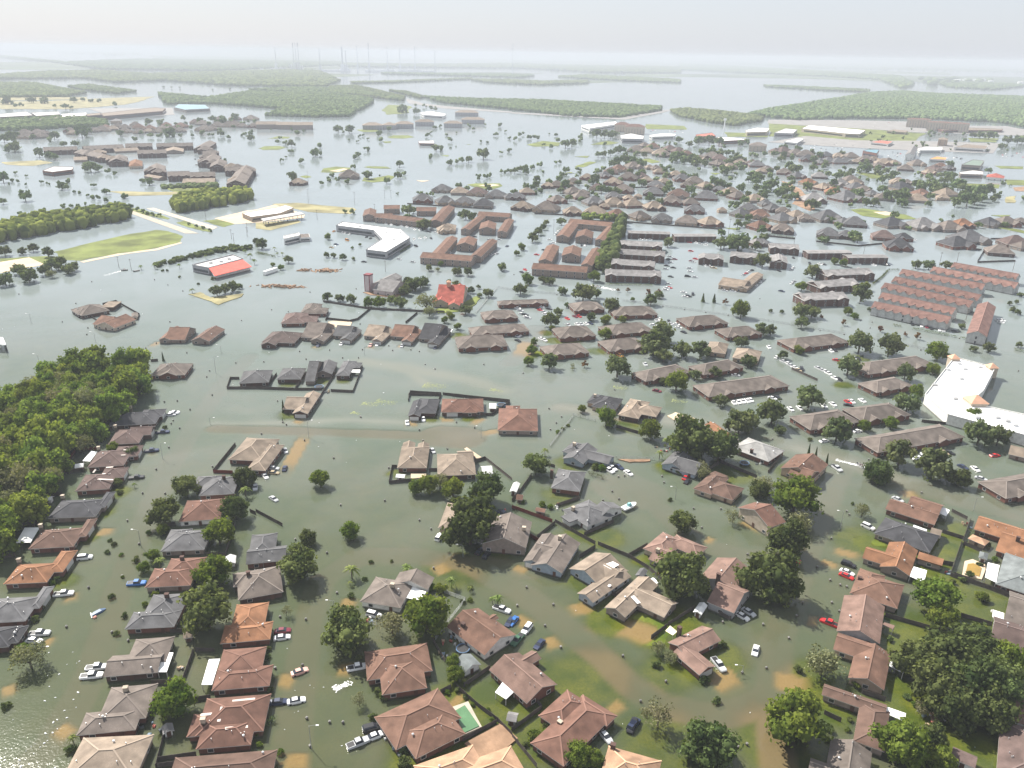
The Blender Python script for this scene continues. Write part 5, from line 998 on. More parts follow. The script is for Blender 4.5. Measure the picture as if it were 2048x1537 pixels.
# bright red roofed villa
org, rz, wg = local_wings([['G', 'N2', 1380, 635, 1590, 640, 1630, 540], ['g', 'N2', 1400, 640, 1480, 645, 1450, 525], ['g', 'N2', 1480, 655, 1570, 662, 1600, 560], ['g', 'N2', 1500, 600, 1620, 600, 1600, 515]], 3.0)
root, ro, cs, sn = house_core('villa', org, rz, wg, 'scar', wallm('beige'), .5, 1, 1, 9); root['category'] = 'house'; c = proj(org); THINGS.append([root, 'cream house with a bright red roof and a square belfry', c, False]); landmark(c[0], c[1], 'bright red roofed house')
p = roof_pt('N2', 1482, 530, org, rz, wg, .5); b = MB(); b.box(p.x-1.2, p.x+1.2, p.y-1.2, p.y+1.2, p.z-3, p.z+2.6); b.add([(p.x-1.5,p.y-1.5,p.z+2.6),(p.x+1.5,p.y-1.5,p.z+2.6),(p.x+1.5,p.y+1.5,p.z+2.6),(p.x-1.5,p.y+1.5,p.z+2.6),(p.x,p.y,p.z+3.8)], [(0,1,4),(1,2,4),(2,3,4),(3,0,4),(3,2,1,0)]); b.build('belfry', PEACH, ro)
# filling station: shop and canopy on posts
o, c = flat('filling_station', 'T2', (-110,1030, 165,985, 235,965, 300,985, 190,1030, -40,1060), 4.5, wallm('beige'), ROOFW, 'filling station shop with pale flat roof on the sandy forecourt', 'shop', 'filling station', .5)
pl = poly('T2', (40,1075, 350,1020, 385,1036, 60,1092), 5); c = centre(pl); o = empty('canopy', (c[0], c[1], 0)); b = MB(); b.prism([(x-c[0], y-c[1]) for x, y in pl], 4.6, 5.5); b.build('canopy_roof', ROOFG, o)
for i in range(5):
    for s in (0, 1):
        p = Vector(pl[0]).lerp(Vector(pl[1]), .05+i*.22) if not s else Vector(pl[3]).lerp(Vector(pl[2]), .05+i*.22); b = MB(); b.box(p.x-c[0]-.2, p.x-c[0]+.2, p.y-c[1]-.2, p.y-c[1]+.2, -1, 4.6); b.build('post', POLEM, o)
for i in range(4): p = Vector(pl[0]).lerp(Vector(pl[2]), .16+i*.22); b = MB(); b.box(p.x-c[0]-.4, p.x-c[0]+.4, p.y-c[1]-.3, p.y-c[1]+.3, -1, 1.6); b.build('fuel_pump', mat('pump_blue', (.05,.10,.30), .5, .05), o)
THINGS.append([o, 'long fuel canopy on posts in front of the filling station', proj((c[0], c[1], 4)), False]); o['category'] = 'canopy'
pl = poly('N1', (-40,955, -15,905, 22,905, 45,960), 4); c = centre(pl); o = empty('canopy', (c[0], c[1], 0)); b = MB(); b.prism([(x-c[0], y-c[1]) for x, y in pl], 3.6, 4.2); b.build('canopy_roof', PATIO, o)
for x, y in pl: b = MB(); b.box((x-c[0])*.9-.25, (x-c[0])*.9+.25, (y-c[1])*.9-.25, (y-c[1])*.9+.25, -1, 3.6); b.build('post', DARKM, o)
THINGS.append([o, 'white roofed open canopy standing in the water at the left edge', proj((c[0], c[1], 4)), False]); o['category'] = 'canopy'
# horseshoe of brown apartment blocks at the left
for k, (xy, lb) in enumerate((((345,530, 620,520, 625,492), 'left end of the back row'), ((645,520, 970,505, 970,478), 'second block of the back row'), ((1000,500, 1220,492, 1222,465), 'third block of the back row'), ((1250,495, 1545,490, 1550,460), 'right block of the back row'), ((1560,505, 1640,520, 1720,470), 'top right corner of the horseshoe'),
    ((650,555, 860,600, 880,560), 'upper left arm of the horseshoe'), ((840,605, 1030,628, 1050,590), 'lower left arm of the horseshoe'), ((1100,545, 1330,555, 1335,522), 'inner block beside the pond'), ((1620,560, 1730,560, 1750,510), 'upper right arm of the horseshoe'), ((1600,610, 1700,640, 1760,590), 'middle right arm of the horseshoe'), ((1680,650, 1800,665, 1815,620), 'lower right arm of the horseshoe'),
    ((1150,680, 1340,705, 1350,665), 'left block of the front row'), ((1340,730, 1520,730, 1520,690), 'middle block of the front row'), ((1520,735, 1725,735, 1725,690), 'right block of the front row'), ((1800,690, 1920,690, 1930,645), 'right of the front row'), ((1810,790, 1960,795, 2040,670), 'nearest corner of the horseshoe'))):
    org, rz, wg = local_wings([['G' if k != 15 else 'g', 'T1']+[float(v) for v in xy]], 6.5); cap_depth(wg, 22); q = wg[0]
    for j in range(3): x = q[1]+(j+.5)/3*(q[2]-q[1]); wg.append(['g', x-3.5, x+3.5, q[3]-1.2, q[4]+1.0, 6.4-.02*j])
    root, ro, cs, sn = house_core('apartment_block', org, rz, wg, 'tg', wallm('dbrick'), .4, 1, 2, k); root['category'] = 'apartment'; root['group'] = 'brown blocks of the horseshoe'; THINGS.append([root, 'brown three storey apartment block, '+lb, proj(org+Vector((0,0,3))), False])
    if k in (1, 5, 7, 9, 12): landmark(*proj(org+Vector((0,0,3))), {1: 'horseshoe back row', 5: 'horseshoe left arm', 7: 'inner horseshoe block', 9: 'horseshoe right arm', 12: 'horseshoe front row'}[k])
for k, (x, y) in enumerate(((1640,520),(1690,545),(1655,580),(1640,612),(1710,628),(1760,655),(1850,660),(1900,668),(1985,690),(1940,735),(1880,770),(715,560),(790,545),(840,585),(905,600),(965,615),(700,535),(1210,690),(1270,700))):
    org, rz, wg = local_wings([['H', 'T1', x-62, y, x+62, y+2, x+64, y-22]], 6.5); cap_depth(wg, 19); q = wg[0]
    for j in range(2): xx = q[1]+(j+.5)/2*(q[2]-q[1]); wg.append(['g', xx-3.6, xx+3.6, q[3]-1.2, q[4]+1.0, 6.4-.02*j])
    root, ro, cs, sn = house_core('apartment_block', org, rz, wg, random.choice(('tg', 'tn', 'tg')), wallm('dbrick'), .5, 1, 2, k); root['category'] = 'apartment'; root['group'] = 'brown blocks of the horseshoe'; THINGS.append([root, 'small brown apartment block', proj(org+Vector((0,0,3))), True])
org, rz, wg = local_wings([['H', 'T1', 1030, 650, 1140, 655, 1140, 615]], 3.5); root, ro, cs, sn = house_core('club_house', org, rz, wg, 'org', wallm('beige'), .5, 1, 1, 9); root['category'] = 'club house'; THINGS.append([root, 'small orange roofed club house between the arms of the horseshoe', proj(org), False]); landmark(*proj(org), 'orange roofed club house')
for xy, lb in (((1465,785, 1725,780, 1725,755), 'long carport in front of the horseshoe'), ((1180,735, 1300,755, 1310,735), 'left carport in front of the horseshoe'), ((905,535, 1100,525, 1100,510), 'carport inside the back row of the horseshoe'), ((1310,530, 1465,545, 1470,520), 'right carport inside the horseshoe'), ((590,600, 700,605, 700,588), 'carport left of the horseshoe')):
    org, rz, wg = local_wings([['G', 'T1']+[float(v) for v in xy]], 3.0); root, ro, cs, sn = house_core('carport', org, rz, wg, 'tn', wallm('gtan'), .25, 0, 1, 1); root['category'] = 'carport'; root['group'] = 'carports of the horseshoe'; THINGS.append([root, lb, proj(org), False])
# farther big buildings
o, c = flat('house_shop', 'T1', (340,690, 430,655, 585,660, 580,680, 420,700), 5, wallm('brick'), ROOFG, 'brick building with pale roof among debris left of the horseshoe', 'building', 'brick building with debris'); o.name = 'brick_building'
FL = '''T1 0 235 210 215 265 245 0 260 8 dbrick g|long dark store at the far left edge
T1 0 285 265 270 270 282 0 298 6 beige w|white store front at the far left edge
T1 250 225 470 215 480 238 290 250 8 dbrick g|dark store, second from the far left edge
T1 300 262 500 255 520 275 320 285 6 beige t|tan store behind the belt of wood
T1 490 235 690 225 690 245 500 258 7 beige w|pale store in the middle of the far store row
T1 690 235 800 225 810 240 700 250 7 dbrick t|brown store, second from right in the far store row
T1 800 230 1240 182 1325 190 1300 212 830 252 8 dbrick t|long brown store at the right end of the far store row
T2 1315 222 1400 212 1520 235 1500 250 1340 240 7 white w|white sheds behind the pale apartment houses
T2 1300 452 1420 448 1425 470 1310 468 4 brick w|lone low building with pale roof amid the open flood
T3 555 125 830 95 840 115 620 148 8 white w|white flat store left of the red roofed hotel
T3 865 205 950 190 1055 210 1050 235 880 232 8 grey g|grey office in front of the red roofed hotel
T3 1100 205 1200 190 1310 195 1300 210 1120 215 6 white w|white store right of the grey office
T3 1470 200 1600 185 1630 210 1480 215 7 brick r|red roofed building right of the white store
T3 1640 220 1780 225 1890 240 1680 250 6 brick w|white and red long shop beside the grove
T3 1870 165 1960 145 2060 150 2040 175 1880 180 8 beige w|pale store near the white mast
T4 270 150 330 125 780 165 730 195 620 190 8 beige w|long tan shopping centre on the green field
T4 50 185 140 150 235 160 200 190 8 grey g|grey building left of the long shopping centre
T4 130 255 240 228 285 235 230 265 6 white w|white roofed building below the long shopping centre
T4 950 170 1010 160 1120 170 1100 182 5 beige t|small tan restaurant on the green field
T4 760 330 800 318 890 320 870 350 9 brick b|brick building with a flat teal blue roof
T4 820 260 900 245 1000 255 960 275 5 white r|white and red shop on the highway
T4 1200 310 1260 295 1395 300 1390 325 1215 325 5 white g|white shop with dark top on the highway
T4 1290 395 1350 375 1430 385 1420 400 5 white o|small shop with an orange roof
T4 1550 440 1640 400 1730 410 1700 450 8 gtan e|big green grey roofed hall at the right
T4 1530 500 1640 485 1720 495 1720 520 1540 515 5 gtan g|low grey building left of the bright red roof
T4 1490 300 1590 275 1760 290 1740 315 6 white t|white and tan shops at the far right
T4 1290 140 1600 145 1880 155 1870 165 1400 165 5 brick t|low red wing in front of the big hotel'''
for ln_ in FL.splitlines():
    a, lb = ln_.split('|'); q = a.split(); wl, rf = q[-2], q[-1]; v = [float(x) for x in q[1:-2]]; h = v.pop()
    o, c = flat('commercial_building', q[0], v, h, wallm(wl), {'g': ROOFG, 'w': ROOFW, 't': roofm('tn'), 'r': SALR, 'b': TEAL, 'o': ORR, 'e': GREENR}[rf], lb, 'building', re.split(r' (?:with|beside|before|in|at|of|behind|on|left|right|below|amid|beyond) ', lb.replace(',', ''))[0] if not re.match('dark store|long dark|white store|white sheds', lb) else None)
def bigh(zn, spec, ez, roof, wall, lb, floors=3, name='hotel', k=.4):
    org, rz, wg = local_wings([[w_[0], zn]+[float(x) for x in w_[1:]] for w_ in spec], ez); cap_depth(wg, 26); root, ro, cs, sn = house_core(name, org, rz, wg, roof, wallm(wall), k, 1, floors, 5); root['category'] = name.replace('_', ' '); c = proj(org+Vector((0,0,4))); THINGS.append([root, lb, c, False]); landmark(c[0], c[1], re.split(r' (?:with|beside|before|in|by|at|of|from|behind) ', lb)[0]); return root
bigh('T3', [('H',905,135,1065,140,1070,100),('H',820,118,920,122,930,95)], 15, 'rd', 'beige', 'red roofed hotel with tan walls beside the white flat store', 4)
bigh('T4', [('H',1110,75,1310,78,1330,35),('H',1300,100,1480,105,1490,65),('H',1450,110,1610,112,1615,65)], 20, 'rd', 'beige', 'large tan hospital with red tiled corner roofs before the wide wood', 6, 'hospital', .15)
bigh('T4', [('G',1095,365,1170,360,1200,300)], 9, 'gy2', 'white', 'tall white gabled building in the flooded car park', 2, 'hall', .6)
bigh('T4', [('H',1360,240,1440,240,1470,190)], 12, 'tn', 'tan', 'tan four storey hotel beside the car park', 4)
bigh('T4', [('H',1745,540,1890,545,1900,505)], 4, 'scar', 'white', 'low restaurant with a bright red hip roof at the right', 1, 'restaurant')
bigh('T3', [('H',1895,285,2040,290,2045,235)], 10, 'tg', 'beige', 'tan apartment house beside the grove at the far right', 3, 'apartment_house')
bigh('T1', [('H',880,290,960,290,1030,255)], 6, 'gy2', 'tan', 'tan hall with a pale blue hip roof by the wood', 1, 'hall')
o, c = flat('arena', 'T1', (1390,180, 1430,155, 1640,160, 1680,190, 1480,200), 7, wallm('gtan'), TEAL, 'long low building with a pale teal roof beyond the flood', 'building', 'pale teal roofed building', .3)
for k, (xy, lb) in enumerate((((0,315, 180,320, 185,275), 'left dark'), ((160,320, 300,322, 305,278), 'middle dark'), ((290,320, 455,325, 460,280), 'right dark'))):
    bigh('T2', [('G',)+xy], 9, 'tn', 'gtan', lb+' block of the far left apartment group by the wood', 3, 'apartment_house')
for k, (xy, lb) in enumerate((((850,325, 1010,325, 1015,285), 'first'), ((1010,322, 1120,325, 1130,282), 'second'), ((1110,315, 1260,315, 1270,260), 'third'), ((1270,300, 1425,295, 1430,255), 'fourth'), ((1500,310, 1650,310, 1660,255), 'fifth'), ((1640,285, 1830,275, 1830,235), 'sixth'), ((1590,225, 1780,220, 1780,180), 'rearmost'))):
    bigh('T2', [('H',)+xy], 9, 'tn', 'grey', lb+' pale apartment house from the left beyond the river mouth', 3, 'apartment_house')
# refinery on the horizon
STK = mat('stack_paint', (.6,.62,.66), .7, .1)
def stack(px, ptop, w, lb):
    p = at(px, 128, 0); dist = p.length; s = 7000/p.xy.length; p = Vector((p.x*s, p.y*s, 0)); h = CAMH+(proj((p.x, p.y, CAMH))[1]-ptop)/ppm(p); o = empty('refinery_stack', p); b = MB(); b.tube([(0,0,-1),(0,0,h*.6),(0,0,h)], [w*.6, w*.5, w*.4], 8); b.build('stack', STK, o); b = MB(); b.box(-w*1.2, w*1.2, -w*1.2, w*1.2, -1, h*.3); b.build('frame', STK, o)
    o['category'] = 'chimney stack'; o['group'] = 'refinery stacks on the horizon'; THINGS.append([o, lb, (px, 100), True])
landmark(592, 95, 'refinery on the horizon'); landmark(720, 100, 'row of hazy chimneys')
for a in ((552,95,7),(588,87,6),(593,87,6),(598,87,6),(640,97,7),(685,95,12),(692,101,8),(715,93,5),(738,88,6),(775,95,5),(800,97,6),(830,94,5),(870,99,5),(1025,88,3)): stack(*a, 'hazy blue grey chimney stack')
for k, (px, py, w_, h) in enumerate(((592,104,26,60),(560,108,22,25),(620,112,40,18),(690,106,20,40),(760,108,60,22),(820,108,50,28),(850,118,40,14),(660,116,60,12),(540,113,40,14))):
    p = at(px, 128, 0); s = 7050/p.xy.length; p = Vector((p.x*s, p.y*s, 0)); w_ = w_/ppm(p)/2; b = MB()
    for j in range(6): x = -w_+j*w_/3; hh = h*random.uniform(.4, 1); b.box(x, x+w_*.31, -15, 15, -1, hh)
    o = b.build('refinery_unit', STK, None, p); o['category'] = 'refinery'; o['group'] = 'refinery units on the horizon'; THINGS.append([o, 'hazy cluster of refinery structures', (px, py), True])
for k, (x, y, r) in enumerate(((1650,305,28),(1700,303,26),(1760,305,30),(1800,303,26),(1850,310,22),(2030,320,26))):
    p = zat('U3', x, y); b = MB(); b.tube([(0,0,-1),(0,0,12)], r, 20); b.tube([(0,0,12),(0,0,14)], [r, r*.2], 20); o = b.build('storage_tank', ROOFW, None, p); o['category'] = 'tank'; o['group'] = 'pale storage tanks'; THINGS.append([o, 'round white storage tank', zp('U3', x, y), True])
landmark(1955, 163, 'far tank farm')
for k, (x, y, w_) in enumerate(((660,242,60),(760,248,70),(850,253,70),(930,257,40),(1040,265,60),(1110,267,70),(1190,270,80),(520,205,30),(1500,235,40))):
    p = zat('U3', x, y); w_ = w_/2.9767/ppm(p); b = MB(); b.box(-w_/2, w_/2, -20, 20, -1, 12); b.box(-w_/2+1, w_*.1, -19, 19, 12, 15); o = b.build('far_warehouse', WG, None, p); o['category'] = 'warehouse'; o['group'] = 'white warehouses far away'; THINGS.append([o, 'long white warehouse far in the haze', zp('U3', x, y), True])
landmark(1690, 146, 'white warehouse line')
# ================================================================ trees one by one
def trees(zn, s):
    for it in s.split(';'):
        q = it.split()
        if len(q) == 4: tree(q[0], zn, float(q[1]), float(q[2]), float(q[3]))
trees('P', '''o 372 972 50;o 488 955 46;o 326 1027 62;o 470 1017 56;n 437 1066 64;n 428 1142 72;o 412 1222 108;n 341 1403 86;y 58 1315 66;n 325 1060 26;n 305 1112 32;o 262 905 26;o 235 965 18;
o 595 1128 82;o 615 1076 34;o 690 1260 98;y 783 1247 62;n 853 1228 92;n 910 1350 40;n 905 1325 34;n 700 1063 42;n 640 958 42;s 572 1222 26;s 718 1400 34;
o 940 1050 112;o 972 980 72;n 905 980 52;n 858 968 46;n 832 975 36;y 880 962 40;
o 1072 927 52;n 1213 835 44;n 1303 860 46;o 1378 878 92;o 1438 897 72;y 1405 945 34;o 1366 1043 52;m 1480 845 58;n 1165 818 20;n 1592 990 94;o 1576 1080 78;o 1540 1150 112;o 1368 1152 104;o 1522 978 40;y 1528 972 38;s 1467 1032 36;y 1600 1045 48;y 1403 935 34;
s 1318 1430 68;o 1415 1490 98;n 1588 1434 128;y 1316 1297 30;y 1342 1315 30;n 1160 1512 60;n 1190 1520 40;
y 1645 1325 76;n 1872 1195 90;n 1885 1235 70;o 1840 1320 90;o 1900 1310 100;o 1950 1290 90;o 1880 1375 110;o 1945 1370 110;o 1995 1350 90;o 1920 1420 90;o 1985 1420 90;n 2020 1325 80;o 2010 1390 80;n 1800 1490 112;o 1860 1480 70;y 1845 1418 34;g 1713 1366 26;n 1880 1520 70;
o 1758 945 54;m 1866 930 70;o 1918 955 42;m 1802 905 66;m 1675 860 56;y 1725 1022 30;n 1731 852 26;n 1783 846 30;m 1960 868 60;m 1998 872 46;m 1619 797 54;m 1546 826 62;m 1500 840 40;m 1697 732 50;m 1720 685 54;m 1780 690 52;n 1878 703 44;m 1816 805 46;n 1832 782 32;m 1811 745 38;n 1867 740 26;n 1945 830 34;
n 225 895 24;o 120 915 28;y 90 875 30;m 1560 860 24;n 285 1135 26;b 140 1500 22''')
trees('P', '''p 703 1137 42;p 813 1134 36;p 902 1160 34;p 940 1176 18;p 996 1195 34;p 318 1120 34;p 490 978 32;p 145 1475 32;p 985 1197 24;p 1334 880 24;p 1320 905 26;p 1090 900 22;p 268 968 14;p 700 1165 16''')
trees('N3', '''m 810 1130 215;n 1265 1245 190;m 285 1085 145;m 1170 1045 130;m 1090 950 230;m 1150 870 190;m 1310 995 150;m 1450 1000 160;m 300 770 130;n 125 1085 85;n 150 1000 80;m 770 660 140;m 1070 618 100;m 550 555 175;m 650 565 90;m 65 533 100;m 390 545 75;n 120 458 95;m 240 462 70;m 290 470 75;n 630 435 100;c 1470 597 75;c 1555 602 75;a 1640 630 45;n 1765 690 160;m 1740 170 175;m 1610 180 110;m 1930 310 130;m 1200 172 90;m 1085 255 70;n 875 430 65;n 965 422 55;m 1035 432 65;m 700 355 130;a 1130 555 50;m 1130 575 70;a 1050 560 45;a 890 540 34;a 815 540 30;n 720 875 110;n 850 765 70;n 720 772 80;m 1920 845 120;m 1765 937 105;m 1820 1085 120;m 1565 1175 110;m 1405 1192 90;m 1610 1388 110;m 610 745 75;m 355 708 70;n 170 940 60;m 160 135 95;m 205 90 70;m 240 55 60;m 265 20 55;n 75 210 60;n 35 255 50;m 1160 1240 70;a 560 1110 50;s 465 1120 40;m 420 655 50;n 310 840 60;n 930 610 40;m 985 960 90;n 720 770 60;s 465 1140 36''')
trees('N4', '''m 260 700 140;m 340 705 110;m 260 790 110;m 720 565 170;n 750 510 80;n 620 700 80;n 670 740 60;m 350 395 130;m 1140 345 75;m 1240 345 95;m 1375 348 80;n 260 510 90;n 380 510 90;n 515 320 60;n 580 330 70;m 1490 815 55;m 780 690 45;a 865 840 46;a 1150 895 50;a 1055 880 34;a 580 790 46;a 410 745 36;m 20 700 32;m 105 705 36;n 240 1000 80;m 120 1040 80;n 1250 1130 80;m 1580 990 60;m 1700 980 95;m 1930 960 55;m 1880 690 50;m 1920 710 50;m 1940 575 45;m 1310 485 50;m 20 845 90;b 1080 780 35;m 1860 640 40;m 1910 630 40''')
trees('N2', '''m 550 590 85;m 645 600 70;m 725 610 90;n 865 635 85;n 945 635 110;m 1045 615 80;m 1110 640 105;m 1140 545 90;m 1200 500 120;m 1260 480 110;m 1170 475 90;m 1300 470 70;y 1310 640 150;y 1330 700 110;m 1610 690 90;m 1785 560 85;m 1720 580 45;m 1650 540 60;m 1540 500 70;m 1480 480 50;m 1330 370 60;y 1395 380 45;m 1545 395 75;m 1630 400 80;m 1890 360 75;m 540 270 50;m 597 275 45;m 665 285 60;n 748 300 30;m 250 305 70;m 40 185 95;m 10 165 50;n 550 130 55;n 800 190 28;n 740 215 24;n 1500 740 60;n 1450 770 60;n 1550 820 60;y 1480 720 60;m 1710 515 40;n 1420 340 45;n 130 345 40;n 190 365 50;n 545 830 20;m 700 50 40;m 1290 35 100;p 140 215 45;p 165 255 42;p 200 255 42;p 1300 30 20''')
trees('N1', '''m 30 235 105;m 170 240 65;m 250 215 75;m 365 250 95;m 140 380 100;m 215 425 130;m 35 455 120;m 390 345 110;m 470 320 90;m 520 380 90;m 565 360 80;m 340 390 90;y 395 415 75;m 445 360 80;p 1080 355 50;p 1375 345 50;p 1185 345 60;p 1475 535 55;b 1380 440 24;b 1525 492 26;p 1580 275 45;p 1690 225 50;p 1740 225 50;p 1810 220 50;p 1880 235 50;p 1920 265 60;p 1950 310 60;b 1640 455 40;m 1665 545 100;m 1725 530 90;m 1785 515 90;m 1840 510 50;b 1250 390 26;b 1285 390 24;m 1965 165 60;c 1255 1060 40;b 1470 1115 34;b 1450 30 24;b 1510 45 22;b 1565 60 24;b 1610 75 24''')
# far trees standing in the flood
trees('T2', '''f 325 380 55;f 290 355 30;f 190 425 35;f 175 455 50;f 225 460 40;f 285 470 65;f 280 530 40;f 505 480 55;f 470 540 80;f 510 548 40;f 370 605 55;f 895 510 50;f 785 570 55;f 820 555 45;f 1145 630 65;f 985 385 50;f 1065 350 55;f 860 400 30;f 830 405 28;f 895 430 22;f 810 450 22;f 745 440 22;f 995 435 50;f 1370 400 45;f 1395 380 26;f 1525 395 32;f 1545 435 50;f 1440 500 75;f 1490 505 50;f 1400 570 50;f 1435 335 40;f 1705 325 35;f 1740 350 30;f 1945 320 42;f 1915 390 45;f 1995 370 24;f 1855 455 24;f 1800 450 26;f 1820 550 110;f 1840 525 50;f 1550 620 60;f 1605 610 50;f 1650 600 55;f 1700 595 60;f 1790 730 50;f 1830 728 50;f 1865 722 45;f 2030 520 40;f 1960 540 35;f 2030 420 34;f 660 350 70;f 745 350 80;f 700 375 26;f 290 740 85;f 585 755 50;f 645 755 50;f 610 715 45;f 730 770 55;f 525 780 45;f 770 650 50;f 895 715 90;f 1135 720 70;f 1190 705 45;f 1045 765 60;f 990 725 24;f 205 600 35;f 240 575 24;f 1625 805 60;f 1700 830 55;f 1860 830 60;f 1840 795 50;f 1320 865 35;f 1295 860 30;f 1375 870 30;f 1410 875 40;f 1680 1040 90;f 1730 1060 80;f 1640 1035 60;f 1215 1000 110;f 1260 1000 70;f 1210 1050 60;f 1350 1110 90;f 1310 1120 60;f 1135 870 22;f 1605 380 20;f 1170 195 90;f 1280 210 60;f 1280 160 30;f 1350 165 35;f 1400 185 40;f 1440 190 40;f 710 1010 40;f 770 1015 50;f 1965 690 40;f 2000 690 40;f 2030 685 40;f 120 355 22;f 380 365 30;f 1475 325 30;f 1830 318 24;f 1600 490 18;f 1555 500 20''')
trees('T1', '''f 195 885 105;f 510 965 45;f 565 965 40;f 625 960 38;f 680 950 36;f 175 1025 50;f 355 990 32;f 850 850 60;f 990 885 55;f 750 800 45;f 540 770 45;f 490 800 85;f 530 820 50;f 600 850 34;f 630 858 30;f 705 880 30;f 745 895 50;f 785 900 50;f 840 915 48;f 1190 770 75;f 1135 760 50;f 720 650 110;f 780 660 70;f 690 640 60;f 865 690 50;f 925 705 40;f 310 545 80;f 400 560 70;f 440 575 60;f 110 490 110;f 60 515 60;f 430 400 80;f 400 435 50;f 650 380 110;f 700 365 70;f 1085 430 55;f 1200 400 50;f 1270 405 45;f 1335 400 50;f 1385 400 40;f 1440 405 36;f 1535 400 34;f 1190 290 60;f 1280 290 50;f 1350 375 90;f 960 385 60;f 1765 385 60;f 1830 415 40;f 2010 420 60;f 2015 375 45;f 1800 600 50;f 20 740 100;f 20 930 60;f 120 700 34;f 205 725 28;f 100 760 40;f 145 770 36;f 205 795 28;f 70 790 24;f 545 1035 80;f 340 775 30;f 370 785 24;f 395 790 24;f 1105 990 50;f 1150 1010 40;f 1185 1020 40;f 1225 1030 40;f 1265 1040 36;f 1030 970 60;f 985 965 50;f 935 945 40;f 1510 1110 30;f 1570 1125 30;f 1625 1140 34;f 1680 1160 34;f 600 470 60;f 510 470 60;f 735 125 40;f 590 120 60;f 655 115 40;f 520 170 60;f 570 175 36;f 435 165 40;f 165 155 40;f 120 158 40;f 60 130 90;f 250 120 70;f 350 125 70;f 910 150 50;f 790 125 40;f 1470 265 50;f 1700 270 60;f 1790 290 90;f 1880 260 70;f 1950 310 50;f 1600 290 60;f 260 415 50;f 100 420 110;f 30 430 70;f 1370 20 20;f 1440 20 22;f 1310 15 20;f 1700 35 18;f 1840 30 20''')
trees('T3', '''f 140 215 45;f 195 220 55;f 60 195 50;f 90 188 30;f 20 232 40;f 300 190 20;f 360 195 40;f 365 240 45;f 430 270 80;f 480 265 70;f 550 215 50;f 550 240 40;f 495 245 45;f 255 275 34;f 315 290 45;f 680 190 80;f 740 195 70;f 790 195 80;f 830 190 60;f 735 270 40;f 640 180 40;f 1130 265 40;f 1230 265 30;f 1265 265 30;f 1340 235 60;f 1310 270 40;f 1500 240 90;f 1580 245 90;f 1660 250 90;f 1420 270 60;f 690 355 60;f 735 350 60;f 790 340 60;f 850 315 80;f 890 320 60;f 20 485 60;f 65 470 60;f 105 462 60;f 165 452 45;f 228 440 50;f 345 420 36;f 382 415 34;f 800 430 70;f 850 415 90;f 910 405 90;f 960 410 90;f 1020 430 80;f 1060 420 50;f 725 465 55;f 700 490 50;f 1060 360 60;f 1310 370 90;f 1290 390 70;f 1380 395 90;f 1440 390 110;f 1470 410 90;f 1540 430 70;f 1350 360 80;f 1250 455 45;f 300 565 55;f 380 550 65;f 110 610 60;f 195 600 70;f 160 615 60;f 225 640 55;f 430 600 90;f 530 580 60;f 400 610 50;f 665 560 90;f 640 570 60;f 600 615 50;f 720 630 90;f 770 640 80;f 840 650 80;f 660 670 50;f 540 680 55;f 1040 580 80;f 960 610 60;f 880 630 60;f 1240 515 60;f 1160 545 40;f 1380 510 40;f 1420 525 40;f 1435 640 75;f 1290 635 45;f 1220 650 60;f 1185 730 70;f 1100 710 60;f 1260 590 60;f 1670 590 100;f 1620 580 80;f 1720 610 60;f 1600 545 50;f 1750 590 30;f 1835 620 80;f 1790 540 20;f 1700 480 100;f 1760 470 70;f 1930 520 110;f 1980 540 90;f 1890 680 60;f 1860 720 80;f 2030 620 80;f 2020 690 60;f 1800 390 90;f 1850 400 60;f 1740 410 60;f 1600 330 90;f 1660 350 80;f 1720 340 60;f 1760 330 50;f 1520 330 60;f 1910 350 40;f 1960 360 40;f 2030 350 50;f 400 890 75;f 540 500 30;f 810 860 70;f 1110 700 80;f 1680 980 70;f 2000 960 80;f 2020 1020 80;f 1700 1060 110;f 1820 1050 130;f 1950 1090 80;f 20 655 60;f 1830 265 60;f 1880 250 50''')
trees('T4', '''f 210 470 90;f 170 450 70;f 250 465 70;f 370 460 65;f 110 390 60;f 790 465 90;f 750 460 60;f 880 465 60;f 590 520 80;f 670 495 60;f 640 515 60;f 880 555 50;f 1020 510 60;f 1000 540 50;f 1440 555 80;f 1480 520 70;f 1380 520 60;f 320 610 90;f 30 590 110;f 120 650 110;f 80 660 90;f 160 640 80;f 220 690 80;f 170 770 50;f 350 750 110;f 400 755 60;f 730 675 90;f 780 740 70;f 850 740 80;f 920 630 80;f 960 690 90;f 1040 700 120;f 1080 690 100;f 1080 740 90;f 1200 590 100;f 1230 620 90;f 1310 600 100;f 1350 630 90;f 1400 610 80;f 1450 640 70;f 1530 590 120;f 1560 620 90;f 1630 640 110;f 1700 660 110;f 1760 640 100;f 1600 720 130;f 1500 740 90;f 1660 710 110;f 1560 680 90;f 1720 700 90;f 1285 755 60;f 1300 690 70;f 1010 840 75;f 1130 945 50;f 1830 690 60;f 1800 710 60;f 1860 665 40;f 1770 485 60;f 1880 580 40;f 1940 600 24;f 2040 700 50;f 690 1005 110;f 720 1030 80;f 460 1040 80;f 430 1030 60;f 560 920 60;f 570 935 50;f 1570 925 50;f 1690 920 60;f 1390 880 40;f 1480 850 30;f 1640 200 60;f 1700 200 70;f 1770 205 80;f 1830 205 50;f 1570 195 40;f 2000 240 90;f 1920 240 80;f 2040 230 90;f 1880 290 60;f 240 310 70;f 130 300 70;f 50 350 60;f 1300 180 50;f 770 900 50;f 480 870 60;f 520 880 60;f 1430 190 30;f 1900 920 60;f 510 830 20''')
r_ = random.Random(21)
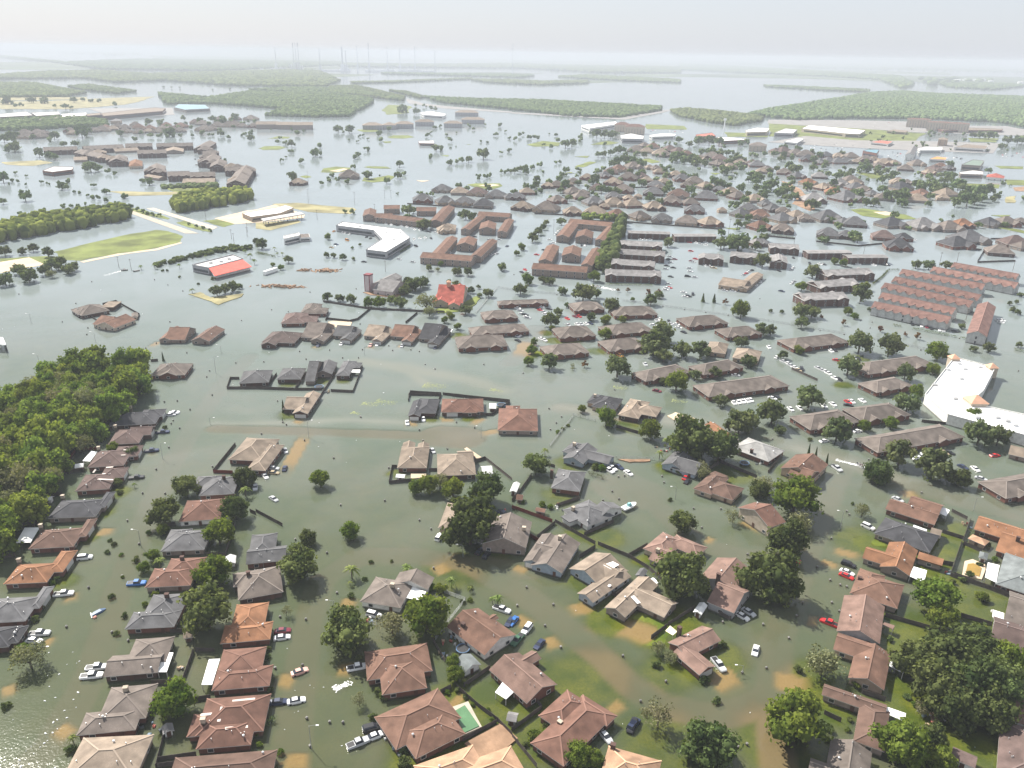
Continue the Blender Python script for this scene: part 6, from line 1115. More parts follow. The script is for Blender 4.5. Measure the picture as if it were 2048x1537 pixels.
for zn, x0, x1, y0, y1, n, s0, s1 in (('T3', 60, 2040, 470, 720, 60, 34, 70), ('T3', 900, 2040, 290, 470, 55, 30, 55), ('T4', 0, 900, 340, 760, 60, 34, 70), ('T4', 900, 1500, 420, 700, 30, 34, 70), ('T1', 0, 2040, 270, 400, 60, 22, 46), ('T3', 1750, 2040, 620, 1050, 14, 40, 70), ('T4', 700, 2040, 130, 330, 40, 18, 34)):
    for _ in range(n): tree('f', zn, r_.uniform(x0, x1), r_.uniform(y0, y1), r_.uniform(s0, s1))
flush_far()
WOODP = poly('P', (-30,805, 40,775, 110,730, 160,725, 205,720, 250,712, 278,722, 285,750, 262,790, 245,812, 205,835, 190,865, 150,895, 120,905, 108,950, 95,985, 70,1015, 35,1055, -30,1110), 6)
wx = [p[0] for p in WOODP]; wy = [p[1] for p in WOODP]; placed = []
for _ in range(9000):
    x, y = random.uniform(min(wx), max(wx)), random.uniform(min(wy), max(wy))
    if not inside(np.array([x]), np.array([y]), WOODP)[0]: continue
    r_ = random.uniform(3.6, 7.4)
    if any(math.hypot(x-a, y-b_) < (r_+c_)*.6 for a, b_, c_ in placed): continue
    placed.append((x, y, r_))
for x, y, r_ in placed:
    kd = random.choice('wwwwwwny'); cr_, tk = random.choice(TREES[kd]); o = empty('wood_tree', (x, y, r_*.75+random.uniform(.3, 3.2)), random.uniform(0, 6.28)); o.scale = (r_, r_, r_*random.uniform(1.05, 1.35)); link('crown', cr_, o); link('trunk', tk, o)
    o['category'] = 'tree'; o['group'] = 'trees of the flooded wood at the left'; THINGS.append([o, 'leafy tree whose crown merges into the dense flooded wood at the left edge', proj((x, y, 6)), 'share'])
for s in ('g 242 1110 10;b 215 1105 12;b 228 1090 12;b 220 1081 10;b 223 1195 14;b 234 1268 14;b 249 1232 14;b 272 1120 16;b 297 1067 12;b 12 1413 20;g 245 1155 8;b 730 1158 12;b 703 1192 15;b 742 1125 10;b 783 1123 8;b 940 1176 12;b 1408 1362 22;b 1433 1402 19;b 1313 1330 18;b 1447 1290 16;b 1597 1340 18;b 1600 1395 0;b 740 1355 18;b 755 1385 18;b 765 1395 18;g 520 1448 12;g 515 1470 14;g 518 1490 14;b 535 1300 14;b 535 1315 14;b 540 1380 16;b 745 1435 18;b 805 1500 26;b 810 1525 26;g 560 1505 16;b 718 1317 14;g 880 1180 26;g 862 1176 18;b 925 1205 12;g 940 1202 12;g 310 1190 16;g 290 1210 14;g 45 1300 26;b 70 1240 16;b 80 1215 16;b 112 1160 18;g 105 1168 14;b 240 985 14;b 330 855 10;b 1190 935 18;g 1205 938 18;b 1345 935 16;g 1330 930 14;b 1358 945 16;g 1045 1005 10;g 1085 1010 16;g 1100 1015 14;g 1115 865 10;g 1125 858 8;g 1136 852 8;b 1095 1455 20;g 1095 1470 24;b 975 1510 0;b 1940 1150 16;b 1925 1160 16;g 1965 1195 28;g 1990 1120 14;b 1975 1090 14;b 1960 1130 14;b 1905 1165 14;b 1716 1180 16;b 1730 1015 12;b 1705 1008 8;b 560 748 0;b 1780 1280 14;b 1765 1250 12;g 1830 1410 14;b 1815 1395 16;g 1855 1420 12;b 1700 1440 12;g 1695 1460 12;b 1660 1460 18;g 1655 1480 14;g 1065 1475 30;b 1050 1490 14;g 895 1385 12;b 915 1380 14;g 945 1410 10;g 975 1420 12;g 985 1440 12;b 930 1395 12;b 930 1370 10;b 575 1150 14;b 1620 880 10;b 1710 1340 0;b 1440 1295 12;b 1340 1000 10').split(';'):
    q = s.split()
    if float(q[3]): tree(q[0], 'P', float(q[1]), float(q[2]), float(q[3]))
# cypress spires
CYP = npmesh('cypress_leaves', *(lambda r: (np.concatenate([np.array([(math.cos(a)*.5*(1-z)**.6*(.8+.4*r.random()), math.sin(a)*.5*(1-z)**.6*(.8+.4*r.random()), z*6) for z in np.linspace(0, .999, 9) for a in np.linspace(0, 5.5, 8)])]), np.array([[i*8+k, i*8+(k+1) % 8, (i+1)*8+(k+1) % 8, (i+1)*8+k] for i in range(8) for k in range(8)])))(np.random.default_rng(4)), LEAF, [('tint', 'FACE', np.random.default_rng(1).uniform(0, .4, 64))])
for zn, x, y, s in (('M4', 308, 468, 1.0), ('M4', 362, 495, 1.0), ('M4', 448, 535, .9), ('M2', 212, 135, 1.1), ('M2', 205, 210, .4), ('N1', 1255, 1085, .9)):
    o = link('cypress_tree', CYP, None, zat(zn, x, y)); o.scale = (s*1.3, s*1.3, s); o['category'] = 'cypress'; o['group'] = 'thin cypresses'; THINGS.append([o, 'thin dark cypress', zp(zn, x, y-20), True])
# ================================================================ vehicles
def cars(zn, s, detail=True):
    for it in s.split(';'):
        q = it.split(); car(q[0], zn, *[float(v) for v in q[1:5]], detail)
cars('Z1', 'pw 490 190 30 -3;ps 305 495 30 -2;cw 260 550 30 2;ps 745 755 30 -3;pw 705 820 30 -3;pb 1050 110 30 -2')
cars('Z2', 'cm 205 473 30 -3;cw 200 525 30 -4;cp 335 787 30 -10;cn 175 1020 30 -3;cw 310 1010 30 -6;pw 780 755 30 -6;uk 890 1220 30 -8;cw 915 1280 30 -12;ps 785 1335 30 -12;uw 905 352 20 5;pw 1890 310 30 10;cn 1950 405 -10 14')
cars('Z3', 'cb 10 400 -20 24;uw 115 460 -16 20;pe 40 545 -18 20;cn 210 578 -14 16;ps 1590 735 20 24;cw 1770 362 24 14;cs 1820 330 26 16;cw 1873 625 -6 24;uk 925 1208 -10 22;un 935 1195 8 -10;cs 720 1285 10 12')
cars('Z4', 'pr 475 415 -30 -12;cr 605 55 28 12;cw 610 25 28 12;cr 200 -70 30 10')
cars('M4', 'uk 620 1300 28 10;uw 770 1010 26 12;cs 1000 800 20 10;cr 1745 462 26 -3;ps 530 560 26 18;cw 1595 565 22 16;cw 1140 480 26 -6;cw 1190 465 26 -8;cs 1215 455 26 6;cw 1270 455 26 12;ct 1355 440 26 14;ck 1395 440 24 8;cw 1365 610 22 8;cs 1640 640 20 6;cw 690 275 28 -4;cw 175 105 22 18;cw 245 97 22 18;cw 430 80 24 16;cw 500 68 26 16;cr 615 50 22 14;cw 645 47 24 16;cw 725 40 24 14;ck 620 75 24 4;cw 35 22 26 8;ck 75 18 22 10;cw 435 350 24 -4;cn 1500 550 20 10')
cars('M1', 'cs 1330 140 30 -3;cs 1310 150 30 -2;cw 1340 130 24 -2;pn 1250 283 30 -2;pn 1165 425 30 -3;pk 1050 632 30 -3;uw 650 1245 30 -3;cs 1960 705 0 20')
cars('M2', 'cs 135 560 26 2;ct 135 595 26 2;cn 220 560 8 -26;cs 135 795 22 14;cw 1162 210 4 24;cw 1285 182 4 24;cw 70 620 10 14;cs 225 425 6 16;uw 1408 1088 14 -20;ck 1770 1225 14 -18;ck 1720 1195 14 -14;pn 1900 910 16 10;cs 1357 425 8 14')
cars('M3', 'pw 745 575 24 14;pw 765 558 24 14;cn 825 550 24 16;cw 895 595 24 16;cr 1335 630 20 -24;ck 1350 660 22 -20')
cars('N2', 'cn 480 960 -12 12;cw 655 950 -8 12;cp 880 960 -8 14;cw 930 955 -8 14;cs 1120 965 -4 14;cn 1380 978 -10 10;cw 830 65 0 0;vo 700 155 24 8;cn 615 186 24 4;ct 580 210 24 4;ck 830 320 26 2;cs 1100 300 24 4;cs 1205 322 24 4;cw 685 100 18 -12;cw 720 108 18 -12;cs 665 96 18 -12;ck 880 140 18 -10;ck 850 130 18 -10;co 600 85 20 -8;uk 1230 200 20 8;cw 1215 145 20 8;cw 1260 140 20 8;cw 1300 135 20 8;ck 1345 140 14 10'.replace('cw 830 65 0 0;', ''), False)
cars('N2', 'cs 1000 30 18 8;cw 1040 36 18 8;ck 1080 40 18 8;cs 1120 46 18 8;cw 1160 52 18 8;cs 1200 60 18 8;cw 1220 72 18 8;cw 1260 75 18 8;ck 1330 90 18 4;cw 1380 95 18 2;cm 1405 80 14 6;cs 1810 265 20 -6;cs 1850 258 20 -6;cw 1490 250 6 -14;cn 1930 200 16 -6;ck 1680 128 16 0;cs 1790 150 16 2;cs 1870 150 16 2', False)
cars('N3', 'cw 45 675 22 4;cs 65 695 22 4;cw 75 720 22 4;ck 100 725 22 4;cs 120 750 22 4;cw 110 742 22 4;ck 205 680 22 6;cr 220 692 22 6;cs 245 705 22 6;cw 255 722 22 6;ck 285 682 22 4;cw 225 665 22 4;cr 425 755 14 8;cm 485 740 18 8;cr 515 738 18 8;ck 545 725 18 8;cs 430 805 20 8;cw 500 800 20 10;cs 530 798 20 10;cw 570 795 20 10;cn 605 792 20 10;cw 225 910 20 10;cw 250 920 20 10;cs 40 890 20 10;ck 45 925 20 8;cw 50 880 20 8;cs 1110 770 14 14;cw 1135 762 14 14;ck 1205 775 4 14;cw 1085 805 20 4;cs 1220 795 14 10;cw 1265 800 18 4;cw 1280 825 20 4;ck 1320 860 20 8;cs 1025 1105 12 14;uo 830 1040 18 8;cm 1115 1310 18 4;cs 1720 1190 22 2;cw 1705 1400 14 14;cw 1740 1395 14 14;cw 1775 1390 14 14;cw 1810 1385 14 14;cw 1835 1380 14 14', False)
cars('N3', 'cs 1365 370 20 2;cw 1370 395 20 2;uk 1350 432 20 2;cs 1405 438 20 2;cs 1180 375 20 2;ck 1240 365 20 2;cm 1380 315 18 4;cs 1390 322 18 4;cr 1410 297 18 4;pw 1520 358 22 4;pt 1550 368 22 4;ck 1220 434 16 4;cs 1200 490 18 2;cw 1190 520 18 2;cr 1210 518 18 4;cw 1180 535 18 2;cw 1320 555 18 2;uk 1390 570 0 12;uk 1355 585 18 2;cw 1330 587 18 2;cs 1635 540 20 4;cs 1700 545 20 4;cw 1490 350 12 4;cr 1375 237 18 2;cw 1415 175 18 4;cs 1445 182 18 4;cw 1490 170 18 4;cw 1490 190 18 4;cr 1365 170 18 4;cw 990 150 16 2;cw 1020 150 16 2;cw 1060 150 16 2;cr 190 265 18 2;cr 100 380 12 6;ck 75 400 16 6;cs 125 405 16 4;ck 245 230 16 4;cw 320 175 16 2;cs 300 185 16 2;cw 290 150 16 2;cs 340 110 16 -4;cw 350 95 16 -4;cw 365 80 16 -4;cs 490 195 0 12;ck 535 195 0 12;cw 560 195 0 12;cr 660 190 0 12;ck 440 185 10 6;cs 1215 280 18 2;ck 1205 300 18 2;cm 1250 300 18 2;cs 1220 325 18 2;ck 1190 350 18 2;cs 1780 420 18 -6;cr 1800 408 18 -6;cw 1820 395 18 -6;ck 1845 385 18 -6;cw 1880 500 12 -12;cw 1910 475 12 -12;cs 1930 462 12 -12;cw 1640 1400 10 10'.replace(';cw 1640 1400 10 10', ''), False)
cars('N4', 'cs 120 1085 18 8;cw 155 1100 18 8;cs 175 1115 18 8;cw 205 1130 18 8;uk 260 1145 4 12;ct 235 1150 14 8;cs 385 1135 16 8;cs 415 1150 16 8;cw 440 1160 16 8;cw 465 1175 16 8;cw 515 1212 16 8;ck 545 1220 16 8;cw 485 1003 16 10;ck 515 998 12 10;cr 530 1075 18 4;cw 600 1065 18 8;ck 690 1062 14 8;cs 660 1058 14 8;cw 65 1052 8 -10;cw 8 975 8 10;cn 105 545 18 4;cw 185 485 18 -6;cs 200 470 18 -6;cw 175 375 16 -8;cw 195 365 16 -8;cs 185 380 16 -8;ck 320 330 6 8;cw 400 338 16 4;ck 430 340 14 4;cw 695 338 18 2;cw 815 345 18 4;ck 885 345 14 2;ck 920 345 14 4;cw 1320 842 4 12;cw 1775 770 16 4;cw 1790 785 16 4;cw 1800 770 16 4;ck 1110 800 6 12;ck 1150 800 6 12;cw 1180 810 6 12;cm 1220 820 6 12;ck 1255 832 6 12;cs 1350 848 6 12;ck 1440 852 14 4;ck 195 290 8 10;cs 110 265 10 6;ck 85 390 14 6;cs 1130 150 14 4;cw 1090 145 14 4', False)
def lot(zn, x0, x1, y0, y1, n, ang):
    for _ in range(n): car(random.choice(('cw','cs','ck','cw','cg','cr','cn','uw')), zn, random.uniform(x0, x1), random.uniform(y0, y1), *ang, False)
for a in (('T4', 280, 700, 270, 320, 16, (12, 5)), ('T4', 1870, 2045, 335, 378, 12, (10, 8)), ('T4', 940, 1080, 330, 385, 10, (10, 4)), ('T3', 1080, 1390, 150, 185, 9, (12, 3)), ('T4', 250, 620, 170, 205, 8, (12, 2)), ('T4', 740, 1100, 95, 135, 9, (12, 2)), ('T4', 1420, 1560, 375, 395, 6, (12, 2)), ('T2', 860, 1420, 318, 330, 12, (12, 2)), ('T1', 1560, 1620, 540, 660, 12, (12, -4))): lot(*a)
# ================================================================ fences
for zn, xy in (('M2', (1023,680, 1045,560, 1085,560)), ('M2', (1023,682, 1200,665)), ('M2', (1330,585, 1392,585)), ('M2', (1680,520, 1760,495, 1967,660)), ('M2', (1172,50, 1175,0)), ('M2', (0,900, 205,1010)), ('M2', (1175,5, 1420,8)), ('M2', (1395,70, 1425,0)), ('M2', (1500,10, 1950,60)), ('M2', (1950,65, 1810,160, 1745,160)),
    ('M1', (1640,595, 1810,385)), ('M1', (770,210, 830,125, 985,115)), ('M1', (670,310, 770,265, 830,265)), ('M1', (470,605, 640,590)), ('M1', (370,780, 480,768)), ('M1', (150,1010, 330,990)), ('M1', (0,1260, 120,1240)), ('M1', (0,1150, 150,1010)),
    ('M1', (1280,1010, 1350,1000)), ('M1', (1580,1235, 1730,1240, 1810,1000)), ('M1', (1920,900, 1967,920)),
    ('N1', (1745,1300, 1967,1300)), ('N1', (1745,1300, 1770,1225, 1840,1225)), ('N1', (1030,1235, 1180,1225)), ('N1', (1160,1090, 1215,1085)), ('N1', (890,630, 1075,735)), ('N1', (790,655, 890,632)), ('N1', (965,760, 1060,762, 1075,735)), ('N1', (690,745, 760,790)),
    ('N2', (0,1300, 300,1310, 510,1310)), ('N2', (95,1280, 160,1190)), ('N2', (305,1300, 390,1180)), ('N2', (490,1370, 610,1185)), ('N2', (575,1320, 745,1328, 820,1130)), ('N2', (535,775, 545,765, 720,785, 780,770, 890,680)), ('N2', (1150,795, 1240,720)), ('N2', (515,632, 880,690)), ('N2', (880,690, 1220,705, 1450,715)), ('N2', (1170,1395, 1185,1330, 1425,1345)), ('N2', (1435,1345, 1950,1400)),
    ('Z1', (1165,890, 1400,885, 1490,640)), ('Z1', (1480,1020, 1620,1000)), ('Z1', (1200,1537, 1270,1260)), ('Z1', (1220,1480, 1510,1440)), ('Z1', (1310,495, 1440,490)), ('Z1', (1210,1530, 1460,1500)), ('Z1', (1500,640, 1650,640)),
    ('Z2', (1420,960, 1500,920)), ('Z2', (1590,1330, 1850,1190)), ('Z2', (1540,920, 1700,1060, 1860,1180, 1967,1290)), ('Z2', (1360,560, 1450,720)), ('Z2', (1600,910, 1800,770)),
    ('Z3', (0,1250, 230,1080, 190,1030)), ('Z3', (0,1300, 190,1530)), ('Z3', (1200,440, 1400,310)), ('Z3', (1070,540, 1190,450)), ('Z3', (1500,300, 1670,400, 1720,350)), ('Z3', (740,190, 800,215, 850,180)),
    ('M3', (555,1080, 780,980)), ('M3', (330,980, 640,1150)), ('M3', (660,1150, 900,1250, 1050,1340, 1150,1430)), ('M3', (890,1245, 1040,1160)), ('M3', (195,1100, 330,990)), ('M3', (520,1250, 640,1175)), ('M3', (0,820, 60,750, 150,625)), ('M3', (280,545, 330,560)), ('M3', (800,250, 990,305)), ('M3', (1600,520, 1880,640)), ('M3', (1690,405, 1740,370)), ('M3', (1480,600, 1590,530)), ('M3', (340,860, 520,800)),
    ('M4', (1410,900, 1530,960)), ('M4', (1340,1060, 1500,1110)), ('M4', (1500,1120, 1555,960)), ('M4', (1500,1150, 1640,1210)), ('M4', (1400,1390, 1490,1130)), ('M4', (0,600, 110,460)), ('M4', (1430,1390, 1540,1430, 1967,1600)), ('M4', (1280,1290, 1420,1310)), ('M4', (1180,210, 1470,240)),
    ('Z4', (900,370, 1250,470)), ('Z4', (1480,370, 1720,440)), ('Z4', (720,960, 900,1020)), ('Z4', (1400,60, 1860,210)), ('Z4', (430,1120, 560,1180)), ('Z4', (950,660, 1040,690)), ('N4', (180,1150, 380,1240)), ('N4', (1345,205, 1640,235)), ('N4', (1610,330, 1900,320)), ('N4', (1610,320, 1660,240)), ('N4', (370,170, 690,205)), ('N4', (690,205, 900,185)), ('N4', (0,130, 205,150)), ('N4', (1710,150, 1820,150)),
    ('T2', (1210,955, 1890,1000)), ('T3', (560,890, 900,900, 1680,960)), ('T3', (180,835, 560,850)), ('T3', (980,625, 1210,620)), ('T3', (400,690, 560,715)), ('T3', (1230,770, 1370,785)), ('T3', (1530,940, 1680,965))): fence(zn, xy)
for zn, xy in (('M1', (600,420, 745,425)), ('M1', (465,585, 580,440)), ('M3', (0,870, 310,980)), ('M3', (140,1090, 215,1135)), ('M1', (1640,600, 1790,605))): fence(zn, xy, REDF, 1.35, 'dark red board fence', 'red_fence')
for zn, xy in (('M3', (290,400, 470,170)), ('M3', (470,160, 640,205)), ('M3', (800,490, 1090,500)), ('Z2', (1450,190, 1610,250, 1490,400)), ('N3', (1120,660, 1967,780)), ('N4', (0,780, 590,880)), ('N4', (800,915, 1240,1005)), ('N3', (0,545, 360,575)), ('N3', (850,625, 1120,655)), ('N2', (1690,720, 1850,530)), ('N2', (1860,525, 1967,540)), ('Z2', (1380,550, 1490,400)), ('Z2', (860,420, 930,440))): wire_fence(zn, xy)
# hedges
def hedge(zn, xy, w_=1.6, h=1.5, lb='clipped green hedge'):
    P = [zat(zn, xy[i], xy[i+1]) for i in range(0, len(xy), 2)]; r = np.random.default_rng(len(THINGS)); pos = []
    for a, e in zip(P[:-1], P[1:]):
        n = max(3, int((e-a).length*40)); t_ = r.random(n); pos.append(np.array(a)[None]*(1-t_[:, None])+np.array(e)[None]*t_[:, None])
    pos = np.concatenate(pos); n = len(pos); pos += np.stack([r.normal(0, w_*.28, n), r.normal(0, w_*.28, n), r.random(n)**.6*h], 1); o3 = np.array(P[0]); e = r.normal(size=(n, 3)); g_ = r.normal(size=(n, 3)); s = .32
    v = np.stack([pos+e*s*.4, pos+g_*s*.4, pos-e*s*.3-g_*s*.3], 1).reshape(-1, 3)-o3; o = link('hedge', npmesh('hedge', v, np.arange(3*n).reshape(-1, 3), LEAF, [('tint', 'FACE', r.random(n))]), None, P[0]); o['category'] = 'hedge'; o['group'] = 'hedges'; THINGS.append([o, lb, proj((P[0]+P[-1])/2), True])
for zn, xy in (('M3', (1145,550, 1285,610)), ('M3', (590,615, 715,650)), ('Z2', (30,1240, 155,1160)), ('N4', (1200,860, 1460,910)), ('N4', (1480,915, 1690,950)), ('N4', (805,500, 880,440, 920,395)), ('N4', (920,390, 1005,390)), ('N4', (960,815, 1020,825)), ('N3', (720,500, 1080,510)), ('N2', (1110,255, 1190,200)), ('N2', (10,255, 150,290)), ('N2', (0,262, 0,263, 60,270))[0:2], ('N4', (1110,845, 1185,855)), ('N4', (1890,1000, 1967,1020)), ('N3', (1890,40, 1967,60)), ('M4', (1550,1060, 1700,1110)), ('T4', (0,1000, 215,1030))): hedge(zn, xy)
# ================================================================ lights, poles, mailboxes, sheds
for a in (('Z2', 605, 360, 560, 245), ('Z2', 425, 1385, 445, 1205), ('Z2', 60, 0, 60, -60), ('Z1', 340, 720, 350, 600), ('M2', 405, 325, 400, 195), ('M2', 1590, 1245, 1565, 1150), ('M2', 1730, 325, 1725, 240), ('M3', 1255, 800, 1245, 705), ('M4', 555, 1030, 530, 890), ('M4', 1580, 885, 1620, 785), ('M1', 1085, 1165, 1010, 1035), ('M1', 1250, 490, 1260, 370), ('N1', 320, 1185, 280, 1030), ('N1', 240, 790, 220, 720), ('N2', 835, 1040, 835, 970), ('N1', 735, 940, 715, 860), ('N1', 1660, 1180, 1650, 1050), ('M1', 1615, 225, 1612, 175), ('Z3', 1770, 810, 1765, 790), ('N1', 1700, 1020, 1690, 960)): street_light(*a)
for a in (('N1', 915, 370, 9), ('N1', 1010, 390, 9), ('N1', 1800, 190, 10), ('N1', 1780, 150, 9), ('N1', 1900, 130, 9), ('T2', 420, 950, 16), ('T2', 790, 960, 14), ('T2', 1030, 910, 10), ('T2', 1080, 910, 10), ('T2', 420, 810, 18), ('N4', 1310, 380, 14), ('N4', 1450, 330, 9), ('N4', 1880, 390, 8), ('N4', 735, 260, 8), ('N4', 200, 190, 9), ('N3', 320, 110, 14), ('N2', 995, 400, 9), ('N2', 1000, 640, 8), ('T1', 1650, 1090, 10), ('T1', 850, 1010, 12), ('N4', 1520, 770, 8), ('N3', 1660, 130, 8), ('T3', 435, 90, 14), ('T3', 1740, 945, 9), ('T2', 490, 1080, 10), ('T2', 950, 1030, 10), ('T1', 1980, 1180, 9)): utility_pole(*a)
landmark(1449, 258, 'white mast')
p = zat('T3', 1697, 155); o = empty('mast', p); b = MB(); b.tube([(0,0,-1),(0,0,24)], [1.6,1.0], 8); b.build('pole', WHITE, o); b = MB(); b.box(-3, 3, -.6, .6, 19, 24); b.build('sign_board', WHITE, o); o['category'] = 'sign'; THINGS.append([o, 'tall white roadside sign mast beyond the red roofed hotel', zp('T3', 1697, 120), False])
for zn, s in (('Z1', '680 148;510 448;860 490;1400 770;985 555'), ('Z2', '622 187;185 372;383 390;668 1183;357 742;390 1150;147 765;565 1180;415 1365'), ('Z3', '112 145;318 278;254 440;852 672;988 1020;1183 868;40 285;375 605;1930 430;1955 765;1620 412;1805 1350;1770 800;1735 1370'), ('Z4', '268 262;490 262;478 90;160 535;220 365;548 328;605 140'),
              ('M1', '1262 52;1362 45;1460 112;1380 255;1297 402;1200 572;1632 550;1095 755;978 965;1068 1145;1268 757;940 1392;840 1205;1330 195;1315 220;680 1480;1630 0'), ('M2', '803 167;233 228;372 347;1540 210;1680 250;1255 268;1283 350;1470 415;990 812;1256 962;1345 1030;545 1213;597 485;302 1110;650 845;42 298;1365 1330;205 210;1020 560'), ('M3', '285 105;380 167;340 215;295 265;818 628;770 740;822 800;700 810;1395 872;1605 875;1458 1020;1153 625;1168 672;1810 1225;865 620'), ('M4', '488 1102;605 893;625 920;378 1322;1180 750;775 497;555 1460;35 340'),
              ('N1', '583 642;478 783;667 880;705 475;145 570;1120 985;1435 1020;1610 1158;1588 1205;880 1425;1262 1398;1362 1390;1460 1457;1305 783;1855 772;675 830;1290 500;1405 547;1187 460;1200 945;1812 1097'), ('N2', '248 705;565 1000;335 1010;60 1090;385 1070;665 1060;787 1060;818 997;1020 967;1050 1003;1190 998;800 800;165 1390;805 1515;1375 1145;1300 1110;415 555;770 530;1255 1010;1750 1110;120 690'), ('N3', '85 1178;380 1510;788 1305;285 1450;15 420;345 575;1160 665;1325 690;1490 710;1660 735;1905 605'), ('N4', '400 850;585 880;1175 1000;715 770;800 785;785 830;1925 1160;1470 910')):
    for it in s.split(';'): mailbox(zn, *[float(v) for v in it.split()])
for ln_ in '''mint green roofed white shed|gg white 2.0|Z2 g 1610 800 1740 735 1640 660
white barn shed with a plum roof|pr white 2.0|Z4 G 1400 1455 1590 1537 1612 1450
small white shed|wh white 1.9|Z3 g 1400 330 1445 365 1495 290
grey dome roofed shed|g grey 1.8|Z3 g 950 55 1000 70 1040 15
small grey shed|gy2 grey 1.8|Z2 G 1930 1150 1990 1200 2010 1130
grey white shed|gy2 white 1.8|Z1 g 1268 1265 1325 1260 1310 1200
white shed|wh white 1.8|M1 g 1725 1300 1810 1300 1815 1240
red shed with a white roof|wh brick 1.8|M1 G 575 560 640 560 650 528
white rounded shed|wh white 1.8|M1 G 310 815 400 810 412 780
white flat shed|wh white 1.8|M2 G 1075 635 1145 640 1150 612
big white flat shed|wh white 2.1|M2 G 1740 610 1822 605 1805 545
brown shed with a white roof|wh dbrick 1.8|M2 G 1790 105 1845 108 1850 68
white shed at the fence corner|wh white 1.8|M3 g -15 735 30 760 60 690
small rust shed|rb tan 1.5|M3 G 30 800 80 815 90 775
rust hut by the red fence|rb gtan 1.6|M3 G 180 890 255 905 262 880
tan shed with open doors|tn beige 1.9|M4 G 1240 1075 1320 1105 1338 1045
tan orange pavilion|pe tan 2.0|M4 H 1548 1110 1680 1165 1690 1120
mint gazebo|gg white 1.8|M4 H 1622 1255 1680 1265 1690 1215
brown shed by the rear fence|tn gtan 1.7|Z1 G 1410 530 1480 540 1485 490
low tan shelter|tn gtan 2.2|M4 G 1850 440 1985 505 2000 440
small hut by the street lamp|tg beige 1.8|N1 H 1010 745 1060 755 1060 720
flat pergola shelter|tn dbrick 2.4|N1 F 790 660 850 690 915 645'''.splitlines(): shed(ln_)
# trampolines
def tramp(zn, x, y, r=2.0):
    p = zat(zn, x, y, .8); p.z = 0; o = empty('trampoline', p); b = MB(); n = 20
    b.add([(math.cos(i*6.2832/n)*r*.86, math.sin(i*6.2832/n)*r*.86, .8) for i in range(n)], [tuple(range(n))]); b.build('mat', DARKM, o)
    b = MB(); b.tube([(math.cos(i*6.2832/n)*r*.93, math.sin(i*6.2832/n)*r*.93, .8) for i in range(n+1)], .16, 5, cap=False); b.build('rim', mat('tramp_blue', (.12,.2,.32), .6, .05), o)
    for i in range(6): a = i*1.047; b = MB(); b.tube([(math.cos(a)*r, math.sin(a)*r, -.5), (math.cos(a)*r, math.sin(a)*r, 2.0)], .035, 5); b.build('pole', POLEM, o)
    o['category'] = 'trampoline'; THINGS.append([o, 'round dark trampoline', zp(zn, x, y), True])
tramp('Z2', 1590, 615); tramp('M3', 1787, 522); tramp('N2', 485, 1280, 2.3); tramp('M2', 1885, 75, 2.3)
# cream shade sail
P = [zat('Z3', x, y, z) for x, y, z in ((1178,480,2.4),(1215,440,3.0),(1270,485,2.4),(1235,515,2.8))]; c0 = sum(P, Vector())/4; o = empty('shade_sail', (c0.x, c0.y, 0)); b = MB(); q = [p-Vector((c0.x, c0.y, 0)) for p in P]; m_ = sum(q, Vector())/4-Vector((0,0,.3))
b.add(q+[m_]+[v-Vector((0,0,.05)) for v in q+[m_]], [(0,1,4),(1,2,4),(2,3,4),(3,0,4),(6,5,9),(7,6,9),(8,7,9),(5,8,9)]); b.build('sail', mat('cream_cloth', (.75,.66,.45), .9, .05), o)
for v in q: b = MB(); b.tube([(v.x, v.y, -.5), (v.x, v.y, v.z)], .05, 5); b.build('post', POLEM, o)
o['category'] = 'shade sail'; THINGS.append([o, 'cream shade sail on posts left of the mauve gable house', zp('Z3', 1225, 480), False])
